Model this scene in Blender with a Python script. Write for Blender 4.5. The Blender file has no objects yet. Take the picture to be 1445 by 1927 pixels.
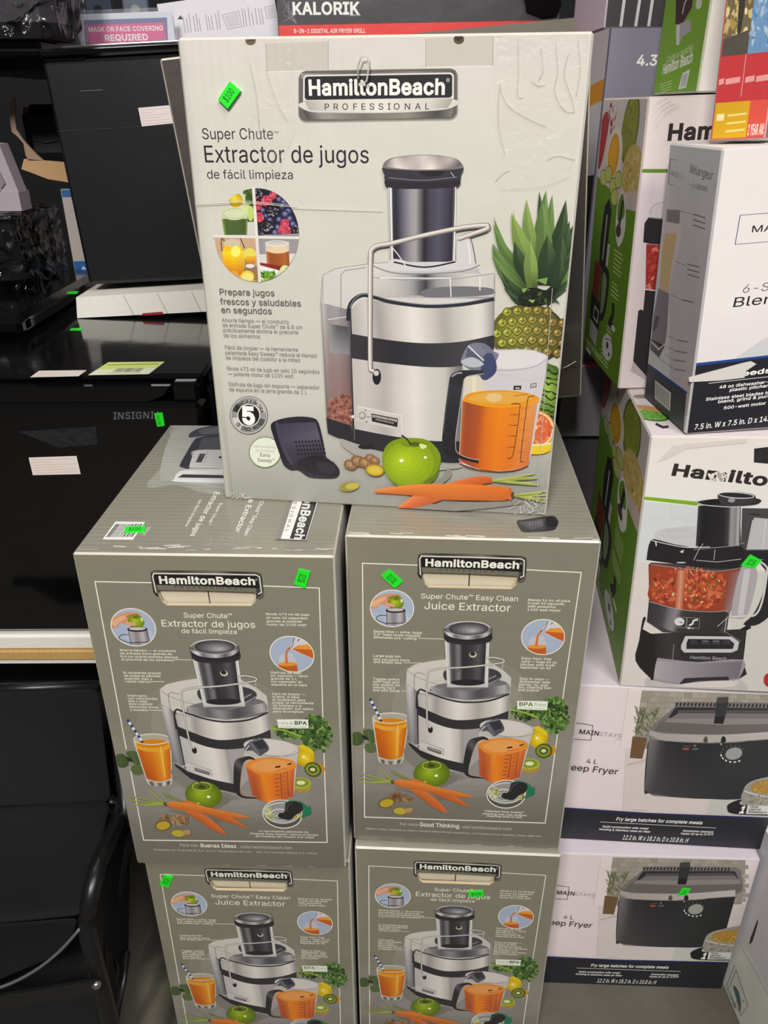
import bpy, math, random
import numpy as np
from mathutils import Vector, Matrix

random.seed(7)
S = bpy.context.scene
COL = S.collection

# ------------------------------------------------------------------ camera
CAM_Z, PITCH, ROLL, FPX = 1.2663, 0.4715, -0.0042, 1494.8
IW, IH = 1445.0, 1927.0
_cp, _sp = math.cos(PITCH), math.sin(PITCH)
_f = np.array([0, _cp, -_sp]); _u0 = np.array([0, _sp, _cp]); _r0 = np.array([1.0, 0, 0])
_cr, _sr = math.cos(ROLL), math.sin(ROLL)
CR = _cr*_r0 + _sr*_u0
CU = -_sr*_r0 + _cr*_u0
CF = _f
EYE = np.array([0, 0, CAM_Z])
cam_d = bpy.data.cameras.new('camera'); cam = bpy.data.objects.new('camera', cam_d); COL.objects.link(cam)
cam_d.sensor_fit = 'HORIZONTAL'; cam_d.sensor_width = 36.0; cam_d.lens = FPX*36.0/IW
cam_d.clip_start = 0.02; cam_d.clip_end = 60
cam.matrix_world = Matrix(((CR[0], CU[0], -CF[0], 0), (CR[1], CU[1], -CF[1], 0), (CR[2], CU[2], -CF[2], CAM_Z), (0, 0, 0, 1)))
S.camera = cam

# ------------------------------------------------------------------ exposure, world, lamps
S.view_settings.view_transform = 'Standard'; S.view_settings.look = 'None'
S.view_settings.exposure = 0.27; S.view_settings.gamma = 1.0
S.view_settings.use_curve_mapping = False
W = bpy.data.worlds.new('world'); S.world = W; W.use_nodes = True
bg = W.node_tree.nodes['Background']; bg.inputs[0].default_value = (0.86, 0.88, 1.0, 1); bg.inputs[1].default_value = 0.05

def area(name, loc, target, size, power, color=(1, 1, 1), size_y=None):
    l = bpy.data.lights.new(name, 'AREA'); l.energy = power; l.color = color; l.size = size
    if size_y: l.shape = 'RECTANGLE'; l.size_y = size_y
    o = bpy.data.objects.new(name, l); COL.objects.link(o); o.location = loc
    o.rotation_euler = (Vector(target)-Vector(loc)).to_track_quat('-Z', 'Y').to_euler()
    return o
area('high_bay_light', (-.55, -1.5, 3.0), (0, .9, 1.0), .4, 72, (1, .968, .905))
area('right_fill_light', (1.0, -1.3, 3.8), (.5, .9, .8), 1.2, 70, (1, .96, .97), 2.0)  # added overhead fill, placed to brighten the right-hand boxes
area('ceiling_light_rear', (-.9, 2.0, 3.6), (-.6, 1.4, 1.0), 1.2, 10, (.95, .96, 1), .5)

# ------------------------------------------------------------------ helpers: projection used to read print layouts off flat faces
def at(px, py, Y=None, Z=None, X=None):
    d = CF + CR*((px-IW/2)/FPX) - CU*((py-IH/2)/FPX)
    t = Y/d[1] if Y is not None else ((Z-CAM_Z)/d[2] if Z is not None else X/d[0])
    return EYE + t*d
def proj(p):
    q = np.array(p)-EYE; z = q@CF
    return (IW/2+FPX*(q@CR)/z, IH/2-FPX*(q@CU)/z)

def lin(c):
    r = []
    for v in c[:3]:
        v = max(0., min(255., v))/255.
        r.append(v/12.92 if v <= .04045 else ((v+.055)/1.055)**2.4)
    return (r[0], r[1], r[2], 1.0)
def mixc(a, b, t): return tuple(a[i]+(b[i]-a[i])*t for i in range(3))
def jit(c, k):
    d = random.uniform(-k, k)*.85
    return tuple(v+d+random.uniform(-k, k)*.25 for v in c)

# ------------------------------------------------------------------ materials
MATS = {}
def mat(name, color=None, rough=.5, metal=0, coat=0, spec=.5, bump=None, attr=False, alpha=None, trans=0, coat_rough=.08, vary=0.0):
    if name in MATS: return MATS[name]
    m = bpy.data.materials.new(name); m.use_nodes = True; nt = m.node_tree; N = nt.nodes; L = nt.links
    b = N['Principled BSDF']
    b.inputs['Roughness'].default_value = rough; b.inputs['Metallic'].default_value = metal
    b.inputs['Coat Weight'].default_value = coat; b.inputs['Coat Roughness'].default_value = coat_rough
    b.inputs['Specular IOR Level'].default_value = spec
    if trans: b.inputs['Transmission Weight'].default_value = trans
    if alpha is not None: b.inputs['Alpha'].default_value = alpha
    tc = N.new('ShaderNodeTexCoord')
    if attr:
        a = N.new('ShaderNodeAttribute'); a.attribute_name = 'print'
        src = a.outputs['Color']
    else:
        rgb = N.new('ShaderNodeRGB'); rgb.outputs[0].default_value = lin(color); src = rgb.outputs[0]
    if vary:
        nz = N.new('ShaderNodeTexNoise'); nz.inputs['Scale'].default_value = 9; nz.inputs['Detail'].default_value = 6
        L.new(tc.outputs['Object'], nz.inputs['Vector'])
        mr = N.new('ShaderNodeMapRange'); mr.inputs[3].default_value = 1-vary; mr.inputs[4].default_value = 1+vary
        L.new(nz.outputs[0], mr.inputs[0])
        mx = N.new('ShaderNodeVectorMath'); mx.operation = 'SCALE'
        L.new(src, mx.inputs[0]); L.new(mr.outputs[0], mx.inputs['Scale']); src = mx.outputs[0]
    L.new(src, b.inputs['Base Color'])
    if bump:
        h = None
        for (kind, scale, amp) in bump:
            if kind == 'noise':
                t = N.new('ShaderNodeTexNoise'); t.inputs['Scale'].default_value = scale; t.inputs['Detail'].default_value = 3
            elif kind == 'wrinkle':
                t = N.new('ShaderNodeTexNoise'); t.inputs['Scale'].default_value = scale; t.inputs['Detail'].default_value = 2
                t.inputs['Distortion'].default_value = 2.5
            else:
                t = N.new('ShaderNodeTexWave'); t.wave_type = 'BANDS'; t.bands_direction = kind; t.inputs['Scale'].default_value = scale
                t.inputs['Distortion'].default_value = .6; t.inputs['Detail'].default_value = 1
            L.new(tc.outputs['Object'], t.inputs['Vector'])
            mm = N.new('ShaderNodeMath'); mm.operation = 'MULTIPLY'; mm.inputs[1].default_value = amp
            L.new(t.outputs[0] if kind in ('noise', 'wrinkle') else t.outputs['Fac'], mm.inputs[0])
            if h is None: h = mm.outputs[0]
            else:
                ad = N.new('ShaderNodeMath'); L.new(h, ad.inputs[0]); L.new(mm.outputs[0], ad.inputs[1]); h = ad.outputs[0]
        bp = N.new('ShaderNodeBump'); bp.inputs['Strength'].default_value = 1; bp.inputs['Distance'].default_value = 1
        L.new(h, bp.inputs['Height']); L.new(bp.outputs[0], b.inputs['Normal'])
        if coat: L.new(bp.outputs[0], b.inputs['Coat Normal'])
    MATS[name] = m
    return m

CARTON = mat('carton_print', rough=.42, coat=.35, coat_rough=.12, attr=True, bump=[('noise', 7, .004), ('X', 38, .00010)])
GLOSSY = mat('glossy_carton_print', rough=.38, coat=.5, coat_rough=.10, attr=True, bump=[('noise', 9, .003), ('noise', 40, .0003), ('Y', 38, .00012)])
PAPER = mat('plain_print', rough=.5, attr=True, bump=[('noise', 14, .0015)])
STICK = mat('sticker_print', rough=.45, attr=True)
RAW = mat('raw_cardboard', (196, 180, 148), .85, vary=.12, bump=[('noise', 90, .0006)])
BLACKGLOSS = mat('black_gloss_plastic', (9, 9, 11), .12, coat=.4, bump=[('noise', 6, .0012)])
BLACKSATIN = mat('black_satin_metal', (24, 24, 26), .42, spec=.4, bump=[('noise', 130, .00015), ('noise', 5, .002)], vary=.1)
BLACKPL = mat('black_plastic', (14, 14, 15), .4)
FABRIC = mat('black_fabric', (24, 24, 25), .9, spec=.2, bump=[('noise', 500, .0004), ('noise', 12, .004)], vary=.15)
BLACKTUBE = mat('black_powder_coat', (20, 20, 21), .35)
STEEL = mat('bright_steel', (190, 190, 188), .3, metal=1)
BLUESTEEL = mat('blue_grey_painted_steel', (88, 98, 112), .45, vary=.1)
FOAM = mat('white_foam', (236, 233, 224), .8, vary=.05, bump=[('noise', 160, .0006)])
PINKFOAM = mat('grey_pink_foam', (168, 156, 164), .85, vary=.06)
WOOD = mat('raw_wood', (196, 158, 96), .7, vary=.18, bump=[('X', 30, .0004)])
BROWN = mat('brown_cardboard', (120, 98, 82), .85, vary=.1)
def film_mat(name, fac, bump):
    m = mat(name, (230, 230, 236), .2, bump=bump); nt = m.node_tree; N = nt.nodes; L = nt.links
    b = N['Principled BSDF']; out = N['Material Output']
    g = N.new('ShaderNodeBsdfGlossy'); g.inputs['Roughness'].default_value = .12; t = N.new('ShaderNodeBsdfTransparent'); x = N.new('ShaderNodeMixShader'); f = N.new('ShaderNodeLayerWeight'); f.inputs[0].default_value = fac
    nl = b.inputs['Normal'].links[0].from_socket; L.new(nl, g.inputs['Normal']); L.new(nl, f.inputs['Normal'])
    L.new(f.outputs['Fresnel'], x.inputs[0]); L.new(t.outputs[0], x.inputs[1]); L.new(g.outputs[0], x.inputs[2]); L.new(x.outputs[0], out.inputs['Surface'])
    return m
WRAP = film_mat('clear_wrap', .28, [('wrinkle', 9, .012), ('wrinkle', 34, .003)])
TAPE = mat('clear_tape', (228, 224, 214), .15, alpha=.06, bump=[('wrinkle', 22, .006), ('wrinkle', 60, .002)])
CONCRETE = mat('concrete', (92, 88, 78), .75, vary=.3, bump=[('noise', 60, .0012)])
DARKWALL = mat('dark_wall', (16, 16, 20), .8, vary=.2)

# ------------------------------------------------------------------ mesh builder
class MB:
    def __init__(s): s.v = []; s.f = []; s.c = []; s.m = []; s.mats = []
    def mi(s, m):
        if m not in s.mats: s.mats.append(m)
        return s.mats.index(m)
    def poly(s, pts, m, col=(255, 255, 255)):
        b = len(s.v); s.v.extend([tuple(map(float, p)) for p in pts]); s.f.append(tuple(range(b, b+len(pts))))
        s.m.append(s.mi(m))
        if len(col) and isinstance(col[0], (tuple, list)): s.c.append([lin(c) for c in col])
        else: s.c.append([lin(col)]*len(pts))
    def mesh(s, vs, fs, m, col=(255, 255, 255)):
        b = len(s.v); s.v.extend([tuple(map(float, p)) for p in vs]); k = s.mi(m); c = lin(col)
        for f in fs: s.f.append(tuple(i+b for i in f)); s.m.append(k); s.c.append([c]*len(f))
    def box(s, lo, hi, m, col=(255, 255, 255), bev=0.0):
        x0, y0, z0 = lo; x1, y1, z1 = hi
        s.cbox(((x0+x1)/2, (y0+y1)/2, z0), x1-x0, y1-y0, z1-z0, bev or 1e-4, {}, col, m, default=col)
    def cbox(s, base, w, d, h, b, cols, edge, m, default=(200, 200, 200), skip=(), edge_m=None):
        bx, by, bz = base; X, Y, Z = w/2, d/2, h
        edge_m = edge_m or m
        P = lambda x, y, z: (bx+x, by+y, bz+z)
        zs = (0, Z)
        def face(nm, pts):
            if nm not in skip: s.poly(pts, m, cols.get(nm, default))
        face('front', [P(-X+b, -Y, b), P(X-b, -Y, b), P(X-b, -Y, Z-b), P(-X+b, -Y, Z-b)])
        face('back', [P(X-b, Y, b), P(-X+b, Y, b), P(-X+b, Y, Z-b), P(X-b, Y, Z-b)])
        face('left', [P(-X, Y-b, b), P(-X, -Y+b, b), P(-X, -Y+b, Z-b), P(-X, Y-b, Z-b)])
        face('right', [P(X, -Y+b, b), P(X, Y-b, b), P(X, Y-b, Z-b), P(X, -Y+b, Z-b)])
        face('top', [P(-X+b, -Y+b, Z), P(X-b, -Y+b, Z), P(X-b, Y-b, Z), P(-X+b, Y-b, Z)])
        face('bottom', [P(-X+b, Y-b, 0), P(X-b, Y-b, 0), P(X-b, -Y+b, 0), P(-X+b, -Y+b, 0)])
        E = lambda pts: s.poly(pts, edge_m, edge)
        # edges
        E([P(-X+b, -Y, Z-b), P(X-b, -Y, Z-b), P(X-b, -Y+b, Z), P(-X+b, -Y+b, Z)])
        E([P(X-b, Y, Z-b), P(-X+b, Y, Z-b), P(-X+b, Y-b, Z), P(X-b, Y-b, Z)])
        E([P(-X, Y-b, Z-b), P(-X, -Y+b, Z-b), P(-X+b, -Y+b, Z), P(-X+b, Y-b, Z)])
        E([P(X, -Y+b, Z-b), P(X, Y-b, Z-b), P(X-b, Y-b, Z), P(X-b, -Y+b, Z)])
        E([P(-X+b, -Y+b, 0), P(X-b, -Y+b, 0), P(X-b, -Y, b), P(-X+b, -Y, b)])
        E([P(X-b, Y-b, 0), P(-X+b, Y-b, 0), P(-X+b, Y, b), P(X-b, Y, b)])
        E([P(-X+b, Y-b, 0), P(-X+b, -Y+b, 0), P(-X, -Y+b, b), P(-X, Y-b, b)])
        E([P(X-b, -Y+b, 0), P(X-b, Y-b, 0), P(X, Y-b, b), P(X, -Y+b, b)])
        E([P(-X, -Y+b, b), P(-X+b, -Y, b), P(-X+b, -Y, Z-b), P(-X, -Y+b, Z-b)])
        E([P(X-b, -Y, b), P(X, -Y+b, b), P(X, -Y+b, Z-b), P(X-b, -Y, Z-b)])
        E([P(X, Y-b, b), P(X-b, Y, b), P(X-b, Y, Z-b), P(X, Y-b, Z-b)])
        E([P(-X+b, Y, b), P(-X, Y-b, b), P(-X, Y-b, Z-b), P(-X+b, Y, Z-b)])
        for sx in (-1, 1):
            for sy in (-1, 1):
                for z, k in ((Z, 1), (0, -1)):
                    zz = z-b*k
                    t = [P(sx*X, sy*(Y-b), zz), P(sx*(X-b), sy*Y, zz), P(sx*(X-b), sy*(Y-b), z)]
                    if sx*sy*k > 0: pass
                    else: t.reverse()
                    E(t)
    def tube(s, path, r, m, n=8, col=(255, 255, 255), cap=True):
        path = [Vector(p) for p in path]; rs = r if isinstance(r, (list, tuple)) else [r]*len(path)
        rings = []; up = Vector((.13, .31, .94)).normalized()
        for i, p in enumerate(path):
            t = (path[min(i+1, len(path)-1)]-path[max(i-1, 0)]).normalized()
            a = t.cross(up)
            if a.length < 1e-3: a = t.cross(Vector((1, 0, 0)))
            a.normalize(); b = t.cross(a)
            rings.append([p+(a*math.cos(2*math.pi*k/n)+b*math.sin(2*math.pi*k/n))*rs[i] for k in range(n)])
        vs = [tuple(v) for R_ in rings for v in R_]; fs = []
        for i in range(len(rings)-1):
            for k in range(n):
                fs.append((i*n+k, i*n+(k+1) % n, (i+1)*n+(k+1) % n, (i+1)*n+k))
        if cap: fs.append(tuple(reversed(range(n)))); fs.append(tuple(range((len(rings)-1)*n, len(rings)*n)))
        s.mesh(vs, fs, m, col)
    def prism(s, pts, nvec, m, col=(255, 255, 255)):
        n = len(pts); a = [np.array(p, float) for p in pts]; b = [p+np.array(nvec, float) for p in a]
        s.mesh(a+b, [tuple(reversed(range(n))), tuple(range(n, 2*n))]+[(i, (i+1) % n, n+(i+1) % n, n+i) for i in range(n)], m, col)
    def build(s, name, parent=None, smooth=False, bevel=None):
        me = bpy.data.meshes.new(name); me.from_pydata(s.v, [], s.f)
        for m in s.mats: me.materials.append(m)
        me.polygons.foreach_set('material_index', s.m)
        ca = me.color_attributes.new('print', 'FLOAT_COLOR', 'CORNER')
        flat = [x for f in s.c for c in f for x in c]
        ca.data.foreach_set('color', flat)
        if smooth: me.polygons.foreach_set('use_smooth', [True]*len(me.polygons))
        me.update()
        o = bpy.data.objects.new(name, me); COL.objects.link(o)
        if parent: o.parent = parent
        if bevel:
            md = o.modifiers.new('bevel', 'BEVEL'); md.width = bevel; md.segments = 3; md.limit_method = 'ANGLE'
        return o

def tag(o, label, cat, group=None):
    o['label'] = label; o['category'] = cat
    if group: o['group'] = group
    return o
def thing(name, label, cat, loc=(0, 0, 0), yaw=0, tilt=0, group=None):
    o = bpy.data.objects.new(name, None); COL.objects.link(o); o.empty_display_size = .05
    # tilt rolls the thing in the plane of its front (right end up)
    o.rotation_mode = 'XYZ'
    o.matrix_world = Matrix.Translation(Vector(loc)) @ Matrix.Rotation(yaw, 4, 'Z') @ Matrix.Rotation(-tilt, 4, 'Y')
    return tag(o, label, cat, group)

# ------------------------------------------------------------------ lettering: letter outlines (open-licence sans), delta coded
# the list holds, letter by letter: advance, outlines, then per outline the point count, first point and steps (1/250 em)
LETTERS = '"$%&,-.0123456789ABCDEFGHIJKLMNOPQRSTUVWYabcdefghijklmnopqrstuvwxyzáéÑÍ™•—° '
OUTLINES = [
80,2,4,20,80,-2,47,16,0,-2,-47,4,48,80,-2,47,16,0,-1,-47,112,2,4,50,-18,0,164,11,0,0,-164,92,56,-2,-9,0,-8,2,-7,2,-6,4,-6,4,-4,5,-4,6,-2,6,0,7,16,0,2,-6,3,-6,5,-4,6,-4,6,-1,8,-1,6,
0,4,2,6,1,6,3,4,5,4,5,0,7,0,5,-3,4,-4,4,-5,3,-6,3,-7,2,-15,4,-10,3,-8,5,-6,4,-5,6,-3,7,-1,8,1,7,2,6,2,6,5,5,5,4,6,3,8,3,6,1,9,1,8,-1,7,-1,7,-3,6,-3,5,-4,4,-5,4,-6,2,-5,0,-7,-16,0,
-1,6,-3,6,-4,4,-6,2,-6,2,-8,0,-8,0,-6,-2,-6,-3,-4,-5,-2,-4,-1,-6,1,-6,2,-4,5,-4,5,-3,6,-2,5,-1,13,-4,6,-2,6,-2,6,-3,6,-3,4,-5,4,-5,2,-5,2,-5,0,-6,0,-6,-2,-6,-4,-6,-4,-6,-5,-4,-6,-4,
-7,-2,-9,-2,169,5,26,44,70,-8,2,-6,2,-5,4,-3,6,-2,6,-2,7,0,6,2,7,2,6,4,6,4,4,6,2,8,1,8,-1,6,-2,4,-4,4,-6,2,-6,1,-7,0,-6,-1,-7,-2,-6,-4,-6,-4,-4,-6,-2,18,44,82,6,1,3,3,2,6,1,5,0,6,
-1,5,-2,6,-3,3,-6,1,-6,-1,-4,-3,-2,-6,0,-5,0,-6,0,-5,2,-6,4,-3,26,126,-2,-8,0,-6,3,-6,5,-3,4,-2,7,-1,7,0,6,1,7,2,6,3,5,6,4,6,4,8,0,7,0,6,-4,5,-4,4,-5,2,-6,0,-7,0,-6,0,-7,-2,-7,-4,
-4,-5,-5,-7,-3,18,126,8,5,2,3,3,2,5,1,6,0,6,-1,6,-2,4,-3,4,-5,1,-6,-1,-4,-4,-2,-4,-1,-6,0,-6,1,-6,2,-5,4,-3,4,33,0,87,127,15,0,-87,-127,112,1,107,49,-2,-8,1,-7,1,-6,3,-6,3,-4,4,-4,
6,-4,5,-1,6,-1,7,2,7,2,7,4,5,5,5,5,4,4,4,5,4,19,14,2,2,3,2,3,2,2,4,1,3,1,4,-2,6,-2,5,-6,2,-6,1,-4,-1,-4,0,-4,-3,-2,-3,-2,-4,0,-4,0,-5,2,-4,3,-5,3,-4,4,-6,5,-5,59,-71,-19,0,-48,58,
-13,15,-3,5,-3,4,-2,4,-2,6,-1,8,1,5,0,5,2,4,6,6,6,4,4,2,6,2,6,0,6,0,6,-2,4,-2,6,-4,5,-5,3,-7,1,-7,-1,-5,-1,-6,-3,-4,-3,-5,-5,-4,-4,-4,-26,-19,-4,-4,-4,-3,-2,-3,-3,-6,-1,-5,1,-6,3,
-5,3,-4,5,-4,6,-2,6,0,8,0,7,3,5,2,4,3,4,4,2,4,4,4,2,6,2,6,1,6,0,6,15,0,0,-8,-2,-6,-1,-6,-3,-8,-4,-5,-2,-4,-4,-3,-3,-4,-4,-4,-5,-4,-6,-2,-6,-2,-6,-2,47,1,4,10,-30,7,48,17,0,-13,-48,
114,1,4,84,61,0,-14,-56,0,0,14,47,1,16,24,-1,-4,1,-4,2,-3,4,-1,4,1,4,3,4,4,3,4,1,4,-1,4,-3,2,-4,2,-4,-2,-4,-2,-4,-4,-2,114,2,36,56,-2,-8,1,-8,3,-8,4,-6,6,-5,8,-4,8,-3,10,-2,12,0,14,
0,12,2,12,4,10,4,10,4,7,6,6,8,5,8,2,8,1,10,-1,8,-2,6,-5,7,-6,5,-7,4,-10,3,-10,1,-12,2,-12,-2,-14,-1,-12,-3,-10,-4,-8,-5,-8,-6,-6,-7,-4,-8,-3,36,56,12,6,1,6,2,4,3,4,5,4,6,2,7,2,8,2,
10,0,10,0,10,-2,9,-2,8,-2,7,-4,6,-4,5,-4,3,-6,2,-6,1,-6,-1,-4,-2,-5,-3,-5,-5,-2,-6,-3,-7,-2,-8,-1,-9,0,-10,0,-10,1,-10,2,-8,3,-7,2,-6,5,-5,5,-3,4,-2,114,2,4,19,0,0,14,79,0,0,-14,8,
69,127,0,-127,-16,0,0,112,-1,0,-30,-22,0,16,28,21,114,1,53,16,0,0,12,42,45,5,5,4,4,3,4,4,6,4,6,2,5,0,6,0,6,-3,5,-4,5,-5,3,-6,2,-6,1,-7,-1,-6,-2,-5,-4,-4,-4,-2,-6,0,-8,-16,0,1,8,1,6,
4,6,4,6,4,4,6,4,6,2,7,2,7,1,8,-1,6,-1,6,-3,6,-4,4,-4,4,-4,3,-6,1,-6,2,-7,-2,-7,-2,-6,-2,-5,-2,-5,-4,-6,-4,-5,-6,-7,-8,-7,-28,-30,0,-1,60,0,0,-14,114,1,57,54,-2,-7,1,-7,1,-7,2,-6,4,
-5,4,-4,4,-4,6,-2,6,-1,7,17,0,0,-6,4,-5,4,-4,6,-3,6,-2,6,-1,8,1,7,2,5,3,4,5,4,6,0,7,0,7,-3,6,-4,5,-7,4,-4,2,-6,2,-8,0,-11,0,0,13,33,37,0,1,-54,0,0,14,75,0,0,-12,-40,-45,0,2,9,0,8,0,
7,-3,7,-3,4,-5,4,-5,4,-6,2,-7,0,-7,0,-7,-2,-7,-4,-6,-4,-5,-5,-5,-6,-3,-7,-3,-8,-1,114,2,8,10,26,0,14,52,87,16,0,-51,-85,0,-2,77,0,0,-14,6,70,0,0,30,0,6,0,44,16,0,0,-80,114,1,64,56,
-2,-8,1,-7,1,-6,3,-5,3,-6,4,-4,5,-2,5,-2,6,-1,6,15,0,2,-5,2,-5,4,-4,6,-3,5,-2,7,-1,6,2,7,2,5,4,4,6,3,7,1,7,0,6,-2,4,-2,6,-4,5,-6,5,-6,2,-8,1,-6,-1,-6,-1,-6,-3,-4,-2,-15,1,7,64,68,0,
0,-14,-54,0,-4,-37,4,2,6,3,6,2,8,1,5,-1,5,-1,6,-2,4,-2,4,-3,4,-3,4,-5,2,-5,2,-4,2,-6,2,-5,0,-6,-1,-8,-1,-7,-4,-7,-4,-6,-5,-5,-6,-4,-7,-4,-7,-1,114,2,43,56,-2,-7,1,-7,1,-6,4,-6,4,-5,
4,-4,6,-3,8,-2,6,0,8,0,6,2,7,2,7,4,7,4,9,6,9,29,42,17,0,-42,-61,-2,0,2,2,4,4,3,2,4,2,5,2,4,0,8,0,7,-2,6,-2,5,-4,5,-4,3,-6,3,-6,1,-7,1,-7,-1,-8,-1,-8,-3,-6,-4,-6,-5,-4,-5,-4,-7,-4,
-7,-1,24,56,12,8,1,6,3,4,4,4,6,3,6,1,8,-1,7,-3,7,-4,5,-4,4,-6,3,-8,0,-6,0,-6,-3,-6,-4,-4,-5,-2,-7,-1,-7,1,-8,2,-6,4,-6,6,-4,6,-3,114,1,8,24,0,57,112,0,1,-65,0,0,14,82,0,0,-15,-57,
-112,114,3,62,56,-2,-8,1,-7,1,-7,3,-6,3,-6,4,-4,6,-2,5,-2,6,-1,7,1,5,0,5,2,5,4,6,6,5,6,4,6,2,-6,3,-4,3,-5,5,-3,5,-2,6,0,7,0,7,2,5,2,5,4,5,5,4,5,3,6,3,8,1,6,1,8,-1,6,-1,6,-3,6,-3,4,
-4,4,-5,3,-5,2,-5,1,-7,-1,-7,-2,-6,-3,-5,-4,-5,-5,-3,-6,-3,7,-2,6,-4,5,-5,4,-6,1,-5,2,-5,0,-5,0,-7,-2,-6,-4,-5,-4,-6,-4,-4,-7,-3,-7,-3,-7,-1,25,56,12,8,1,7,2,5,3,4,5,4,5,0,6,0,8,-4,
5,-4,5,-6,4,-6,2,-8,1,-7,-1,-7,-2,-6,-4,-4,-5,-2,-5,-1,-8,1,-6,2,-5,4,-5,6,-3,4,-1,5,-2,24,56,72,7,1,5,2,5,3,4,4,2,6,1,6,-1,6,-2,5,-3,4,-5,3,-6,2,-7,1,-6,-1,-6,-2,-4,-3,-4,-4,-2,-5,
-1,-6,1,-6,2,-6,4,-4,4,-3,6,-2,114,2,43,56,129,8,-1,7,-2,7,-2,5,-4,5,-6,4,-6,3,-6,1,-8,1,-8,0,-6,-1,-6,-3,-6,-3,-8,-5,-8,-6,-10,-29,-42,-18,0,44,62,1,0,-3,-4,-2,-2,-4,-4,-4,-2,-4,
-1,-6,-1,-7,1,-7,2,-6,3,-5,3,-5,5,-4,5,-2,7,-2,6,0,8,0,8,2,6,3,7,4,6,5,5,6,4,6,2,7,2,24,56,115,-6,-1,-6,-2,-6,-4,-4,-6,-2,-6,0,-8,0,-8,2,-6,4,-6,6,-4,6,-2,6,-1,8,1,6,2,4,4,4,6,3,6,
1,8,-1,7,-3,7,-3,6,-5,4,-6,2,120,2,20,4,0,46,127,19,0,47,-127,-17,0,-27,76,-2,4,-2,6,-2,7,-2,7,-3,10,-3,10,4,0,-4,-10,-2,-10,-3,-8,-2,-6,-2,-6,-1,-4,-26,-76,4,28,36,0,14,64,0,0,-14,
114,3,34,15,0,0,127,45,0,8,-1,8,-1,6,-3,6,-2,4,-5,3,-5,3,-5,1,-5,1,-6,-1,-8,-3,-6,-2,-5,-5,-3,-5,-4,-6,-2,7,-2,6,-2,5,-5,4,-6,2,-5,2,-6,0,-6,0,-6,-2,-6,-2,-6,-4,-4,-4,-4,-6,-4,-7,
-2,-8,-2,-9,0,15,31,14,30,0,9,1,7,2,5,3,4,4,2,5,1,5,-1,6,-2,6,-4,5,-6,3,-6,3,-8,1,-31,0,15,31,72,29,0,6,0,6,2,5,4,4,4,2,5,1,6,0,5,-2,5,-4,4,-4,3,-6,2,-8,1,-29,0,128,1,78,67,-2,-11,
1,-10,3,-8,4,-8,6,-7,8,-5,9,-4,10,-3,11,-1,14,1,12,3,12,4,10,5,10,7,7,8,6,8,5,10,2,11,1,6,-1,6,0,6,-2,5,-2,6,-3,4,-3,5,-4,3,-4,4,-6,2,-5,3,-5,1,-7,-16,0,-2,6,-2,5,-4,5,-4,4,-6,3,-5,
2,-6,2,-6,0,-7,0,-8,-2,-6,-4,-6,-4,-4,-6,-5,-7,-3,-8,-2,-9,0,-10,0,-10,2,-10,4,-8,4,-6,4,-6,6,-5,6,-3,8,-2,7,-1,6,1,6,1,5,2,6,3,4,4,4,4,2,6,2,6,16,0,-1,-6,-3,-6,-2,-6,-4,-4,-3,-4,
-5,-4,-4,-4,-6,-2,-5,-3,-5,-1,-7,-2,126,2,42,54,0,-30,0,0,14,30,0,10,1,8,2,8,3,6,4,5,6,3,8,4,7,1,9,1,10,-1,10,-1,8,-3,8,-4,7,-5,5,-6,5,-8,3,-8,2,-9,1,-31,0,0,14,32,0,12,-1,10,-2,10,
-4,8,-6,7,-8,5,-8,4,-10,2,-12,2,-12,-2,-13,-2,-11,-4,-10,-5,-9,-7,-7,-8,-6,-10,-4,-11,-3,4,31,127,0,-127,-16,0,0,127,104,1,12,15,0,0,127,78,0,0,-14,-62,0,0,-41,58,0,0,-15,-58,0,0,
-43,63,0,0,-14,102,1,10,15,0,0,127,77,0,0,-14,-61,0,0,-43,55,0,0,-14,-55,0,0,-56,130,1,80,67,-2,-11,1,-10,3,-8,4,-8,6,-8,8,-4,9,-4,10,-3,12,-1,13,1,12,3,12,4,10,4,10,8,7,7,6,9,5,10,
2,10,1,7,-1,6,0,6,-2,5,-2,6,-3,5,-3,4,-4,4,-5,3,-5,3,-5,2,-6,1,-6,-16,0,-2,6,-3,5,-4,5,-4,3,-5,4,-5,2,-6,2,-7,0,-7,0,-7,-2,-6,-4,-6,-4,-5,-6,-4,-7,-3,-8,-2,-9,0,-10,0,-10,2,-10,4,
-8,4,-6,4,-6,6,-5,6,-3,8,-2,7,-1,7,1,6,2,6,2,6,4,4,4,3,5,3,6,1,7,1,6,4,0,-38,0,0,14,50,0,0,-14,-2,-10,-2,-9,-4,-9,-4,-6,-6,-6,-8,-6,-8,-3,-9,-2,129,1,12,15,0,0,127,16,0,0,-55,67,0,
0,55,16,0,0,-127,-16,0,0,58,-67,0,0,-58,75,1,12,8,0,0,14,22,0,0,99,-22,0,0,14,60,0,0,-14,-22,0,0,-99,22,0,0,-14,99,1,30,46,-2,-10,2,-10,2,-7,6,-6,8,-3,9,-2,11,0,7,16,0,0,-7,1,-7,2,
-5,3,-6,5,-3,5,-2,6,-1,6,1,6,2,4,3,4,6,2,5,0,7,0,91,16,0,0,-91,-1,-11,-3,-9,-6,-8,-8,-6,-10,-2,116,3,12,26,36,0,18,4,6,5,6,4,4,5,6,4,5,5,5,38,41,21,0,-54,-58,-1,0,7,15,0,0,127,16,0,
0,-43,0,-28,0,-8,0,-48,4,93,0,-46,65,10,13,55,-78,98,1,6,15,0,0,127,16,0,0,-113,59,0,0,-14,157,1,53,15,0,0,127,23,0,32,-80,0,-3,2,-4,3,-10,1,-4,2,-5,1,-5,1,-4,-3,0,3,8,2,10,2,5,2,5,
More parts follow.
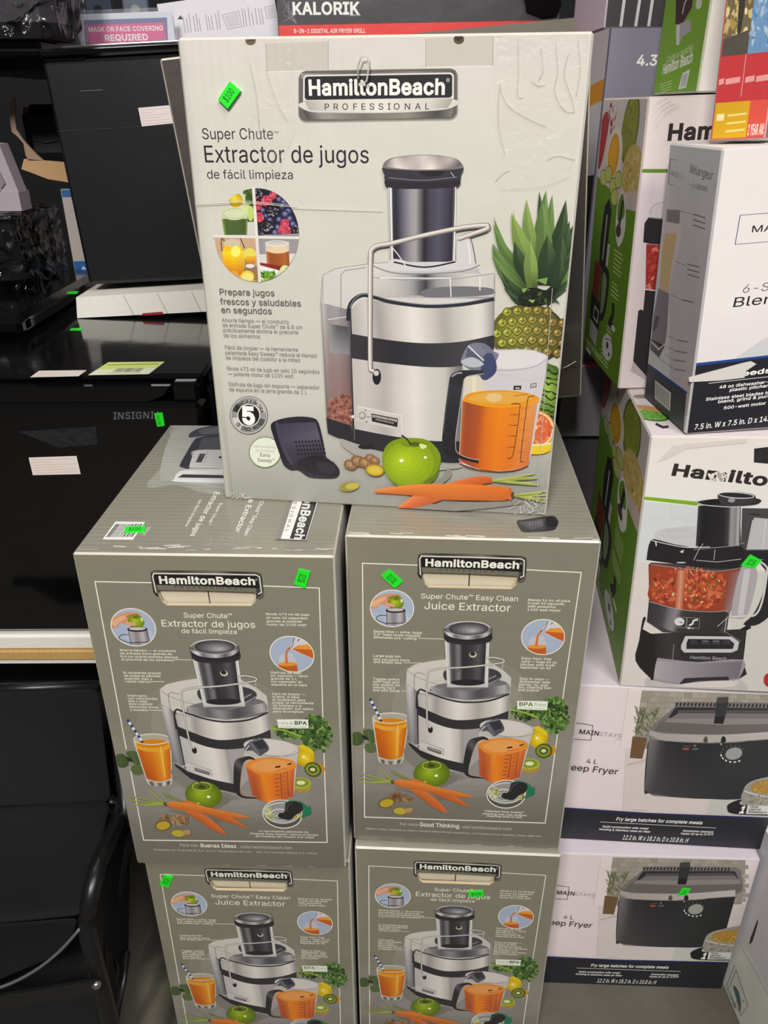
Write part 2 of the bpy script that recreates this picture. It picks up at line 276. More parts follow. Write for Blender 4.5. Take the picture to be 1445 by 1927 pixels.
1,4,1,3,31,80,23,0,0,-127,-16,0,0,72,0,10,0,5,0,5,0,12,0,10,2,0,-2,-6,-2,-6,-4,-12,-2,-4,-1,-6,-1,-4,-2,-4,-28,-72,-14,0,-30,72,0,4,-2,4,-4,10,-2,6,-2,6,-2,6,-2,6,2,0,0,-10,0,-11,0,
-11,0,-5,0,-5,0,-72,131,1,33,15,0,0,127,19,0,52,-81,2,-4,2,-4,4,-6,3,-6,3,-6,4,-6,-3,0,-1,6,0,7,0,7,0,6,0,8,0,79,16,0,0,-127,-20,0,-46,72,-2,6,-4,4,-3,6,-4,8,-10,17,3,1,0,-18,1,-8,
0,-6,0,-6,0,-4,0,-72,134,2,36,66,-2,-10,1,-10,3,-8,4,-8,6,-7,8,-5,9,-4,10,-3,11,-1,14,1,12,3,12,4,10,5,10,7,7,8,6,8,5,10,2,10,1,12,-1,9,-2,9,-5,8,-6,6,-7,6,-10,4,-10,2,-12,2,-12,-2,
-14,-2,-11,-4,-10,-6,-9,-6,-8,-8,-6,-9,-4,-9,-3,36,66,13,8,1,7,2,7,3,5,5,5,5,4,7,3,8,2,9,1,11,-1,10,-2,9,-3,8,-4,7,-5,6,-5,4,-7,4,-7,2,-8,0,-6,0,-8,-2,-6,-4,-6,-4,-4,-6,-4,-7,-4,-8,
-2,-9,0,-10,0,-11,2,-9,4,-8,4,-7,4,-5,6,-5,6,-3,8,-2,111,1,40,15,0,0,127,44,0,9,-1,8,-1,7,-3,6,-4,5,-5,4,-5,2,-7,2,-7,0,-7,0,-7,-2,-8,-2,-6,-4,-6,-5,-4,-6,-4,-7,-3,-8,-2,-9,-1,-31,
0,0,14,30,0,6,1,6,1,4,2,6,4,4,6,2,6,0,7,0,7,-2,6,-4,6,-6,4,-4,2,-6,0,-6,1,-27,0,0,-113,134,3,8,62,40,16,0,14,-19,4,-5,21,-28,-17,0,-14,18,-3,6,36,66,-2,-10,1,-10,3,-8,4,-8,6,-7,8,
-5,9,-4,10,-3,11,-1,14,1,12,3,12,4,10,5,10,7,7,8,6,8,5,10,2,10,1,12,-1,9,-2,9,-5,8,-6,6,-7,6,-10,4,-10,2,-12,2,-12,-2,-14,-2,-11,-4,-10,-6,-9,-6,-8,-8,-6,-9,-4,-9,-3,36,66,13,8,1,7,
2,7,3,5,5,5,5,4,7,3,8,2,9,1,11,-1,10,-2,9,-3,8,-4,7,-5,6,-5,4,-7,4,-7,2,-8,0,-6,0,-8,-2,-6,-4,-6,-4,-4,-6,-4,-7,-4,-8,-2,-9,0,-10,0,-11,2,-9,4,-8,4,-7,4,-5,6,-5,6,-3,8,-2,112,2,40,
15,0,0,127,44,0,9,-1,8,-1,8,-3,5,-4,5,-4,4,-6,2,-6,2,-6,0,-8,0,-8,-2,-6,-2,-6,-4,-6,-5,-4,-6,-4,-7,-2,-8,-2,-9,0,-35,0,0,14,34,0,6,0,6,1,4,1,6,4,4,5,2,6,0,7,0,7,-2,6,-4,5,-6,4,-4,2,
-6,0,-6,1,-27,0,0,-113,4,88,0,-30,58,18,0,31,-58,112,1,92,56,-2,-9,0,-8,2,-7,2,-6,4,-6,4,-4,5,-4,6,-2,6,0,7,16,0,2,-6,3,-6,5,-4,6,-4,6,-1,8,-1,6,0,4,2,6,1,6,3,4,5,4,5,0,7,0,5,-3,4,
-4,4,-5,3,-6,3,-7,2,-15,4,-10,3,-8,5,-6,4,-5,6,-3,7,-1,8,1,7,2,6,2,6,5,5,5,4,6,3,8,3,6,1,9,1,8,-1,7,-1,7,-3,6,-3,5,-4,4,-5,4,-6,2,-5,0,-7,-16,0,-1,6,-3,6,-4,4,-6,2,-6,2,-8,0,-8,0,
-6,-2,-6,-3,-4,-5,-2,-4,-1,-6,1,-6,2,-4,5,-4,5,-3,6,-2,5,-1,13,-4,6,-2,6,-2,6,-3,6,-3,4,-5,4,-5,2,-5,2,-5,0,-6,0,-6,-2,-6,-4,-6,-4,-6,-5,-4,-6,-4,-7,-2,-9,-2,112,1,8,8,113,0,14,96,
0,0,-14,-40,0,0,-113,-16,0,0,113,130,1,42,64,-2,-9,0,-9,2,-8,4,-6,4,-6,6,-5,6,-3,7,-2,8,-1,9,0,83,16,0,0,-83,1,-6,1,-5,2,-5,3,-4,4,-4,5,-3,5,-3,6,0,6,-1,8,1,6,0,4,3,6,3,3,4,3,4,2,5,
2,5,0,6,0,83,16,0,0,-83,0,-9,-2,-8,-4,-7,-4,-6,-6,-6,-7,-4,-8,-4,-9,-2,120,1,20,51,0,-47,127,17,0,27,-75,2,-5,2,-6,2,-7,2,-8,3,-8,3,-10,-4,0,4,10,2,9,2,7,3,7,2,6,1,5,26,75,18,0,-46,
-127,172,1,51,39,0,-35,127,16,0,21,-78,1,-7,2,-6,2,-6,0,-6,2,-8,1,-6,-1,0,0,6,2,8,2,6,1,6,1,6,2,7,20,78,19,0,21,-78,1,-7,1,-6,2,-6,2,-6,1,-8,1,-6,-2,0,2,6,0,8,2,6,2,6,2,13,21,78,17,
0,-36,-127,-18,0,-22,80,-2,6,-1,6,-1,6,-2,6,-1,7,-1,7,4,0,-2,-6,-1,-7,-1,-7,-2,-6,-1,-6,-1,-6,-22,-80,118,1,21,51,0,0,52,-47,75,19,0,25,-41,2,-4,4,-4,2,-5,2,-5,2,-4,2,-6,-6,0,2,6,2,
4,3,5,3,7,4,6,26,41,18,0,-47,-75,0,-52,98,2,64,40,-2,-6,0,-6,2,-4,1,-5,3,-4,3,-3,4,-2,5,-2,5,0,6,0,7,3,6,3,5,6,3,5,3,7,1,6,2,6,1,8,1,6,0,5,2,3,0,2,2,1,4,-1,6,-2,4,-2,4,-4,2,-5,2,-6,
0,-7,0,-4,-2,-5,-2,-3,-3,-3,-3,-2,-4,-15,5,3,5,3,4,4,4,4,4,4,2,5,2,5,1,6,1,4,0,6,0,6,-1,6,-2,6,-3,4,-4,4,-6,2,-5,2,-5,0,-7,0,-63,-15,0,0,13,-1,0,-2,-3,-3,-4,-4,-3,-5,-3,-6,-2,26,42,
12,8,0,7,2,5,4,4,6,2,4,1,6,0,14,-1,-2,-3,0,-3,-2,-4,0,-4,0,-4,-1,-6,-1,-6,-1,-4,-1,-5,-2,-3,-3,-2,-4,-1,-5,1,-4,2,-4,2,-3,4,-2,5,-1,106,2,37,58,-2,-8,0,-7,3,-5,3,-4,4,-2,4,-2,2,-2,
0,0,-14,-15,0,0,127,15,0,0,-47,2,0,2,3,2,3,4,4,5,3,6,3,9,0,7,0,7,-2,6,-4,6,-4,4,-6,4,-7,4,-7,1,-10,1,-9,-1,-9,-1,-9,-4,-8,-4,-7,-4,-6,-6,-4,-6,-4,-7,-2,36,55,12,5,0,6,2,4,2,4,4,2,4,
3,5,1,6,2,6,0,7,0,6,-2,6,-1,6,-3,4,-2,4,-4,4,-4,2,-6,2,-5,0,-5,0,-6,-2,-4,-2,-4,-4,-2,-4,-3,-4,-1,-6,-2,-6,0,-6,0,-8,2,-6,2,-5,2,-5,2,-4,4,-4,4,-2,6,-2,99,1,70,52,-2,-8,0,-8,2,-7,4,
-6,4,-5,6,-4,8,-3,7,-2,9,-1,9,1,9,2,9,3,8,4,7,5,6,6,4,7,4,8,2,8,0,6,0,7,-2,6,-2,5,-3,5,-4,4,-5,3,-5,2,-6,-14,-3,-2,3,-2,3,-2,3,-2,3,-4,2,-4,1,-4,1,-4,0,-6,0,-6,-2,-4,-2,-4,-4,-2,-4,
-3,-6,-1,-5,-2,-6,0,-6,0,-7,2,-5,1,-5,3,-6,2,-4,4,-4,4,-2,6,-2,6,0,4,0,4,1,4,1,4,2,2,3,3,3,1,4,2,4,14,-4,-2,-6,-2,-6,-4,-4,-6,-4,-5,-4,-6,-2,-7,-2,106,2,37,49,-2,-8,0,-7,2,-6,4,-6,
4,-4,6,-4,7,-3,8,-2,9,-1,9,1,9,2,10,3,7,4,7,4,6,6,4,6,4,8,2,7,0,8,0,6,-3,5,-3,4,-4,2,-3,2,-3,2,0,0,47,15,0,0,-127,-15,0,0,14,-2,0,-2,-2,-2,-4,-4,-4,-5,-3,-6,-3,36,51,12,5,0,6,2,4,2,
4,4,2,4,3,5,1,5,2,6,0,8,0,6,-2,6,-1,6,-3,4,-2,4,-4,4,-4,2,-6,2,-5,0,-5,0,-6,-2,-4,-2,-4,-4,-2,-4,-3,-4,-1,-6,-2,-6,0,-6,0,-7,2,-6,1,-6,3,-5,2,-4,4,-4,4,-2,6,-2,101,1,74,53,-2,-9,0,
-8,2,-7,4,-6,4,-5,6,-4,7,-3,8,-2,9,-1,8,1,10,2,8,3,8,4,8,5,5,6,5,7,4,7,2,9,0,4,0,6,-1,4,-1,5,-2,5,-4,4,-3,4,-4,2,-5,4,-6,1,-6,1,-8,1,-8,0,-6,-75,0,0,13,66,0,-6,-5,-1,6,-1,6,-2,5,-4,
7,-4,4,-7,4,-7,0,-6,0,-5,-2,-5,-2,-5,-4,-4,-6,-2,-8,-1,-8,0,-8,0,-6,2,-6,2,-6,2,-4,4,-4,4,-2,4,-3,6,-1,5,0,5,0,6,1,4,3,4,2,2,4,2,4,15,-4,-3,-6,-4,-6,-4,-4,-4,-2,-6,-3,-5,-1,-5,-2,
64,2,4,57,95,0,-13,-55,0,0,13,22,20,0,0,108,1,8,3,6,4,4,6,4,6,2,7,0,5,0,4,0,2,-1,2,-1,-3,-13,-1,1,-2,0,-2,0,-4,0,-6,0,-4,-3,-2,-5,0,-6,0,-104,106,2,65,52,-38,-7,0,-6,2,-5,1,-8,3,-6,
4,-4,6,-4,4,14,8,2,-3,2,-3,4,-4,4,-2,6,-2,8,0,7,0,6,2,5,3,4,5,3,6,1,6,0,19,-2,0,-2,-3,-2,-4,-4,-3,-5,-3,-6,-2,-9,-1,-6,1,-8,2,-6,2,-6,5,-4,5,-4,6,-3,8,-2,8,-1,10,1,9,2,9,3,8,4,6,4,
6,6,4,6,4,8,2,7,0,8,0,7,-3,4,-3,4,-4,3,-3,2,-3,1,0,0,15,15,0,0,-97,-1,-8,-2,-6,-2,-6,-4,-5,-6,-4,-6,-3,-6,-2,-7,-1,34,51,15,5,0,6,1,4,3,5,5,4,6,1,6,2,6,0,6,0,6,-2,6,-1,6,-3,4,-2,5,
-4,3,-4,2,-5,2,-6,0,-5,0,-6,-2,-4,-2,-4,-4,-2,-4,-3,-4,-1,-6,-2,-6,0,-6,0,-6,2,-6,1,-6,4,-6,5,-5,4,-3,6,-1,102,1,36,28,56,0,-56,-15,0,0,127,15,0,0,-55,-2,0,3,8,4,6,5,4,6,4,6,2,7,0,
6,0,5,-2,6,-2,4,-3,4,-4,3,-5,3,-6,1,-6,1,-8,0,-60,-16,0,0,59,0,7,-2,6,-4,4,-4,4,-6,2,-6,0,-6,0,-6,-2,-4,-4,-4,-6,-3,-6,42,2,4,13,0,0,95,15,0,0,-95,16,21,110,-4,2,-3,2,-3,3,-1,4,1,3,
3,4,3,2,4,1,4,-1,3,-2,3,-4,1,-3,-1,-4,-3,-3,-3,-2,42,2,18,13,95,15,0,0,-103,0,-5,-1,-5,-1,-4,-4,-6,-6,-4,-4,-2,-6,-2,-5,0,-3,0,0,14,2,0,6,1,4,3,2,4,1,6,16,21,110,-4,2,-3,2,-3,3,-1,
4,1,3,3,4,3,2,4,1,4,-1,3,-2,2,-4,2,-3,-2,-4,-2,-3,-3,-2,95,3,7,28,34,0,19,2,0,41,42,19,0,-44,-45,-2,0,4,13,0,0,127,15,0,0,-127,4,74,0,-37,46,11,11,45,-57,48,1,21,35,0,-7,0,-6,2,-4,
3,-2,5,-2,4,-1,7,0,106,15,0,0,-103,1,-5,1,-3,2,-2,4,-1,2,0,2,0,2,1,3,-14,-2,0,-3,0,-2,0,152,1,61,13,0,0,95,15,0,0,-21,-1,0,3,7,3,5,5,5,5,3,6,2,6,0,7,0,5,-2,5,-4,4,-4,2,-6,2,-6,-2,0,
2,6,4,6,5,4,6,4,7,2,7,0,5,0,6,-1,4,-2,4,-3,4,-4,3,-4,3,-5,1,-7,0,-6,0,-64,-15,0,0,64,0,6,-2,4,-4,4,-6,4,-8,0,-6,0,-4,-2,-4,-4,-4,-4,-2,-4,0,-6,0,-62,-16,0,0,65,-1,7,-4,6,-5,4,-8,0,
-6,0,-4,-2,-5,-3,-3,-5,-3,-6,-1,-6,0,-60,102,1,36,28,56,0,-56,-15,0,0,95,15,0,0,-23,-2,0,3,8,4,6,5,4,6,4,6,2,7,0,6,0,5,-2,6,-2,4,-3,4,-4,3,-5,3,-6,1,-6,1,-8,0,-60,-16,0,0,59,0,7,-2,
6,-4,4,-4,4,-6,2,-6,0,-6,0,-6,-2,-4,-4,-4,-6,-3,-6,104,2,36,52,-2,-8,0,-8,2,-7,4,-6,4,-5,6,-4,8,-3,7,-2,9,-1,9,1,9,2,9,3,8,4,7,5,6,6,4,7,4,8,2,8,0,8,0,8,-2,6,-4,6,-4,6,-6,4,-7,3,-8,
1,-9,2,-9,-2,-9,-1,-9,-3,-7,-4,-8,-6,-6,-6,-4,-6,-4,-8,-2,36,52,12,6,0,5,2,5,2,4,4,2,4,3,6,1,5,2,5,0,7,0,6,-2,6,-1,5,-3,6,-2,4,-4,4,-5,2,-5,2,-6,0,-6,0,-6,-2,-4,-2,-4,-4,-2,-4,-3,
-6,-1,-5,-2,-6,0,-6,0,-7,2,-5,1,-5,3,-6,2,-4,4,-4,4,-2,6,-2,106,2,37,13,-36,0,131,15,0,0,-15,2,0,2,3,2,3,4,4,5,3,6,3,9,0,7,0,7,-2,6,-4,6,-4,4,-6,4,-7,4,-7,1,-10,1,-9,-1,-9,-1,-9,-4,
-8,-4,-7,-4,-6,-6,-4,-6,-4,-7,-2,-7,0,-8,0,-7,3,-5,3,-4,4,-2,4,-2,2,-2,0,0,-50,36,55,12,5,0,6,2,4,2,4,4,2,4,3,5,1,6,2,6,0,7,0,6,-2,6,-1,6,-3,4,-2,4,-4,4,-4,2,-6,2,-5,0,-5,0,-6,-2,
-4,-2,-4,-4,-2,-4,-3,-4,-1,-6,-2,-6,0,-6,0,-8,2,-6,2,-5,2,-5,2,-4,4,-4,4,-2,6,-2,106,2,37,93,-36,-15,0,0,50,-2,0,-2,-2,-2,-4,-4,-4,-5,-3,-6,-3,-8,0,-8,0,-7,2,-6,4,-6,4,-4,6,-4,7,-3,
8,-2,9,-1,9,1,9,2,10,3,7,4,7,4,6,6,4,6,4,8,2,7,0,8,0,6,-3,5,-3,4,-4,2,-3,2,-3,2,0,0,15,15,0,36,51,12,5,0,6,2,4,2,4,4,2,4,3,5,1,5,2,6,0,8,0,6,-2,6,-1,6,-3,4,-2,4,-4,4,-4,2,-6,2,-5,0,
-5,0,-6,-2,-4,-2,-4,-4,-2,-4,-3,-4,-1,-6,-2,-6,0,-6,0,-7,2,-6,1,-6,3,-5,2,-4,4,-4,4,-2,6,-2,65,1,25,13,0,0,95,15,0,0,-15,1,0,3,6,6,6,4,2,6,2,6,0,1,0,3,0,3,0,0,-16,-1,1,-2,0,-4,1,-2,
0,-6,-2,-6,-2,-5,-2,-3,-5,-3,-5,-1,-7,0,-59,91,1,75,46,-2,-7,0,-5,1,-6,2,-5,2,-4,3,-3,4,-4,4,-2,4,-1,6,15,2,2,-6,5,-5,7,-3,8,0,6,0,4,1,5,3,5,4,1,6,-1,4,-2,4,-5,3,-6,2,-15,3,-8,3,-7,
3,-5,4,-4,4,-2,6,0,6,0,6,2,4,2,5,4,3,4,4,5,2,5,2,6,2,7,0,6,0,5,-1,6,-2,6,-3,4,-5,4,-6,3,-7,-14,-2,-3,4,-4,5,-5,3,-8,1,-8,-1,-7,-3,-4,-4,-1,-5,1,-6,3,-3,5,-3,7,-2,15,-4,8,-2,6,-4,4,
-3,4,-5,2,-5,1,-7,-1,-4,-2,-6,-2,-4,-4,-4,-4,-4,-5,-2,-6,-2,-7,-2,57,2,4,51,95,0,-13,-49,0,0,13,22,16,118,16,0,0,-94,0,-5,2,-3,4,-3,4,-1,2,0,2,1,2,0,2,1,4,-14,-3,0,-3,0,-3,-1,-3,0,
-8,1,-6,2,-5,4,-4,4,-2,6,-1,7,102,1,36,46,-2,-6,1,-6,1,-6,2,-4,4,-4,4,-2,4,-3,6,-1,7,-1,7,0,61,15,0,0,-59,1,-7,2,-5,3,-6,4,-2,6,-3,6,-1,6,2,6,2,5,3,4,5,2,6,1,8,0,57,16,0,0,-95,-16,
0,0,23,3,0,-3,-8,-4,-6,-6,-5,-6,-3,-6,-1,98,1,20,40,0,-36,95,17,0,21,-56,2,-6,1,-5,1,-6,2,-6,2,-6,2,-5,-6,0,2,5,1,6,1,6,2,6,2,5,2,6,20,56,17,0,-37,-95,142,1,49,34,0,-28,95,16,0,12,
-41,1,-6,1,-7,2,-7,2,-7,2,-8,2,-9,-3,0,2,8,1,8,2,8,2,6,2,7,2,7,11,41,16,0,11,-41,2,-6,2,-7,2,-7,1,-8,2,-8,1,-8,-2,0,2,8,2,8,1,8,2,6,1,8,2,6,12,41,16,0,-28,-95,-16,0,-12,43,-4,13,-2,
7,-2,7,-3,14,3,0,-3,-14,-1,-7,-2,-7,-2,-6,-2,-7,-12,-43,94,1,34,5,0,38,54,0,-11,-36,52,18,0,12,-19,3,-4,2,-4,3,-4,3,-6,4,-6,-8,0,4,6,2,6,3,4,3,4,2,4,12,19,18,0,-36,-53,0,12,38,-54,
-18,0,-14,22,-4,6,-4,6,-4,6,-3,6,8,0,-3,-6,-4,-6,-3,-6,-4,-6,-14,-22,98,1,38,12,-34,4,12,2,0,4,0,4,0,4,1,2,3,4,4,2,5,2,9,-36,95,17,0,21,-56,2,-6,1,-5,1,-6,2,-6,2,-6,2,-5,-6,0,2,5,1,
6,1,6,2,6,2,5,2,6,20,56,17,0,-42,-109,-3,-8,-4,-5,-4,-4,-5,-3,-6,-2,-6,0,-3,0,-4,0,-2,1,95,1,11,10,0,0,12,54,68,-52,0,0,15,71,0,0,-13,-51,-67,0,-1,52,0,0,-14,98,3,64,40,-2,-6,0,-6,
2,-4,1,-5,3,-4,3,-3,4,-2,5,-2,5,0,6,0,7,3,6,3,5,6,3,5,3,7,1,6,2,6,1,8,1,6,0,5,2,3,0,2,2,1,4,-1,6,-2,4,-2,4,-4,2,-5,2,-6,0,-7,0,-4,-2,-5,-2,-3,-3,-3,-3,-2,-4,-15,5,3,5,3,4,4,4,4,4,4,
2,5,2,5,1,6,1,4,0,6,0,6,-1,6,-2,6,-3,4,-4,4,-6,2,-5,2,-5,0,-7,0,-63,-15,0,0,13,-1,0,-2,-3,-3,-4,-4,-3,-5,-3,-6,-2,26,42,12,8,0,7,2,5,4,4,6,2,4,1,6,0,14,-1,-2,-3,0,-3,-2,-4,0,-4,0,
-4,-1,-6,-1,-6,-1,-4,-1,-5,-2,-3,-3,-2,-4,-1,-5,1,-4,2,-4,2,-3,4,-2,5,-1,4,40,107,12,25,18,0,-17,-25,101,2,74,53,-2,-9,0,-8,2,-7,4,-6,4,-5,6,-4,7,-3,8,-2,9,-1,8,1,10,2,8,3,8,4,8,5,
5,6,5,7,4,7,2,9,0,4,0,6,-1,4,-1,5,-2,5,-4,4,-3,4,-4,2,-5,4,-6,1,-6,1,-8,1,-8,0,-6,-75,0,0,13,66,0,-6,-5,-1,6,-1,6,-2,5,-4,7,-4,4,-7,4,-7,0,-6,0,-5,-2,-5,-2,-5,-4,-4,-6,-2,-8,-1,-8,
0,-8,0,-6,2,-6,2,-6,2,-4,4,-4,4,-2,4,-3,6,-1,5,0,5,0,6,1,4,3,4,2,2,4,2,4,15,-4,-3,-6,-4,-6,-4,-4,-4,-2,-6,-3,-5,-1,-5,-2,4,44,107,12,25,17,0,-16,-25,131,2,33,15,0,0,127,19,0,52,-81,
2,-4,2,-4,4,-6,3,-6,3,-6,4,-6,-3,0,-1,6,0,7,0,7,0,6,0,8,0,79,16,0,0,-127,-20,0,-46,72,-2,6,-4,4,-3,6,-4,8,-10,17,3,1,0,-18,1,-8,0,-6,0,-6,0,-4,0,-72,34,76,144,-2,0,-4,1,-2,1,-4,2,
-2,1,-2,1,-2,0,-2,1,-2,-1,-2,-1,0,-3,0,-2,-12,0,2,8,2,5,4,3,6,2,4,0,2,-1,4,-1,2,-2,2,-1,2,-1,3,-1,2,-1,2,1,1,1,1,2,1,4,10,0,-1,-8,-3,-5,-4,-4,75,2,12,8,0,0,14,22,0,0,99,-22,0,0,14,
60,0,0,-14,-22,0,0,-99,22,0,0,-14,4,31,140,12,24,17,0,-16,-24,106,5,7,72,82,-20,45,8,0,14,-33,14,33,8,0,-20,-45,4,50,82,0,45,8,0,0,-45,4,90,82,0,45,8,0,0,-45,4,20,82,0,41,9,0,0,-41,
4,6,120,0,7,36,0,0,-7,97,1,24,48,23,-6,1,-7,3,-6,4,-4,5,-3,8,0,6,0,8,3,6,4,6,6,4,7,3,6,1,8,-1,6,-3,6,-4,4,-6,3,-6,1,-8,-1,-6,-3,-8,-4,-5,-6,-4,-6,-3,175,1,4,175,61,0,-14,-175,0,0,
14,79,2,26,40,71,-8,1,-7,2,-5,5,-6,6,-2,7,-1,8,0,4,1,6,2,4,6,6,5,4,7,3,8,1,7,-1,7,-3,6,-4,4,-6,2,-4,2,-6,0,-4,-1,-8,-3,-7,-4,-6,-6,-5,-7,-2,24,40,84,4,0,4,2,3,2,3,4,1,3,1,5,-1,4,-1,
4,-3,2,-3,3,-4,2,-4,1,-4,-1,-4,-2,-4,-3,-2,-2,-2,-4,0,-4,0,-5,2,-3,2,-4,4,-2,4,-2,47,0,]
def _font():
    b = OUTLINES; i = 0; out = {}
    for ch in LETTERS:
        adv, ns = b[i], b[i+1]; i += 2; sp = []
        for _ in range(ns):
            k, x, y = b[i:i+3]; i += 3; p = [(x/250, y/250)]
            for _ in range(k-1):
                x += b[i]; y += b[i+1]; i += 2; p.append((x/250, y/250))
            sp.append(p)
        out[ch] = (adv/250, sp)
    return out
FONT = _font()
from mathutils.geometry import delaunay_2d_cdt
def wind(p, loops):
    w = 0
    for L_ in loops:
        for i in range(len(L_)):
            (x0, y0), (x1, y1) = L_[i-1], L_[i]
            if (y0 <= p[1]) != (y1 <= p[1]):
                t = (x1-x0)*(p[1]-y0)-(p[0]-x0)*(y1-y0)
                if y1 > y0 and t > 0: w += 1
                elif y1 < y0 and t < 0: w -= 1
    return w
def fill(loops):
    vs = []; es = []
    for L_ in loops:
        b = len(vs); vs += [Vector(p) for p in L_]; es += [(b+i, b+(i+1) % len(L_)) for i in range(len(L_))]
    if not vs: return [], []
    v, e, f, *_ = delaunay_2d_cdt(vs, es, [], 0, 1e-7)
    v = [(p.x, p.y) for p in v]
    keep = [t for t in (tuple(q) for q in f) if wind((sum(v[i][0] for i in t)/3, sum(v[i][1] for i in t)/3), loops) != 0]
    return v, keep
_CL = {}
def letter(ch, bold):
    """filled letter; the stroke is thickened by moving its cleaned outline outwards"""
    k = (ch, bold)
    if k in _CL: return _CL[k]
    adv, loops = FONT.get(ch, FONT['-'])
    v, f = fill(loops)
    if abs(bold) > 1e-5 and f:
        half = set()
        for t in f:
            a, b, c = t
            if (v[b][0]-v[a][0])*(v[c][1]-v[a][1])-(v[b][1]-v[a][1])*(v[c][0]-v[a][0]) < 0: t = t[::-1]
            half |= {(t[i], t[(i+1) % 3]) for i in range(3)}
        nxt = {}
        for a, b in half:
            if (b, a) not in half: nxt.setdefault(a, []).append(b)
        out = []
        while nxt:
            a = next(iter(nxt)); L_ = []
            while a in nxt:
                L_.append(v[a]); q = nxt[a]; b = q.pop()
                if not q: del nxt[a]
                a = b
            P = [p for i, p in enumerate(L_) if math.dist(p, L_[i-1]) > .006]
            if len(P) < 3: continue
            o = []
            for i in range(len(P)):
                p, c, n = P[i-1], P[i], P[(i+1) % len(P)]
                d1 = ((c[0]-p[0]), (c[1]-p[1])); d2 = ((n[0]-c[0]), (n[1]-c[1])); l1, l2 = math.hypot(*d1), math.hypot(*d2)
                n1 = (d1[1]/l1, -d1[0]/l1); n2 = (d2[1]/l2, -d2[0]/l2); mx, my = n1[0]+n2[0], n1[1]+n2[1]; ml = math.hypot(mx, my)
                if ml < .3: mx, my = n1; sc = 1
                else: mx, my = mx/ml, my/ml; sc = min(1/(ml/2), 1.6)
                o.append((c[0]+mx*bold*sc, c[1]+my*bold*sc))
            out.append(o)
        v, f = fill(out)
    _CL[k] = (adv, v, f); return _CL[k]
_GC = {}
def glyphs(text, bold=0.0, track=1.0):
    key = (text, bold, track)
    if key in _GC: return _GC[key]
    vs, fs = [], []; x = 0.0
    for ch in text:
        adv, v, f = letter(ch, bold); b = len(vs)
        vs += [(p[0]+x, p[1]) for p in v]; fs += [tuple(i+b for i in t) for t in f]; x += adv*track+max(bold, 0)*.8
    used = sorted({i for t in fs for i in t}); mp = {o: n for n, o in enumerate(used)}
    _GC[key] = ([vs[i] for i in used], [tuple(mp[i] for i in t) for t in fs])
    return _GC[key]
CAPH = max(v[1] for v in glyphs('H')[0])

# ------------------------------------------------------------------ printed artwork: flat ink polygons on one face
def hom(src, dst):
    A = []; B = []
    for (x, y), (u, v) in zip(src, dst):
        A.append([x, y, 1, 0, 0, 0, -u*x, -u*y]); B.append(u)
        A.append([0, 0, 0, x, y, 1, -v*x, -v*y]); B.append(v)
    h = np.linalg.solve(np.array(A, float), np.array(B, float))
    return np.append(h, 1).reshape(3, 3)
def clip_poly(pts, cols, clip):
    n = len(clip)
    for i in range(n):
        a, b = clip[i], clip[(i+1) % n]
        if not pts: return [], []
        ins = lambda p: (b[0]-a[0])*(p[1]-a[1])-(b[1]-a[1])*(p[0]-a[0]) >= -1e-12
        np_, nc = [], []
        for k in range(len(pts)):
            p, q = pts[k-1], pts[k]; cp, cq = cols[k-1], cols[k]
            ip, iq = ins(p), ins(q)
            if ip != iq:
                d1 = (b[0]-a[0])*(p[1]-a[1])-(b[1]-a[1])*(p[0]-a[0]); d2 = (b[0]-a[0])*(q[1]-a[1])-(b[1]-a[1])*(q[0]-a[0])
                t = d1/(d1-d2); np_.append((p[0]+(q[0]-p[0])*t, p[1]+(q[1]-p[1])*t)); nc.append(mixc(cp, cq, t))
            if iq: np_.append(q); nc.append(cq)
        pts, cols = np_, nc
    return pts, cols
def resamp(pl, n):
    pl = [np.array(p, float) for p in pl]
    d = [0]
    for i in range(1, len(pl)): d.append(d[-1]+np.linalg.norm(pl[i]-pl[i-1]))
    r = []
    for k in range(n+1):
        t = d[-1]*k/n; i = 1
        while i < len(pl)-1 and d[i] < t: i += 1
        w = (t-d[i-1])/max(d[i]-d[i-1], 1e-9); r.append(tuple(pl[i-1]+(pl[i]-pl[i-1])*w))
    return r
def smooth_pl(pts, n=6, closed=False):
    P = [np.array(p, float) for p in pts]; out = []; m = len(P)
    rng = range(m if closed else m-1)
    for i in rng:
        p0 = P[i-1] if (closed or i > 0) else P[0]; p1 = P[i]; p2 = P[(i+1) % m]; p3 = P[(i+2) % m] if (closed or i+2 < m) else P[-1]
        for k in range(n):
            t = k/n
            out.append(tuple(.5*((2*p1)+(-p0+p2)*t+(2*p0-5*p1+4*p2-p3)*t*t+(-p0+3*p1-3*p2+p3)*t**3)))
    if not closed: out.append(tuple(P[-1]))
    return out
def stops_at(stops, t):
    for i in range(1, len(stops)):
        if t <= stops[i][0]:
            a, b = stops[i-1], stops[i]; return mixc(a[1], b[1], (t-a[0])/max(b[0]-a[0], 1e-9))
    return stops[-1][1]
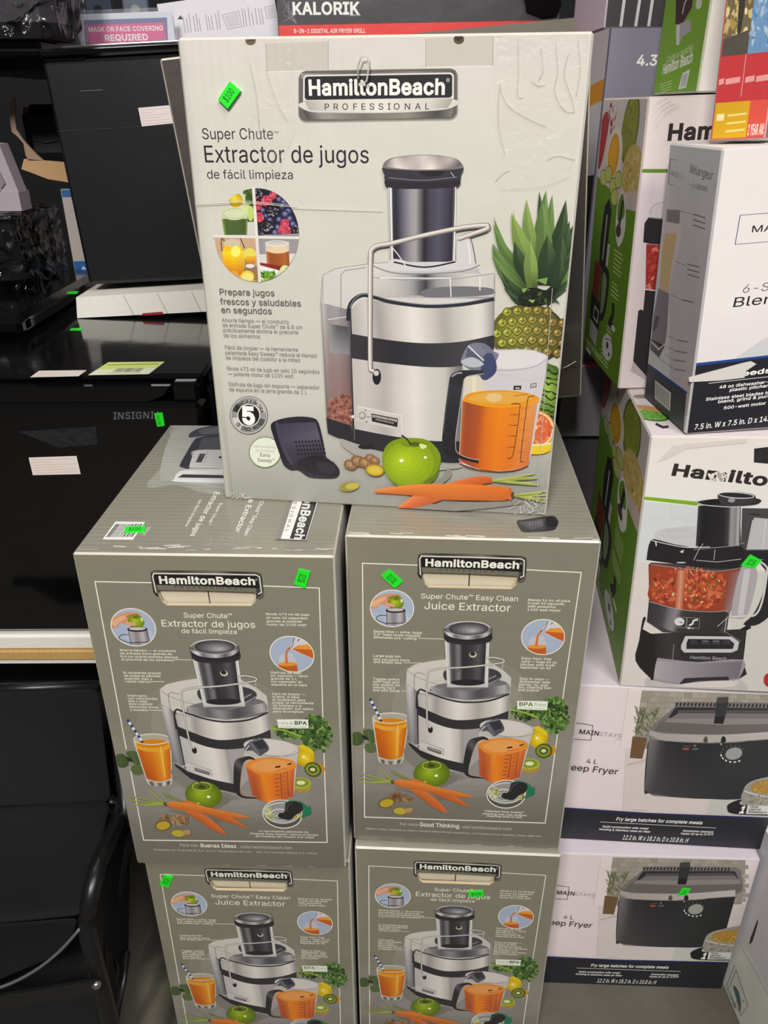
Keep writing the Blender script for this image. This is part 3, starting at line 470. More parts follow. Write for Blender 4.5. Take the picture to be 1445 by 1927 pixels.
class Art:
    def __init__(s, w, h, corners=None):
        s.w, s.h = w, h; s.layers = []; s.bounds = None; s.clipper = None; s.o = (0, 0); s.k = 1.0
        s.bounds = [(0.002, 0.002), (w-.002, 0.002), (w-.002, h-.002), (.002, h-.002)]
        if corners: s.src(corners)
    def src(s, corners):
        s.H = hom(corners, [(0, 0), (s.w, 0), (s.w, s.h), (0, s.h)]); s.o = (0, 0); s.k = 1.0; return s
    def view(s, ox, oy, k): s.o = (ox, oy); s.k = k; return s      # crop offset and magnification the coordinates were read at
    def m(s, p):
        x, y = s.o[0]+p[0]/s.k, s.o[1]+p[1]/s.k
        q = s.H@np.array([x, y, 1.0]); return (q[0]/q[2], q[1]/q[2])
    def clip(s, pts=None):
        if pts is None: s.clipper = None; return
        L_ = [s.m(p) for p in pts]
        ar = sum(L_[i-1][0]*L_[i][1]-L_[i][0]*L_[i-1][1] for i in range(len(L_)))
        s.clipper = L_ if ar > 0 else L_[::-1]
    def _add(s, polys):
        out = []
        for pts, cols in polys:
            pts, cols = clip_poly(pts, cols, s.bounds)
            if s.clipper and pts: pts, cols = clip_poly(pts, cols, s.clipper)
            if len(pts) >= 3: out.append((pts, cols))
        if out: s.layers.append(out)
    def poly(s, pts, col):
        c = list(col) if isinstance(col[0], (tuple, list)) else [col]*len(pts)
        s._add([([s.m(p) for p in pts], c)])
    def sp(s, pts, col, n=5): s.poly(smooth_pl(pts, n, True), col)
    def polys(s, lst): s._add([([s.m(p) for p in pts], [c]*len(pts)) for pts, c in lst])
    def ruled(s, top, bot, stops, stops2=None, n=28, rows=1):
        T, B = resamp(top, n), resamp(bot, n); out = []
        for r in range(rows):
            for i in range(n):
                q = []; c = []
                for (k, rr) in ((i, r), (i+1, r), (i+1, r+1), (i, r+1)):
                    t = rr/rows; p = (T[k][0]+(B[k][0]-T[k][0])*t, T[k][1]+(B[k][1]-T[k][1])*t)
                    q.append(s.m(p)); c0 = stops_at(stops, k/n); c.append(c0 if not stops2 else mixc(c0, stops_at(stops2, k/n), t))
                out.append((q, c))
        s._add(out)
    def epts(s, cx, cy, rx, ry, rot=0, n=36, a0=0, a1=360):
        r = math.radians(rot); o = []
        full = abs(a1-a0) >= 360
        for i in range(n if full else n+1):
            a = math.radians(a0+(a1-a0)*i/n); x, y = rx*math.cos(a), ry*math.sin(a)
            o.append((cx+x*math.cos(r)-y*math.sin(r), cy+x*math.sin(r)+y*math.cos(r)))
        return o
    def ell(s, cx, cy, rx, ry, col, rot=0, n=36, a0=0, a1=360): s.poly(s.epts(cx, cy, rx, ry, rot, n, a0, a1), col)
    def rad(s, cx, cy, rx, ry, c_out, c_in, hx=0, hy=0, steps=7, rot=0):
        for i in range(steps):
            t = i/(steps-1); k = 1-t*.86
            s.ell(cx+hx*t, cy+hy*t, rx*k, ry*k, mixc(c_out, c_in, t), rot)
    def ring(s, cx, cy, rx, ry, w, col, rot=0, n=40, a0=0, a1=360):
        o = s.epts(cx, cy, rx, ry, rot, n, a0, a1); i = s.epts(cx, cy, rx-w, ry-w, rot, n, a0, a1)
        m_ = len(o); full = abs(a1-a0) >= 360
        s.polys([([o[k], o[(k+1) % m_], i[(k+1) % m_], i[k]], col) for k in range(m_ if full else m_-1)])
    def line(s, pts, w, col, closed=False):
        P = [np.array(p, float) for p in pts]; n = len(P); L_, R_ = [], []
        ws = w if isinstance(w, (list, tuple)) else [w]*n
        for i in range(n):
            a = P[i-1] if (i > 0 or closed) else P[i]; b = P[(i+1) % n] if (i < n-1 or closed) else P[i]
            d1 = P[i]-a; d2 = b-P[i]
            d1 = d1/np.linalg.norm(d1) if np.linalg.norm(d1) > 0 else None; d2 = d2/np.linalg.norm(d2) if np.linalg.norm(d2) > 0 else None
            if d1 is None: d1 = d2
            if d2 is None: d2 = d1
            t = d1+d2; t = t/max(np.linalg.norm(t), 1e-6); nn = np.array([-t[1], t[0]]); c = max(.4, nn@np.array([-d1[1], d1[0]]))
            L_.append(P[i]+nn*ws[i]/2/c); R_.append(P[i]-nn*ws[i]/2/c)
        s.polys([([tuple(L_[i]), tuple(L_[(i+1) % n]), tuple(R_[(i+1) % n]), tuple(R_[i])], col) for i in range(n if closed else n-1)])
    def frame(s, pts, w, col): s.line(pts, w, col, True)
    def text(s, t, x0, x1, y0, cap, col, bold=0.0, slant=0.0, y1=None, track=1.0):
        vs, fs = glyphs(t, bold, track)
        if not vs: return
        p0 = np.array(s.m((x0, y0))); p1 = np.array(s.m((x1, y0 if y1 is None else y1)))
        if y1 is None: p1[1] = p0[1]
        ch = abs(s.m((x0, y0-cap))[1]-p0[1])
        if y1 is not None:
            q = np.array(s.m((x0, y0-cap))); ch = np.linalg.norm(q-p0)
        d = p1-p0; Lx = np.linalg.norm(d); d = d/Lx; up = np.array([d[1], -d[0]])
        mn = min(v[0] for v in vs); mx = max(v[0] for v in vs); sx = Lx/(mx-mn); sy = ch/CAPH
        V = [tuple(p0+d*((v[0]-mn)*sx+slant*v[1]*sy)+up*(v[1]*sy)) for v in vs]
        s._add([([V[i] for i in f], [col]*len(f)) for f in fs])
    def vtext(s, t, p0, p1, capvec, col, bold=0.0, track=1.0):
        # lettering running from p0 to p1 (pixels), letter tops towards capvec
        vs, fs = glyphs(t, bold, track)
        a = np.array(p0, float); b = np.array(p1, float); c = np.array(capvec, float)
        mn = min(v[0] for v in vs); mx = max(v[0] for v in vs)
        V = [s.m(tuple(a+(b-a)*((v[0]-mn)/(mx-mn))+c*(v[1]/CAPH))) for v in vs]
        s._add([([V[i] for i in f], [col]*len(f)) for f in fs])
    def arc_text(s, t, cx, cy, rx, ry, a0, a1, cap, col, flip=False, bold=.02):
        n = len(t)
        for i, ch in enumerate(t):
            if ch == ' ': continue
            a = math.radians(a0+(a1-a0)*(i+.5)/n); x, y = cx+rx*math.cos(a), cy+ry*math.sin(a)
            tx, ty = -math.sin(a), math.cos(a)
            if flip: tx, ty = -tx, -ty
            ux, uy = ty, -tx
            w = cap*(.28 if ch in 'IÍ' else .8)
            s.vtext(ch, (x-tx*w/2, y-ty*w/2), (x+tx*w/2, y+ty*w/2), (ux*cap, uy*cap), col, bold)
    def para(s, lines, bold=0.0, cap=5, col=(255, 255, 255), **k):
        for (t, x0, x1, y) in lines: s.text(t, x0, x1, y, cap, col, bold, **k)
    def blobs(s, n, fn, r0, r1, cols, asp=(.5, 1), k=.0, sides=7):
        lst = []
        for _ in range(n):
            x, y = fn(); r = random.uniform(r0, r1); a = random.uniform(*asp); rot = random.uniform(0, 180)
            lst.append((s.epts(x, y, r, r*a, rot, sides), jit(random.choice(cols), k)))
        for i in range(0, len(lst), 12): s.polys(lst[i:i+12])
EPS = 4e-6
def subtract(pts, cols, hole):
    """parts of a polygon outside a convex hole (clockwise on the y-down face)"""
    out = []; n = len(hole); P, C_ = pts, cols
    xs = [p[0] for p in pts]; ys = [p[1] for p in pts]; hx = [p[0] for p in hole]; hy = [p[1] for p in hole]
    if max(xs) < min(hx) or min(xs) > max(hx) or max(ys) < min(hy) or min(ys) > max(hy): return [(pts, cols)]
    for i in range(n):
        a, b = hole[i], hole[(i+1) % n]; big = 10.0
        L_ = math.hypot(b[0]-a[0], b[1]-a[1]); d = ((b[0]-a[0])/L_, (b[1]-a[1])/L_); nn = (d[1], -d[0])
        half = lambda sgn: [(a[0]-d[0]*big, a[1]-d[1]*big), (b[0]+d[0]*big, b[1]+d[1]*big)]
        q1, q2 = half(1)
        outer = [q2, q1, (q1[0]+nn[0]*big, q1[1]+nn[1]*big), (q2[0]+nn[0]*big, q2[1]+nn[1]*big)]
        inner = [q1, q2, (q2[0]-nn[0]*big, q2[1]-nn[1]*big), (q1[0]-nn[0]*big, q1[1]-nn[1]*big)]
        o_, oc = clip_poly(P, C_, outer)
        if len(o_) >= 3: out.append((o_, oc))
        P, C_ = clip_poly(P, C_, inner)
        if len(P) < 3: break
    return out
def emit(mb, art, origin, xd, dd, nrm, m, off=0.0, hole=None):
    o, xd, dd, nv = map(lambda v: np.array(v, float), (origin, xd, dd, nrm))
    want = float(np.cross(xd, dd)@nv)
    for i, lay in enumerate(art.layers):
        z = nv*(off+EPS*(i+1))
        if hole: lay = [r for pts, cols in lay for r in subtract(pts, cols, hole)]
        for pts, cols in lay:
            ar = sum(pts[k-1][0]*pts[k][1]-pts[k][0]*pts[k-1][1] for k in range(len(pts)))
            if abs(ar) < 1e-13: continue
            if (ar > 0) != (want > 0): pts = pts[::-1]; cols = cols[::-1]
            mb.poly([o+xd*p[0]+dd*p[1]+z for p in pts], m, list(cols))
def in_ell(cx, cy, rx, ry):
    def f():
        a = random.uniform(0, 2*math.pi); r = math.sqrt(random.random()); return (cx+rx*r*math.cos(a), cy+ry*r*math.sin(a))
    return f
def in_quad(a, b, c, d):
    def f():
        u, v = random.random(), random.random()
        return tuple((1-v)*((1-u)*a[i]+u*b[i])+v*((1-u)*d[i]+u*c[i]) for i in (0, 1))
    return f

# ------------------------------------------------------------------ cartons
FACES = {'front': lambda w, d, h: ((-w/2, -d/2, h), (1, 0, 0), (0, 0, -1), (0, -1, 0)),
         'left': lambda w, d, h: ((-w/2, d/2, h), (0, -1, 0), (0, 0, -1), (-1, 0, 0)),
         'right': lambda w, d, h: ((w/2, -d/2, h), (0, 1, 0), (0, 0, -1), (1, 0, 0)),
         'top': lambda w, d, h: ((-w/2, d/2, h), (1, 0, 0), (0, -1, 0), (0, 0, 1))}
class Carton:
    """front-left bottom corner (x, y, z), yaw about z, tilt in the plane of the front."""
    def __init__(s, name, label, cat, x, y, z, yaw, tilt, w, d, h, group=None):
        s.w, s.d, s.h = w, d, h
        c, sn, ct, st = math.cos(yaw), math.sin(yaw), math.cos(tilt), math.sin(tilt)
        s.a = np.array([c*ct, sn*ct, st]); s.b = np.array([-sn, c, 0]); s.k = np.array([-c*st, -sn*st, ct])
        s.o = np.array([x, y, z], float)
        base = s.o+s.a*w/2+s.b*d/2
        s.root = thing(name, label, cat, base, yaw, tilt, group)
        s.base = base
    def world(s, lp): return s.base+s.a*lp[0]+s.b*lp[1]+s.k*lp[2]
    def face_px(s, f):
        o, xd, dd, n = FACES[f](s.w, s.d, s.h)
        fw, fh = s.fdim(f); o = np.array(o); xd = np.array(xd); dd = np.array(dd)
        return [proj(s.world(o+xd*u+dd*v)) for u, v in ((0, 0), (fw, 0), (fw, fh), (0, fh))]
    def fdim(s, f): return {'front': (s.w, s.h), 'left': (s.d, s.h), 'right': (s.d, s.h), 'top': (s.w, s.d)}[f]
    def art(s, f, corners=None): w, h = s.fdim(f); return Art(w, h, corners or s.face_px(f))
    def build(s, cols, edge, arts={}, m=None, bev=.0025, part='carton', hole=None, default=(200, 200, 200), hole_cols=None):
        m = m or CARTON; mb = MB()
        mb.cbox((0, 0, 0), s.w, s.d, s.h, bev, cols, edge, m, default, skip=('front',) if hole else ())
        if hole:
            o, xd, dd, n = map(np.array, FACES['front'](s.w, s.d, s.h)); P = lambda p, dep=0: o+xd*p[0]+dd*p[1]-n*dep
            L_ = min(range(len(hole)), key=lambda i: hole[i][0]); R_ = max(range(len(hole)), key=lambda i: hole[i][0]); nh = len(hole)
            # hole listed clockwise from its left end over the top
            up = [hole[(L_+k) % nh] for k in range(((R_-L_) % nh)+1)]; lo = [hole[(R_+k) % nh] for k in range(((L_-R_) % nh)+1)]
            a, b_ = bev, s.w-bev; t, e = bev, s.h-bev; yl, yr = hole[L_][1], hole[R_][1]
            mb.poly([P(p) for p in ([(a, t), (a, yl)]+up+[(b_, yr), (b_, t)])], m, cols.get('front', default))
            mb.poly([P(p) for p in ([(b_, yr)]+lo+[(a, yl), (a, e), (b_, e)])], m, cols.get('front', default))
            dep = .004
            for k in range(nh):
                p, q = hole[k], hole[(k+1) % nh]; mb.poly([P(p), P(q), P(q, dep), P(p, dep)], RAW)
        for f, a in arts.items():
            o, xd, dd, n = FACES[f](s.w, s.d, s.h); emit(mb, a, o, xd, dd, n, m, 0.0, hole if f == 'front' else None)
        s.body = mb.build(part, s.root)
        s.nl = {f: len(a.layers) for f, a in arts.items()}
        if hole: s.flaps(hole, hole_cols)
        return s
    def flaps(s, hole, cols):
        o, xd, dd, n = map(np.array, FACES['front'](s.w, s.d, s.h))
        x0 = min(p[0] for p in hole); x1 = max(p[0] for p in hole); y0 = min(p[1] for p in hole); y1 = max(p[1] for p in hole)
        xm = (x0+x1)/2
        for (u0, u1) in ((x0-.004, xm-.0006), (xm+.0006, x1+.004)):
            mb = MB()
            a = [o+xd*u+dd*v-n*dep for u, v, dep in ((u0, y0-.002, .0045), (u1, y0-.002, .0045), (u1, y1+.002, .0065), (u0, y1+.002, .0065))]
            mb.prism(a, -n*.002, PAPER, cols or (214, 204, 178))
            mb.build('hand_hole_flap', s.root)
    def slab(s, f, quad_px, name, col, draw=None, m=None, th=.0004, corners=None, label=None, view=None, back=None):
        """a thin label, sticker or patch lying on face f; outline read in photo pixels."""
        a = s.art(f, corners)
        if view: a.view(*view)
        o, xd, dd, n = map(np.array, FACES[f](s.w, s.d, s.h)); m = m or STICK
        off = EPS*(s.nl.get(f, 0)+2)
        pts = [a.m(p) for p in quad_px]
        ar = sum(pts[k-1][0]*pts[k][1]-pts[k][0]*pts[k-1][1] for k in range(len(pts)))
        if (ar > 0) != (float(np.cross(xd, dd)@n) > 0): pts = pts[::-1]
        mb = MB(); mb.prism([o+xd*p[0]+dd*p[1] for p in pts], n*(off+th), m, col)
        if draw:
            draw(a); emit(mb, a, o, xd, dd, n, m, off+th)
        p = mb.build(name, s.root)
        if label: p['label'] = label
        return p
    def price(s, f, q, txt='$100', corners=None, flip=False, view=None):
        G = (34, 226, 40)
        def d(a):
            c = [((1-u)*((1-v)*q[0][i]+v*q[3][i])+u*((1-v)*q[1][i]+v*q[2][i])) for (u, v) in ((.2, .72), (.8, .72), (.2, .25)) for i in (0, 1)]
            p0, p1, pu = (c[0], c[1]), (c[2], c[3]), (c[4]-c[0], c[5]-c[1])
            a.vtext(txt, p0, p1, pu, (14, 90, 22), .012)
        return s.slab(f, q, 'price_sticker', G, d, corners=corners, view=view)
# ------------------------------------------------------------------ setting
def structure(name, mb):
    o = mb.build(name); o['kind'] = 'structure'; return o
b = MB(); b.box((-3.2, -2.5, -.06), (3.2, 3.2, 0), CONCRETE); structure('floor', b)
b = MB(); b.box((-3.2, 3.2, -.06), (3.2, 3.28, 3.4), DARKWALL); structure('wall_back', b)
b = MB(); b.box((-3.28, .2, -.06), (-3.2, 3.28, 3.4), DARKWALL); structure('wall_left', b)
b = MB(); b.box((3.2, .2, -.06), (3.28, 3.28, 3.4), DARKWALL); structure('wall_right', b)

# ------------------------------------------------------------------ print layout: the large white front
WB, DB, HB = .3505, .2571, .44           # juicer carton: wide side, narrow side, height
INK = (38, 34, 40); GRY = (100, 99, 98); WHT = (246, 244, 238)
C_T = [(332, 68), (1116, 60), (1031, 973), (424, 937)]
C_GR = [(653, 1011), (1126, 1020), (1054, 1600), (667, 1579)]
C_GL = [(132, 1036), (632, 1049), (654, 1633), (254, 1627)]

def logo_plate(a, q, full=True):
    """plate with chrome rim: q = outer corners TL TR BR BL in pixels"""
    pass
def steel_stops(k=0):
    return [(0, (176, 172, 170)), (.12, (205, 200, 194)), (.2, (160, 156, 154)), (.3, (196, 190, 184)), (.45, (226, 222, 214)), (.55, (206, 200, 192)), (.66, (170, 166, 162)), (.75, (196, 192, 184)), (.9, (220, 216, 208)), (.96, (186, 182, 178)), (1, (140, 138, 138))]
TUBE = [(0, (58, 56, 66)), (.06, (40, 38, 48)), (.14, (86, 84, 98)), (.22, (120, 118, 128)), (.3, (150, 146, 148)), (.38, (160, 156, 154)), (.46, (92, 88, 92)), (.52, (38, 36, 42)), (.6, (66, 64, 76)), (.75, (82, 80, 96)), (.88, (64, 62, 74)), (.95, (48, 46, 56)), (1, (34, 32, 40))]

def white_front():
    a = Art(WB, HB, C_T)
    # paper: off-white running to the grey table in the picture
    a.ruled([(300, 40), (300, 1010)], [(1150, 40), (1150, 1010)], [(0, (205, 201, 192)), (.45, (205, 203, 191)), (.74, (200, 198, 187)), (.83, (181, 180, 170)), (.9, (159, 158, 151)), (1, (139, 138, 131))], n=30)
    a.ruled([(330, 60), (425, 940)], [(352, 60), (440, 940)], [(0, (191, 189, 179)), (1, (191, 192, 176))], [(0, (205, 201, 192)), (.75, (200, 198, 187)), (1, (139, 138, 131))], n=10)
    # glued flaps pressed into the top edge
    for q in ([(499, 80), (617, 76), (617, 131), (502, 133)], [(800, 72), (926, 66), (926, 124), (800, 126)]):
        a.poly(q, (192, 186, 176)); a.line(q[1:]+[q[0]], 1.2, (157, 152, 141)); a.line([q[3], q[2]], 2.2, (220, 216, 207))
    # tab holes
    for cx, cy in ((471, 72), (862, 72)): a.ell(cx, cy+2, 10, 9, (85, 68, 44)); a.ell(cx, cy-1, 7, 6, (50, 39, 28))
    # --- brand plate
    R = lambda x0, y0, x1, y1, r, sk=0: [(x, y+sk*(x-x0)) for x, y in ([(x0+r-r*math.cos(t), y0+r-r*math.sin(t)) for t in [i*math.pi/12 for i in range(7)]]+[(x1-r+r*math.sin(t), y0+r-r*math.cos(t)) for t in [i*math.pi/12 for i in range(7)]]+[(x1-r+r*math.cos(t), y1-r+r*math.sin(t)) for t in [i*math.pi/12 for i in range(7)]]+[(x0+r-r*math.sin(t), y1-r+r*math.cos(t)) for t in [i*math.pi/12 for i in range(7)]])]
    a.poly(R(561, 131, 861, 229, 16, -.012), (150, 146, 136))
    a.poly(R(562, 132, 859, 226, 15, -.012), (96, 93, 88))
    a.ruled([(566, 136), (856, 132)], [(566, 146), (856, 142)], [(0, (150, 146, 140)), (.3, (92, 90, 86)), (.7, (128, 124, 118)), (1, (84, 82, 78))])
    a.ruled([(570, 206), (710, 212), (852, 204)], [(578, 222), (710, 223), (848, 219)], [(0, (70, 68, 66)), (.12, (150, 147, 140)), (.4, (112, 110, 104)), (.7, (136, 133, 126)), (.9, (70, 68, 66)), (1, (120, 118, 112))])
    a.poly(R(570, 139, 853, 200, 8, -.012)+[], (216, 212, 204))
    a.sp([(570, 190), (710, 186), (852, 186), (846, 203), (780, 209), (710, 211), (630, 210), (580, 207)], (206, 201, 190))
    a.ruled([(572, 187), (852, 184)], [(582, 205), (710, 210), (842, 202)], [(0, (168, 165, 156)), (.15, (206, 202, 192)), (.5, (220, 216, 206)), (.85, (206, 202, 192)), (1, (160, 156, 148))])
    a.poly(R(573, 142, 850, 186, 6, -.012), (34, 33, 36))
    a.text('HamiltonBeach', 581, 836, 176.5, 27.5, (236, 233, 226), .028)
    a.ring(842, 150, 3.2, 3.6, .7, (220, 218, 212)); a.text('R', 840.8, 843.4, 151.8, 3.4, (220, 218, 212))
    a.text('PROFESSIONAL', 611, 807, 204.5, 11.5, (44, 42, 42), .004, track=1.6)
    # --- headings
    a.text('Super Chute', 381, 514, 258.5, 20.5, INK); a.text('TM', 514, 523, 248, 4, INK)
    a.text('Extractor de jugos', 386, 694, 302, 31.5, INK, .002)
    a.text('de fácil limpieza', 390, 551, 332.5, 16.5, INK)
    # --- four-part picture disc
    cx, cy, rx, ry = 483.5, 439, 79.5, 88
    def quadrant(a0, pts0):
        e = a.epts(cx, cy, rx, ry, -2, 14, a0, a0+90); a.clip([pts0]+e)
    V = lambda: a.view(380, 330, 6.881)
    N_ = lambda: a.view(0, 0, 1)
    quadrant(180, (cx-1, cy))           # green juice
    a.poly([(400, 340), (490, 340), (490, 445), (400, 445)], (206, 202, 194)); V()
    a.poly([(430, 100), (660, 100), (668, 580), (560, 580), (560, 200)], (58, 76, 34)); a.blobs(30, in_quad((520, 120), (660, 140), (660, 560), (590, 420)), 10, 34, [(70, 100, 40), (36, 50, 26), (150, 190, 90)], k=8)
    a.rad(438, 300, 92, 92, (196, 160, 12), (240, 214, 40), -20, -24)
    a.poly([(250, 420), (590, 400), (590, 640), (560, 745), (290, 745), (255, 620)], (196, 204, 158))
    a.ruled([(255, 540), (590, 540)], [(290, 748), (585, 748)], [(0, (140, 160, 90)), (.12, (74, 96, 40)), (.5, (76, 96, 50)), (.9, (66, 88, 38)), (1, (120, 140, 80))])
    a.ell(420, 480, 160, 78, (160, 180, 110)); a.ell(420, 470, 140, 60, (206, 212, 176)); a.ring(420, 470, 160, 80, 9, (220, 224, 200))
    a.ell(565, 405, 56, 70, (206, 216, 150)); a.ell(630, 470, 40, 100, (190, 206, 110)); N_()
    quadrant(270, (cx+1, cy))           # berries
    a.poly([(470, 340), (575, 340), (575, 450), (470, 450)], (34, 28, 46)); V()
    for x, y, r in ((1000, 290, 34), (1060, 330, 40), (1120, 440, 44), (1140, 540, 40), (1180, 610, 38), (985, 650, 36), (1000, 550, 36), (880, 560, 34), (835, 500, 26), (790, 430, 30), (1040, 380, 40), (1080, 480, 44), (950, 720, 40)):
        a.rad(x, y, r+8, r+8, (44, 44, 78), (150, 156, 196), -8, -8, 4)
    def rasp(x, y, r, c):
        a.ell(x, y, r, r, c); a.blobs(int(r*.6), in_ell(x, y, r*.85, r*.85), 8, 15, [mixc(c, (255, 255, 255), .25), mixc(c, (0, 0, 0), .2), c], (.8, 1))
    for x, y, r in ((840, 310, 72), (920, 240, 50), (720, 370, 60), (740, 520, 66), (1075, 600, 58), (1070, 700, 86), (690, 260, 30)): rasp(x, y, r, (196, 62, 84))
    for x, y, r in ((910, 430, 92), (840, 640, 92), (740, 200, 70), (1215, 680, 60), (760, 720, 50)):
        a.ell(x, y, r, r*.9, (24, 22, 30)); a.blobs(int(r*.5), in_ell(x, y, r*.85, r*.8), 7, 14, [(70, 66, 78), (40, 36, 48), (150, 146, 156)], (.6, 1))
    N_(); quadrant(90, (cx-1, cy+1))    # orange juice
    a.poly([(400, 436), (490, 436), (490, 535), (400, 535)], (196, 164, 130)); V()
    a.poly([(240, 780), (270, 780), (560, 1300), (700, 1340), (730, 1350), (740, 1180)], (150, 116, 84)); a.line([(495, 780), (555, 920)], 12, (60, 44, 40)); a.line([(262, 780), (250, 830), (262, 960)], 14, (110, 60, 40))
    a.poly([(300, 860), (480, 860), (540, 960), (560, 1100), (540, 1230), (470, 1280), (270, 1120), (270, 960)], (238, 190, 20))
    a.ruled([(260, 960), (555, 960)], [(300, 1270), (540, 1270)], [(0, (236, 206, 30)), (.5, (242, 222, 24)), (1, (232, 206, 60))], [(0, (226, 120, 30)), (1, (206, 100, 20))])
    a.ell(390, 850, 110, 50, (206, 190, 160)); a.ell(440, 960, 60, 70, (244, 236, 110)); a.ell(620, 1000, 86, 80, (224, 214, 90)); a.ruled([(560, 1020), (700, 1020)], [(580, 1130), (690, 1130)], [(0, (232, 196, 40)), (1, (226, 180, 60))], [(0, (200, 90, 30)), (1, (206, 100, 30))])
    a.ell(625, 1150, 60, 26, (230, 222, 212)); a.ell(590, 1290, 90, 80, (230, 200, 60)); a.ell(590, 1300, 74, 64, (236, 222, 130)); a.ell(420, 1260, 60, 50, (226, 160, 60)); N_()
    quadrant(0, (cx+1, cy+1))           # amber glass
    a.poly([(475, 436), (575, 436), (575, 545), (475, 545)], (150, 146, 148)); V()
    a.poly([(740, 1000), (1260, 990), (1260, 1350), (740, 1350)], (216, 210, 204))
    a.poly([(820, 840), (1130, 840), (1140, 1160), (840, 1110)], (206, 196, 184))
    a.ruled([(835, 960), (1130, 960)], [(850, 1170), (1140, 1170)], [(0, (186, 110, 60)), (.2, (150, 74, 32)), (.5, (160, 84, 40)), (.8, (176, 100, 50)), (1, (150, 80, 40))])
    a.ell(985, 945, 140, 44, (226, 200, 160)); a.ring(975, 860, 150, 40, 10, (232, 228, 222))
    a.poly([(750, 1105), (1040, 1150), (1010, 1210), (760, 1140)], (134, 42, 30)); a.poly([(750, 1150), (1000, 1210), (980, 1240), (750, 1190)], (240, 236, 230))
    a.ell(1080, 1220, 70, 80, (196, 210, 120)); a.ell(1070, 1210, 54, 62, (214, 224, 160))
    a.blobs(46, in_quad((760, 1230), (1020, 1230), (960, 1345), (760, 1345)), 14, 44, [(90, 150, 40), (150, 190, 70), (50, 90, 20)], (.25, .6), 8)
    N_(); a.clip()
    a.line([(477, 349), (489.5, 528)], 5.5, (222, 218, 208)); a.line([(402, 441), (564, 444.5)], 5, (222, 218, 208))
    # --- copy
    a.para([('Prepara jugos', 414, 517, 551), ('frescos y saludables', 415, 567, 569), ('en segundos', 417, 512, 585)], .006, 11.5, GRY)
    a.para([('Ahorra tiempo — el conducto', 418, 544, 602), ('de entrada Super Chute™ de 8.8 cm', 419.5, 569, 611.5), ('prácticamente elimina el precorte', 420.5, 562, 621), ('de los alimentos', 421.5, 490, 631), ('Fácil de limpiar — la herramienta', 424, 561, 653.5), ('patentada Easy Sweep™ reduce el tiempo', 424.5, 597, 663.5), ('de limpieza del colador a la mitad', 425.5, 565, 673), ('Rinde 473 ml de jugo en solo 10 segundos', 428, 602, 693.5), ('— potente motor de 1100 watt', 429.5, 553, 703.5), ('Disfruta de jugo sin espuma — separador', 431, 602, 723), ('de espuma en la jarra grande de 1 L', 432, 579, 733)], .0, 7.2, (138, 137, 133))
    # --- warranty seal
    a.ell(469, 779, 36, 36, (56, 54, 54)); a.ring(469, 779, 35, 35, 2.5, (190, 188, 184)); a.ring(469, 779, 32, 32, 12, (150, 148, 146))
    a.ring(469, 779, 32, 32, 12, (206, 204, 200), a0=300, a1=350, n=10); a.ring(469, 779, 32, 32, 12, (206, 204, 200), a0=120, a1=170, n=10); a.ring(469, 779, 32, 32, 12, (70, 68, 68), a0=195, a1=225, n=8); a.ring(469, 779, 32, 32, 12, (84, 82, 80), a0=15, a1=40, n=8)
    a.ring(469, 779, 21.5, 21.5, 1.6, (230, 228, 224)); a.ell(469, 779, 20, 20, (26, 24, 26))
    a.text('5', 457, 481.5, 794, 30, (250, 250, 248), .045)
    a.arc_text('GARANTÍA LIMITADA', 469, 779, 23, 23, 195, 350, 6.3, (30, 28, 30)); a.arc_text('DE CINCO AÑOS', 469, 779, 29.5, 29.5, 145, 40, 6.3, (30, 28, 30), flip=True)
    # --- cleaning tool badge and tool
    a.ell(500, 849, 30.5, 29.5, (96, 130, 64)); a.ell(500, 849, 29, 28, (228, 230, 214))
    a.para([('Herramienta', 479, 520, 840), ('de limpieza', 482, 518, 847.5)], 0, 5, (160, 172, 140)); a.para([('Easy', 491, 510, 857), ('Sweep™', 486, 518, 867)], .004, 7, (84, 104, 60))
    tool = [(510.6, 798), (521, 789), (542, 783.5), (568, 781.5), (592, 784.7), (601, 794), (609, 825), (616.5, 861), (629.4, 868), (641, 884.7), (634, 898), (603, 899), (582, 896), (563.5, 884), (548, 883), (535, 873), (526, 849), (516, 820)]
    a.sp(tool, (40, 38, 50))
    a.ruled([(524, 795), (535, 874)], [(596, 792), (614, 862)], [(0, (62, 58, 72)), (.4, (70, 68, 84)), (1, (50, 48, 60))], [(0, (74, 72, 86)), (.4, (92, 90, 104)), (.7, (60, 58, 70)), (1, (38, 36, 46))], n=12, rows=5)
    a.sp([(512, 800), (524, 794), (536, 846), (552, 880), (538, 874), (526, 848)], (34, 32, 44)); a.sp([(519, 797), (526, 796), (540, 845), (552, 870), (546, 868), (531, 840)], (70, 66, 84))
    a.sp([(560, 868), (585, 856), (612, 858), (628, 869), (640, 884), (630, 896), (600, 892), (578, 884)], (30, 28, 36)); a.sp([(600, 870), (620, 868), (634, 882), (622, 890), (604, 884)], (44, 42, 52))
    for r in range(4):
        for c in range(9):
            a.ell(558+r*1.8+c*6.2, 830+r*7.6-(c*.3), 1.7, 2.4, (20, 18, 26), 20, 8)
    # --- pineapple, melon, grapefruit
    P = lambda: a.view(820, 340, 4.661)
    P(); a.clip([(500, 0), (1260, 0), (1180, 1000), (1105, 1640), (500, 1640)])
    a.ell(828, 1340, 318, 262, (60, 60, 30)); a.rad(800, 1330, 310, 256, (96, 92, 40), (150, 150, 66), -110, -30, 6)
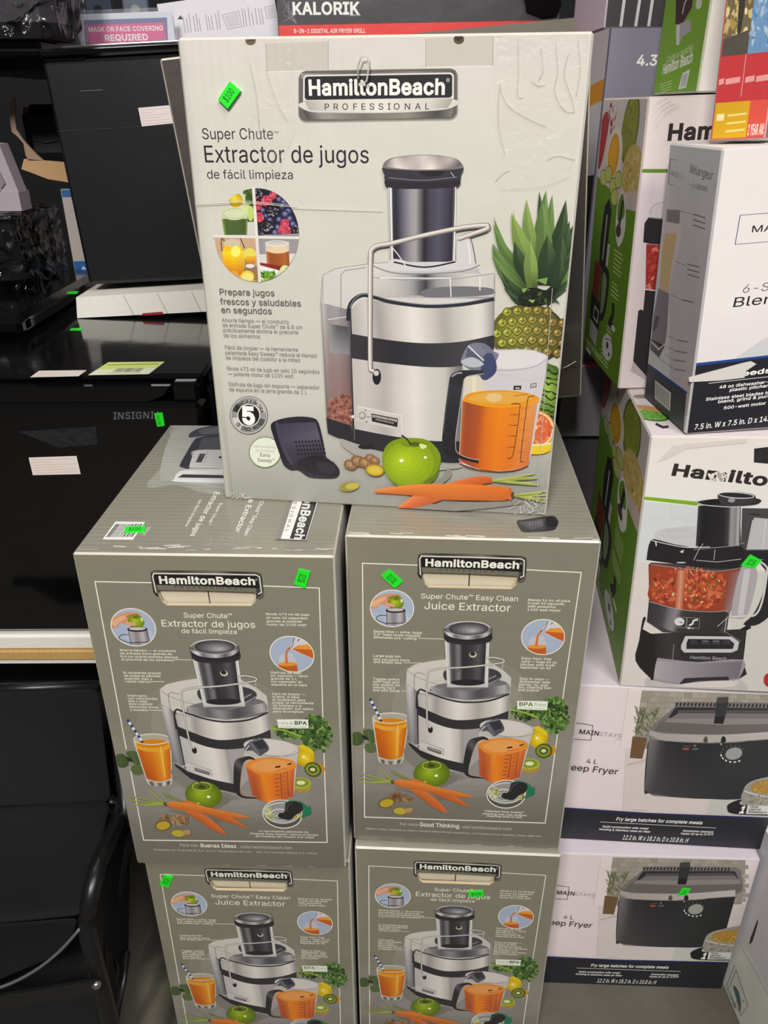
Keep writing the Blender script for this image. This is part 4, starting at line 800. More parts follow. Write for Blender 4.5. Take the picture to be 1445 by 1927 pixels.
    for r in range(6):
        for c in range(8):
            x = 545+c*88+(44 if r % 2 else 0); y = 1120+r*88+abs(x-830)*.12
            if ((x-828)/318)**2+((y-1340)/262)**2 > .98: continue
            w = (x-520)/620.; cc = mixc((170, 182, 60), (142, 112, 64), min(1, max(0, w)))
            a.sp([(x-46, y), (x, y-44), (x+46, y), (x, y+44)], mixc(cc, (30, 30, 20), .55), 3); a.sp([(x-38, y+2), (x-2, y-34), (x+36, y), (x, y+34)], cc, 3)
            a.ell(x+4, y+4, 20, 15, mixc(cc, (96, 70, 24), .6), 0, 8); a.ell(x-8, y-8, 16, 9, mixc(cc, (232, 236, 150), .6), 0, 8); a.line([(x, y), (x+10, y-30)], 6, (70, 60, 24))
    def leaf(bx, by, tx, ty, w, c, bend=0.0):
        mx, my = (bx+tx)/2, (by+ty)/2; dx, dy = tx-bx, ty-by; L_ = math.hypot(dx, dy); nx, ny = -dy/L_, dx/L_
        mx += nx*bend*L_; my += ny*bend*L_
        l = smooth_pl([(bx+nx*w*.42, by+ny*w*.42), (mx+nx*w*.55, my+ny*w*.55), (tx, ty)], 6); r = smooth_pl([(bx-nx*w*.42, by-ny*w*.42), (mx-nx*w*.55, my-ny*w*.55), (tx, ty)], 6)
        cen = smooth_pl([(bx, by), (mx, my), (tx, ty)], 6); d = mixc(c, (14, 24, 14), .5); hl = mixc(c, (200, 220, 150), .25)
        a.ruled(l, cen, [(0, d), (.4, c), (1, hl)], n=8); a.ruled(cen, r, [(0, mixc(c, d, .7)), (.5, mixc(c, d, .25)), (1, c)], n=8)
    gd, gm, gl = (46, 66, 40), (92, 122, 62), (126, 150, 74)
    for bx, by, tx, ty, w, c, bn in [(800, 880, 510, 312, 70, gm, -.08), (800, 800, 505, 372, 80, gm, -.1), (1000, 800, 1225, 345, 80, gd, .05), (1000, 740, 1172, 345, 90, gd, .1), (960, 700, 905, 85, 80, gd, 0), (970, 700, 1020, 112, 80, gm, 0), (900, 700, 965, 75, 110, gm, 0), (900, 800, 680, 250, 40, (150, 140, 100), -.1), (900, 700, 795, 152, 100, gl, -.06), (980, 720, 1140, 160, 110, gd, .06), (880, 800, 663, 275, 130, gl, -.04), (980, 860, 1215, 515, 80, gd, .08), (1000, 900, 1202, 632, 80, gd, .1), (790, 920, 465, 487, 80, gm, -.08), (800, 950, 488, 620, 80, gm, -.1), (1000, 960, 1190, 708, 60, gd, .1), (1000, 980, 1165, 760, 60, gm, .2), (800, 980, 555, 732, 60, gm, -.1), (810, 1000, 570, 772, 50, gd, -.1), (1010, 1000, 1172, 850, 50, gd, .1), (810, 1010, 570, 822, 50, gd, -.15), (820, 1040, 600, 925, 50, gd, -.1), (830, 1070, 630, 965, 50, gd, -.1), (1000, 1040, 1158, 945, 50, gd, -.1), (980, 1080, 1095, 1075, 36, gd, -.4), (940, 860, 935, 182, 130, gm, .02), (960, 900, 978, 465, 150, gd, .03), (830, 880, 690, 518, 110, gd, -.05), (1020, 900, 1110, 470, 110, gd, .06), (850, 930, 832, 512, 110, gl, -.02), (1040, 960, 1100, 620, 80, gd, .06), (780, 1000, 640, 870, 60, gd, -.1)]: leaf(bx, by, tx, ty, w, c, bn)
    a.sp([(730, 1010), (800, 960), (880, 930), (960, 950), (1050, 930), (1040, 1010), (980, 1060), (880, 1085), (760, 1080)], (30, 34, 26)); a.blobs(16, in_ell(890, 1010, 130, 50), 16, 46, [(40, 52, 34), (26, 30, 24), (62, 84, 46)], (.3, .7)); a.poly([(880, 860), (985, 840), (970, 905)], (120, 150, 76)); a.poly([(755, 940), (810, 930), (775, 975)], (140, 160, 90)); a.poly([(815, 1035), (875, 1035), (855, 1065)], (150, 170, 80))
    a.clip(); a.view(820, 620, 4.661)
    a.clip([(880, 250), (1115, 330), (1050, 900), (880, 1000)])
    a.rad(960, 560, 190, 300, (66, 96, 36), (156, 186, 74), 20, -60, 6)
    for k in range(8):
        pts = [(905+i*30, 330+k*58+random.uniform(-20, 20)+i*8) for i in range(8)]; a.line(pts, [random.uniform(8, 22) for _ in pts], (34, 52, 26))
    a.clip([(840, 690), (1062, 690), (1030, 1110), (840, 1110)])
    a.ell(900, 1000, 150, 88, (226, 190, 30)); a.ell(890, 870, 166, 166, (226, 150, 80)); a.ell(888, 868, 156, 156, (238, 214, 160)); a.ell(888, 868, 142, 142, (214, 104, 60))
    a.blobs(50, in_ell(900, 868, 130, 130), 8, 26, [(226, 130, 86), (204, 88, 50), (236, 160, 110)], (.3, .6)); a.ell(888, 850, 16, 20, (236, 206, 150)); a.poly([(830, 1010), (1040, 985), (1040, 1010), (960, 1080), (840, 1090)], (232, 200, 40)); a.line([(840, 1005), (960, 1000), (1040, 985)], 14, (240, 226, 190))
    a.clip(); N_()
    # soft grey ground shade of the pictured machine
    a.sp([(660, 820), (760, 872), (860, 872), (860, 880), (740, 884), (650, 840)], (166, 164, 158))
    # --- juicer
    body_poly = [(609, 514), (632, 502), (696, 493), (738, 490), (858, 490), (896, 494), (931, 512), (931, 560), (930, 690), (868, 866), (832, 866), (676, 834), (630, 817), (617, 800), (605, 564)]
    a.poly(body_poly, (150, 148, 148))
    a.ruled([(605, 564), (662, 580)], [(618, 805), (672, 826)], [(0, (150, 146, 146)), (.08, (196, 192, 190)), (.2, (150, 148, 150)), (.5, (158, 156, 158)), (.85, (126, 124, 128)), (1, (70, 68, 72))], [(0, (96, 90, 92)), (.2, (140, 104, 94)), (.8, (126, 84, 76)), (1, (50, 46, 50))], n=14, rows=4)
    a.ruled([(622, 606), (657, 612)], [(622, 660), (660, 664)], [(0, (140, 138, 142)), (.4, (84, 84, 90)), (1, (70, 70, 78))], [(0, (156, 154, 156)), (1, (132, 130, 134))], n=8)
    a.blobs(150, in_quad((617, 752), (662, 738), (668, 796), (620, 784)), 2, 4.5, [(150, 92, 78), (122, 66, 56), (176, 116, 98)], (.4, .9), 10, 6)
    a.line([(605, 564), (662, 580)], 1.6, (96, 94, 96)); a.line([(618, 598), (658, 592)], 1.5, (220, 218, 214))
    a.poly([(616, 783), (662, 798), (672, 832), (632, 818), (619, 812)], (44, 43, 48)); a.poly([(661, 578), (668, 574), (672, 832), (666, 830)], (44, 43, 48))
    # clear lid
    a.poly([(609, 514), (632, 502), (696, 493), (738, 489), (858, 489), (896, 494), (931, 512), (931, 562), (860, 574), (800, 575), (690, 560), (660, 580), (606, 566)], (206, 203, 198))
    a.ruled([(700, 494), (896, 494)], [(690, 556), (930, 560)], [(0, (214, 212, 206)), (.4, (196, 194, 190)), (.7, (206, 204, 200)), (1, (190, 188, 186))], [(0, (196, 192, 186)), (.5, (166, 164, 164)), (1, (150, 148, 150))], n=14)
    a.ruled([(738, 514), (931, 512)], [(738, 552), (931, 556)], [(0, (196, 192, 186)), (.2, (160, 158, 158)), (.33, (58, 56, 60)), (.42, (150, 148, 150)), (.6, (176, 174, 172)), (.75, (206, 203, 198)), (1, (196, 194, 190))], n=18)
    a.sp([(800, 542), (860, 536), (925, 540), (925, 552), (860, 556), (800, 556)], (112, 112, 116))
    a.line([(609, 514), (632, 502), (696, 493), (738, 490)], 1.3, (150, 148, 150)); a.line([(609, 514), (609, 566)], 1.2, (150, 148, 150)); a.line([(643, 592), (643, 514), (650, 506), (690, 500)], 1.3, (130, 128, 132)); a.line([(696, 518), (760, 524), (860, 522), (931, 512)], 1.4, (150, 148, 150)); a.line([(716, 520), (850, 521)], 2, (232, 230, 226)); a.line([(931, 512), (931, 560)], 1.5, (150, 148, 150)); a.line([(848, 522), (850, 556)], 2, (224, 222, 218)); a.line([(904, 518), (904, 544)], 2.4, (226, 224, 220))
    # steel body and black bands
    ub_t = smooth_pl([(669, 562), (700, 560), (735, 569), (803, 576), (870, 573), (931, 563)], 5); ub_b = smooth_pl([(664, 625), (735, 637), (803, 643), (870, 640), (931, 628)], 5)
    a.ruled([(662, 580)]+ub_t[2:], ub_b, steel_stops(), n=34)
    bb_b = smooth_pl([(664, 671), (735, 681), (811, 688), (870, 686), (931, 672)], 5)
    a.ruled(ub_b, bb_b, [(0, (58, 56, 60)), (.3, (44, 43, 47)), (.5, (52, 52, 56)), (.8, (66, 65, 68)), (1, (46, 45, 50))], n=30)
    lb_b = smooth_pl([(669, 804), (740, 818), (811, 827), (870, 828)], 5)
    a.ruled(bb_b[:15]+[(870, 686)], lb_b, [(0, (190, 184, 180)), (.12, (198, 192, 186)), (.3, (178, 172, 168)), (.42, (206, 200, 194)), (.58, (224, 219, 211)), (.7, (206, 202, 194)), (.85, (196, 192, 184)), (.92, (150, 146, 142)), (1, (110, 108, 108))], n=34)
    a.ruled(lb_b, smooth_pl([(672, 832), (740, 850), (832, 866), (870, 867)], 5), [(0, (44, 43, 48)), (.5, (50, 49, 54)), (1, (40, 39, 44))], n=20)
    a.ell(692, 838, 16, 5, (36, 35, 40)); a.line([(669, 826), (669, 800)], 2, (92, 90, 94))
    a.line(smooth_pl([(657, 600), (658, 578), (666, 562), (684, 552), (706, 556), (740, 565), (803, 573), (870, 570), (931, 560)], 5), 7.5, (44, 46, 54)); a.line(smooth_pl([(660, 576), (668, 560), (684, 550), (706, 553), (740, 562), (803, 570), (870, 567), (931, 556)], 5), 1.3, (150, 150, 156))
    # tube and pusher
    a.poly([(731, 346), (859, 346), (857, 494), (736, 494)], (206, 204, 204))
    a.ruled([(738, 346), (857, 346)], [(741, 490), (853, 490)], TUBE, n=40)
    a.line([(733, 348), (737, 492)], 1.5, (150, 148, 152)); a.line([(735.5, 348), (739, 492)], 1.6, (236, 234, 230)); a.line([(857.5, 348), (855, 492)], 2, (226, 224, 222)); a.line([(854, 350), (852, 490)], 1.2, (110, 108, 116))
    a.sp([(742, 484), (800, 496), (856, 488), (880, 492), (900, 500), (850, 506), (760, 508), (730, 502)], (206, 204, 204)); a.line(smooth_pl([(696, 494), (740, 510), (800, 512), (870, 508), (904, 496)], 5), 2, (132, 130, 134)); a.line(smooth_pl([(742, 490), (800, 500), (858, 490)], 5), 3, (34, 33, 40)); a.line(smooth_pl([(738, 462), (750, 476), (766, 500)], 4), 2, (216, 214, 212)); a.sp([(862, 452), (878, 444), (888, 450), (896, 492), (880, 498), (862, 492)], (206, 202, 202)); a.line(smooth_pl([(862, 450), (878, 445), (888, 452), (896, 492)], 5), 2.2, (110, 108, 116)); a.line(smooth_pl([(880, 452), (884, 470), (886, 494)], 5), 1.6, (240, 238, 236))
    a.sp([(728, 334), (760, 338), (830, 337), (863, 334), (863, 348), (830, 352), (760, 353), (728, 348)], (40, 38, 44)); a.sp([(722, 312), (760, 318), (830, 318), (870, 312), (867, 328), (862, 336), (800, 341), (731, 337), (724, 326)], (52, 50, 58)); a.line(smooth_pl([(732, 332), (796, 337), (860, 331)], 5), 1.4, (120, 118, 128)); a.sp([(790, 320), (835, 320), (826, 329), (800, 329)], (32, 30, 36)); a.line([(848, 322), (856, 332)], 2, (150, 148, 156))
    dome = [(722, 313), (725, 302), (738, 295), (764, 291), (796, 289), (830, 291), (858, 297), (868, 305), (870, 314), (840, 318), (796, 319), (750, 317)]
    a.sp(dome, (120, 112, 110)); a.ruled(smooth_pl([(727, 303), (740, 296), (764, 292), (796, 290), (830, 292), (858, 298), (867, 306)], 4), smooth_pl([(730, 312), (764, 316), (796, 317), (830, 316), (864, 312)], 4), [(0, (110, 104, 106)), (.12, (206, 196, 190)), (.25, (160, 148, 144)), (.5, (206, 196, 188)), (.7, (150, 140, 136)), (.85, (196, 186, 182)), (1, (84, 78, 82))], [(0, (150, 142, 142)), (.15, (226, 216, 210)), (.4, (176, 164, 160)), (.6, (236, 228, 220)), (.8, (150, 140, 138)), (1, (96, 90, 94))], n=24)
    # wire latch
    wire = smooth_pl([(713, 699), (703, 694), (699, 680), (698.5, 560), (699, 480), (702, 466), (714, 459), (738, 455), (800, 440), (870, 426), (912, 422), (919, 424), (916, 429), (890, 438), (864, 447)], 5)
    a.line(wire, 9.5, (118, 112, 108)); a.line([(x-.8, y-.6) for x, y in wire], 6.2, (196, 188, 180)); a.line([(x-1.6, y-1.4) for x, y in wire], 2.2, (232, 226, 218))
    a.ell(711, 706, 8, 15, (34, 32, 36)); a.ell(710, 699, 5, 5, (206, 200, 194))
    # control panel
    a.poly([(674, 761), (757, 779), (759, 808), (671, 790)], (204, 199, 193)); a.line([(674, 761), (757, 779), (759, 808)], 1.4, (232, 228, 222)); a.poly([(701, 775), (751, 785), (750, 801), (702, 790)], (40, 38, 42)); a.poly([(703, 777.5), (749, 787), (749, 791.5), (703, 782)], (210, 206, 200))
    a.text('HamiltonBeach', 704, 747, 782, 3.8, (50, 48, 52), .02, y1=791); a.text('PROFESSIONAL', 709, 744, 787.5, 2.4, (214, 210, 204), .01, y1=795)
    a.rad(684, 779, 7, 7.5, (150, 146, 142), (240, 236, 230), -1, -1, 4); a.line([(684, 779), (667, 781)], 3.4, (190, 186, 182)); a.ell(666, 781, 3, 3, (226, 222, 218)); a.text('ON', 692, 699, 783, 3, (84, 80, 80), .01); a.ell(690, 769, 1.5, 1.2, (96, 92, 92)); a.ell(692, 791, 1.8, 1.4, (96, 92, 92))
    # --- pitcher
    a.view(820, 620, 4.661)
    a.poly([(235, 250), (480, 190), (520, 160), (720, 165), (880, 175), (995, 225), (965, 420), (905, 760), (845, 1110), (820, 1190), (700, 1225), (560, 1235), (380, 1215), (220, 1165), (215, 1120), (240, 620), (262, 420)], (202, 198, 200))
    a.sp([(520, 175), (720, 165), (880, 178), (985, 235), (890, 300), (700, 330), (560, 320), (480, 250)], (216, 211, 212))
    a.poly([(265, 400), (420, 400), (440, 560), (260, 580)], (212, 204, 182)); a.poly([(330, 400), (360, 400), (360, 560), (330, 560)], (226, 220, 190))
    a.line(smooth_pl([(260, 290), (440, 340), (700, 345), (880, 310), (990, 235)], 5), 5, (150, 148, 156)); a.line(smooth_pl([(540, 172), (720, 162), (880, 172), (960, 205), (995, 232)], 5), 5, (168, 164, 168)); a.line([(992, 235), (968, 420), (905, 760)], 4, (160, 158, 160))
    a.line([(560, 380), (800, 430)], 3, (184, 180, 184))
    a.sp([(250, 600), (300, 550), (450, 525), (620, 522), (780, 540), (905, 580), (900, 640), (780, 650), (600, 672), (420, 660), (260, 625)], (226, 150, 30))
    a.sp([(300, 580), (450, 540), (620, 536), (790, 556), (860, 590), (760, 625), (600, 640), (430, 632), (310, 610)], (222, 166, 70)); a.ell(520, 585, 70, 40, (226, 190, 130))
    a.ruled(smooth_pl([(245, 610), (420, 655), (600, 668), (780, 650), (905, 610)], 4), smooth_pl([(218, 1140), (380, 1210), (560, 1230), (720, 1215), (825, 1180)], 4), [(0, (196, 104, 40)), (.05, (150, 74, 44)), (.25, (176, 86, 40)), (.33, (216, 116, 24)), (.5, (232, 132, 24)), (.7, (226, 130, 36)), (.85, (226, 148, 66)), (1, (214, 150, 92))], [(0, (196, 104, 50)), (.05, (160, 70, 40)), (.2, (170, 74, 36)), (.35, (214, 106, 30)), (.5, (230, 122, 30)), (.7, (220, 116, 36)), (.85, (220, 126, 56)), (1, (206, 110, 56))], n=30)
    a.line(smooth_pl([(252, 612), (420, 655), (600, 668), (780, 650), (905, 605)], 4), 9, (236, 160, 24)); a.line(smooth_pl([(220, 1145), (300, 1205), (560, 1238), (720, 1222), (825, 1185)], 4), 8, (140, 66, 40))
    for pts in ([(680, 640), (735, 640), (748, 670), (718, 920), (690, 1090), (660, 1122), (640, 1122)], [(875, 572), (835, 580), (815, 610), (780, 900), (756, 1130), (770, 1150), (785, 1152)]): a.line(smooth_pl(pts, 3), 7, (92, 50, 24))
    for i, y in enumerate((640, 735, 828, 922, 1022)):
        a.line([(700-i*9, y+2), (742-i*10, y)], 6, (92, 50, 24)); a.text(str(30-5*i), 668-i*9, 692-i*9, y+9, 16, (92, 50, 24)); a.text('%d00' % (9-i), 760-i*6, 800-i*6, y+50, 14, (150, 92, 50)); a.line([(800-i*8, y+40), (835-i*8, y+36)], 4, (160, 100, 56))
    a.poly([(692, 482), (760, 480), (756, 516), (690, 518)], (34, 34, 38)); a.text('oz', 706, 744, 508, 18, (230, 230, 230), .02); a.frame([(842, 468), (890, 460), (888, 492), (842, 500)], 7, (110, 108, 110)); a.text('mL', 850, 880, 490, 14, (110, 108, 110)); a.line([(690, 570), (816, 556)], 5, (176, 84, 50))
    a.sp([(230, 250), (300, 120), (430, 110), (520, 180), (560, 210), (500, 330), (440, 430), (400, 400), (250, 300)], (120, 122, 138)); a.poly([(270, 240), (290, 130), (440, 240), (420, 300)], (86, 90, 104)); a.poly([(390, 110), (440, 108), (520, 190), (480, 240)], (112, 114, 128)); a.sp([(430, 220), (500, 200), (540, 290), (530, 370), (450, 430), (400, 390)], (62, 70, 104)); a.line([(290, 130), (430, 260)], 14, (206, 206, 212)); a.sp([(235, 260), (330, 230), (430, 290), (350, 320), (260, 300)], (184, 184, 194))
    hnd_o = smooth_pl([(430, 345), (240, 345), (160, 370), (130, 420), (105, 620), (70, 900), (75, 1020), (110, 1075), (220, 1120), (385, 1165)], 5)
    hnd_i = smooth_pl([(430, 375), (300, 395), (262, 420), (250, 470), (220, 680), (190, 900), (186, 1000), (200, 1065), (280, 1110), (390, 1135)], 5)
    a.ruled(hnd_o, hnd_i, [(0, (56, 56, 62)), (.18, (40, 40, 45)), (.3, (50, 50, 56)), (.6, (38, 38, 44)), (1, (34, 32, 38))], n=40)
    a.line(hnd_i, 5, (196, 186, 178)); a.line(smooth_pl([(150, 400), (190, 372), (240, 366)], 4), 16, (150, 148, 152)); a.line([(126, 480), (95, 720), (80, 900)], 12, (66, 66, 74))
    N_()
    # --- ginger, apple, carrots
    def ginger(pts, r):
        for x, y, q in pts:
            a.rad(x, y, q, q*.75, (132, 98, 64), (206, 166, 120), -1, -2, 4, 20)
            for k in range(3): a.line([(x-q*.6+k*q*.5, y-q*.6), (x-q*.8+k*q*.5, y+q*.5)], .8, (120, 84, 54))
    ginger([(662, 872, 13), (676, 865, 14), (690, 868, 14), (700, 860, 11), (708, 864, 10)], 0)
    a.ell(708, 882, 18, 12, (150, 118, 60), 8); a.ell(708, 882, 15.5, 9.5, (206, 176, 44), 8); a.ell(708, 882, 11, 6, (214, 190, 70), 8)
    a.ell(660, 913, 19, 9, (150, 140, 60), -8); a.ell(666, 912, 13, 6, (186, 176, 80), -8)
    a.sp([(735, 905), (780, 918), (830, 900), (846, 878), (850, 896), (800, 924)], (140, 140, 126))
    a.sp([(722, 866), (728, 838), (748, 824), (778, 821), (808, 826), (828, 846), (832, 868), (822, 896), (800, 911), (776, 914), (750, 910), (731, 893)], (126, 150, 22))
    a.rad(772, 868, 47, 41, (140, 166, 24), (178, 204, 32), -12, -6, 6); a.sp([(800, 905), (824, 886), (831, 860), (826, 894), (806, 911)], (96, 120, 24)); a.ell(782, 832, 26, 7, (120, 144, 26)); a.ell(784, 833, 12, 4, (84, 92, 22)); a.line([(776, 834), (768, 823), (758, 816)], 3.2, (62, 56, 32)); a.ell(758, 864, 4, 3, (244, 250, 220)); a.ell(803, 858, 3, 2.4, (236, 244, 206)); a.sp([(792, 832), (806, 836), (800, 842), (794, 840)], (214, 228, 150))
    def carrot(top, bot, c):
        a.ruled(smooth_pl(top, 4), smooth_pl(bot, 4), [(0, mixc(c, (255, 210, 150), .3)), (1, c)], [(0, mixc(c, (120, 50, 20), .3)), (1, mixc(c, (120, 50, 20), .35))], n=16, rows=3)
    def greens(x, y, tips):
        for tx, ty in tips:
            a.line(smooth_pl([(x, y), ((x+tx)/2, (y+ty)/2+1), (tx, ty)], 4), [4.2]*4+[3]*4+[1.5], jit((150, 162, 70), 14)); a.line([(x, y-1), (tx, ty-.6)], 1, (196, 200, 120))
    a.sp([(752, 952), (860, 944), (980, 942), (960, 950), (820, 962)], (136, 134, 126))
    carrot([(752, 951), (790, 925), (850, 906), (900, 894), (928, 896)], [(758, 957), (800, 950), (860, 930), (910, 910), (930, 906)], (222, 104, 46))
    greens(930, 902, [(1010, 889), (1016, 898), (1004, 907), (1019, 911), (1000, 896)])
    carrot([(706, 920), (760, 911), (820, 908), (900, 910), (958, 915), (966, 924)], [(710, 925), (780, 930), (840, 938), (900, 940), (955, 940), (966, 932)], (228, 118, 36))
    a.ell(963, 928, 5, 12, (206, 100, 40)); a.ell(968, 930, 3.5, 6, (70, 66, 40)); greens(970, 930, [(1030, 922), (1031, 930), (1030, 937), (1030, 943), (1022, 926)])
    # scuffs at the lower right corner and creases
    for _ in range(26):
        x, y = in_quad((960, 950), (1030, 918), (1030, 968), (975, 968))(); a.line([(x, y), (x+random.uniform(-16, 16), y+random.uniform(-14, 8))], random.uniform(.6, 1.6), jit((216, 212, 204), 20))
    a.line([(1040, 540), (1012, 960)], 1.0, (190, 186, 176)); a.line([(366, 380), (452, 376), (560, 386), (720, 392)], 1.2, (214, 210, 198)); a.line([(366, 377), (452, 373), (560, 383)], 1.0, (192, 188, 176))
    for _ in range(20):
        x, y = in_quad((428, 915), (480, 932), (480, 938), (428, 934))(); a.line([(x, y), (x+random.uniform(-10, 10), y+random.uniform(-5, 5))], .9, jit((220, 216, 206), 14))
    return a
# ------------------------------------------------------------------ print layout: the narrow olive-grey front (two languages)
OLIVE = (131, 127, 110)
CREAM = (236, 232, 214)
def grey_hole():
    a = Art(DB, HB, C_GR); return [a.m(p) for p in [(793.5, 1084), (795, 1078), (880, 1080), (969, 1084), (971, 1090), (968, 1101), (959, 1108.5), (806, 1106), (799, 1100)]]
def grey_front(lang, plate_text=True):
    a = Art(DB, HB, C_GR); A = lambda: a.view(640, 1020, 5.558); B = lambda: a.view(860, 1020, 5.558); C = lambda: a.view(640, 1300, 5.558); D = lambda: a.view(850, 1300, 5.558); N_ = lambda: a.view(0, 0, 1)
    a.ruled([(640, 1000), (645, 1620)], [(1140, 1000), (1070, 1620)], [(0, (130, 126, 109)), (.5, (130, 127, 110)), (.62, (139, 136, 122)), (.74, (139, 137, 128)), (.85, (115, 111, 100)), (1, (109, 105, 92))], n=24)
    # pale glow printed behind the machine
    for k, c in enumerate(((135, 132, 117), (144, 142, 126), (155, 153, 137), (165, 162, 146))): a.ell(862, 1330, 150-k*26, 100-k*18, c)
    for k, c in enumerate(((135, 132, 124), (141, 138, 131), (146, 143, 138))): a.ell(860, 1450, 190-k*40, 48-k*11, c)
    # worn edges
    for i in range(34):
        e = random.choice('lrbt')
        if e == 'l': t = random.random(); p = (654+14*t, 1012+566*t); q = (p[0]+random.uniform(.2, 1.6), p[1]+random.uniform(4, 26))
        elif e == 'r': t = random.random(); p = (1125-71*t, 1021+578*t); q = (p[0]-1.5-random.uniform(0, 1.4), p[1]+random.uniform(4, 22))
        elif e == 'b': t = random.random(); p = (668+386*t, 1578+20*t); q = (p[0]+random.uniform(4, 30), p[1]+.6)
        else: t = random.random(); p = (654+470*t, 1012+9*t); q = (p[0]+random.uniform(4, 34), p[1]+.7)
        a.line([p, q], random.uniform(1, 2.4), jit((206, 202, 186), 14))
    # white rule frame
    LW = 1.9
    for pts in ([(685, 1062.3), (790, 1065.2)], [(980, 1072.3), (1088.5, 1077.2), (1056.5, 1315)], [(1048, 1379), (1026.5, 1548.3), (687.1, 1534.8), (686.8, 1399)], [(685, 1061.5), (686, 1366)]): a.line(pts, LW, CREAM)
    # plate
    pl = [(786, 1052), (788, 1046), (794, 1043), (880, 1044), (978, 1047.5), (985, 1050), (987, 1056), (986, 1088), (983, 1094), (977, 1097), (970, 1095), (970, 1080), (795, 1072), (794, 1091), (789, 1088), (785.5, 1082)]
    a.poly(pl, (62, 60, 54)); a.ruled([(792, 1044), (880, 1044.5), (980, 1048.5)], [(790, 1049), (880, 1049.5), (984, 1053)], [(0, (96, 94, 84)), (.2, (60, 58, 52)), (.6, (120, 118, 106)), (.8, (44, 42, 38)), (1, (80, 78, 70))])
    a.line([(791, 1084), (789.5, 1054), (793, 1048.5), (880, 1050), (976, 1052.5), (982.5, 1056), (981.5, 1084), (975, 1087)], 2.0, (226, 224, 212)); a.poly([(980, 1090), (986, 1080), (986, 1090), (978, 1096), (971, 1094)], (96, 94, 86)); a.poly([(786, 1078), (792, 1084), (794, 1091), (788, 1087)], (40, 38, 34))
    a.poly([(793, 1050.5), (979, 1055), (978.5, 1077), (793, 1071)], (24, 23, 24))
    a.text('HamiltonBeach', 800, 973, 1066.5, 12.6, (236, 234, 222), .03); a.ring(976, 1061, 2, 2, .5, (220, 218, 210))
    a.poly([(793, 1069), (880, 1072), (973, 1076.5), (972, 1086), (940, 1084.5), (880, 1083), (796, 1080)], (112, 110, 96))
    a.text('PROFESSIONAL', 826, 949, 1075.5, 4.4, (58, 56, 48), .006, track=1.6)
    # titles
    if lang == 'en':
        a.text('Super Chute™ Easy Clean', 792, 971.5, 1126, 9.2, CREAM, .004); a.text('Juice Extractor', 798.3, 958, 1145.5, 13.4, CREAM, .004)
    else:
        a.src(C_GL).view(130, 1000, 2.676); a.text('Super Chute™', 582, 828, 428, 24, CREAM, .004); a.text('Extractor de jugos', 470, 944, 472, 33, CREAM, .004); a.text('de fácil limpieza', 570, 851, 506, 22, CREAM, .004); a.src(C_GR)
    # round pictures
    def disc(cx, cy, rx, ry):
        a.ell(cx, cy, rx+1.6, ry+1.6, CREAM); a.ell(cx, cy, rx, ry, (166, 178, 198)); a.clip(a.epts(cx, cy, rx, ry, 0, 30))
    disc(739, 1144.5, 39, 33); A()
    a.rad(560, 760, 200, 120, (166, 178, 198), (196, 206, 222), 100, 40, 4)
    a.sp([(320, 690), (350, 610), (420, 570), (480, 545), (560, 540), (630, 552), (646, 575), (600, 585), (540, 580), (515, 610), (540, 640), (575, 655), (560, 678), (500, 668), (430, 650), (390, 690), (340, 700)], (206, 146, 108)); a.sp([(340, 640), (420, 590), (480, 570), (490, 600), (420, 640), (370, 680)], (222, 172, 134)); a.line(smooth_pl([(500, 590), (540, 572), (620, 560)], 4), 8, (150, 84, 56))
    a.rad(588, 635, 82, 72, (112, 134, 20), (176, 196, 40), -14, -10, 5); a.ell(592, 592, 30, 14, (96, 112, 24)); a.ell(648, 615, 14, 20, (206, 214, 150)); a.sp([(480, 640), (540, 640), (578, 652), (570, 676), (520, 672), (480, 664)], (218, 160, 124))
    a.poly([(490, 715), (686, 715), (690, 870), (492, 870)], (150, 146, 152)); a.ruled([(490, 720), (686, 720)], [(492, 870), (690, 870)], [(0, (60, 60, 66)), (.08, (176, 172, 176)), (.4, (132, 128, 134)), (.7, (186, 182, 184)), (.94, (120, 118, 124)), (1, (60, 60, 66))], n=14)
    a.ell(586, 712, 102, 26, (24, 24, 28)); a.ell(586, 706, 84, 16, (196, 190, 182)); a.line(smooth_pl([(490, 765), (420, 766), (388, 800), (440, 830), (500, 850)], 4), 8, (60, 62, 68)); a.line([(492, 846), (690, 840)], 8, (40, 40, 46)); N_(); a.clip()
    disc(1018.7, 1196.7, 39.5, 32); B()
    a.poly([(728, 1080), (760, 985), (890, 970), (918, 1070), (916, 1170), (740, 1150)], (190, 190, 196)); a.poly([(720, 1080), (915, 1070), (918, 1200), (760, 1180)], (186, 92, 36)); a.ell(820, 1082, 98, 20, (226, 146, 50)); a.sp([(800, 1060), (815, 980), (840, 930), (880, 905), (890, 925), (850, 945), (832, 1000), (826, 1068), (806, 1072)], (206, 110, 44))
    a.sp([(870, 920), (900, 870), (960, 810), (1000, 820), (1100, 900), (1110, 1000), (1100, 1035), (1000, 990), (900, 945)], (206, 202, 204)); a.poly([(890, 930), (960, 895), (1100, 880), (1112, 1000), (1095, 1030), (1000, 985)], (196, 90, 30)); a.poly([(900, 925), (1000, 890), (1105, 882), (1108, 940), (960, 930)], (228, 150, 50)); a.line([(930, 820), (900, 900), (860, 930)], 7, (70, 70, 76)); a.line([(960, 850), (985, 830)], 8, (60, 60, 66)); N_(); a.clip()
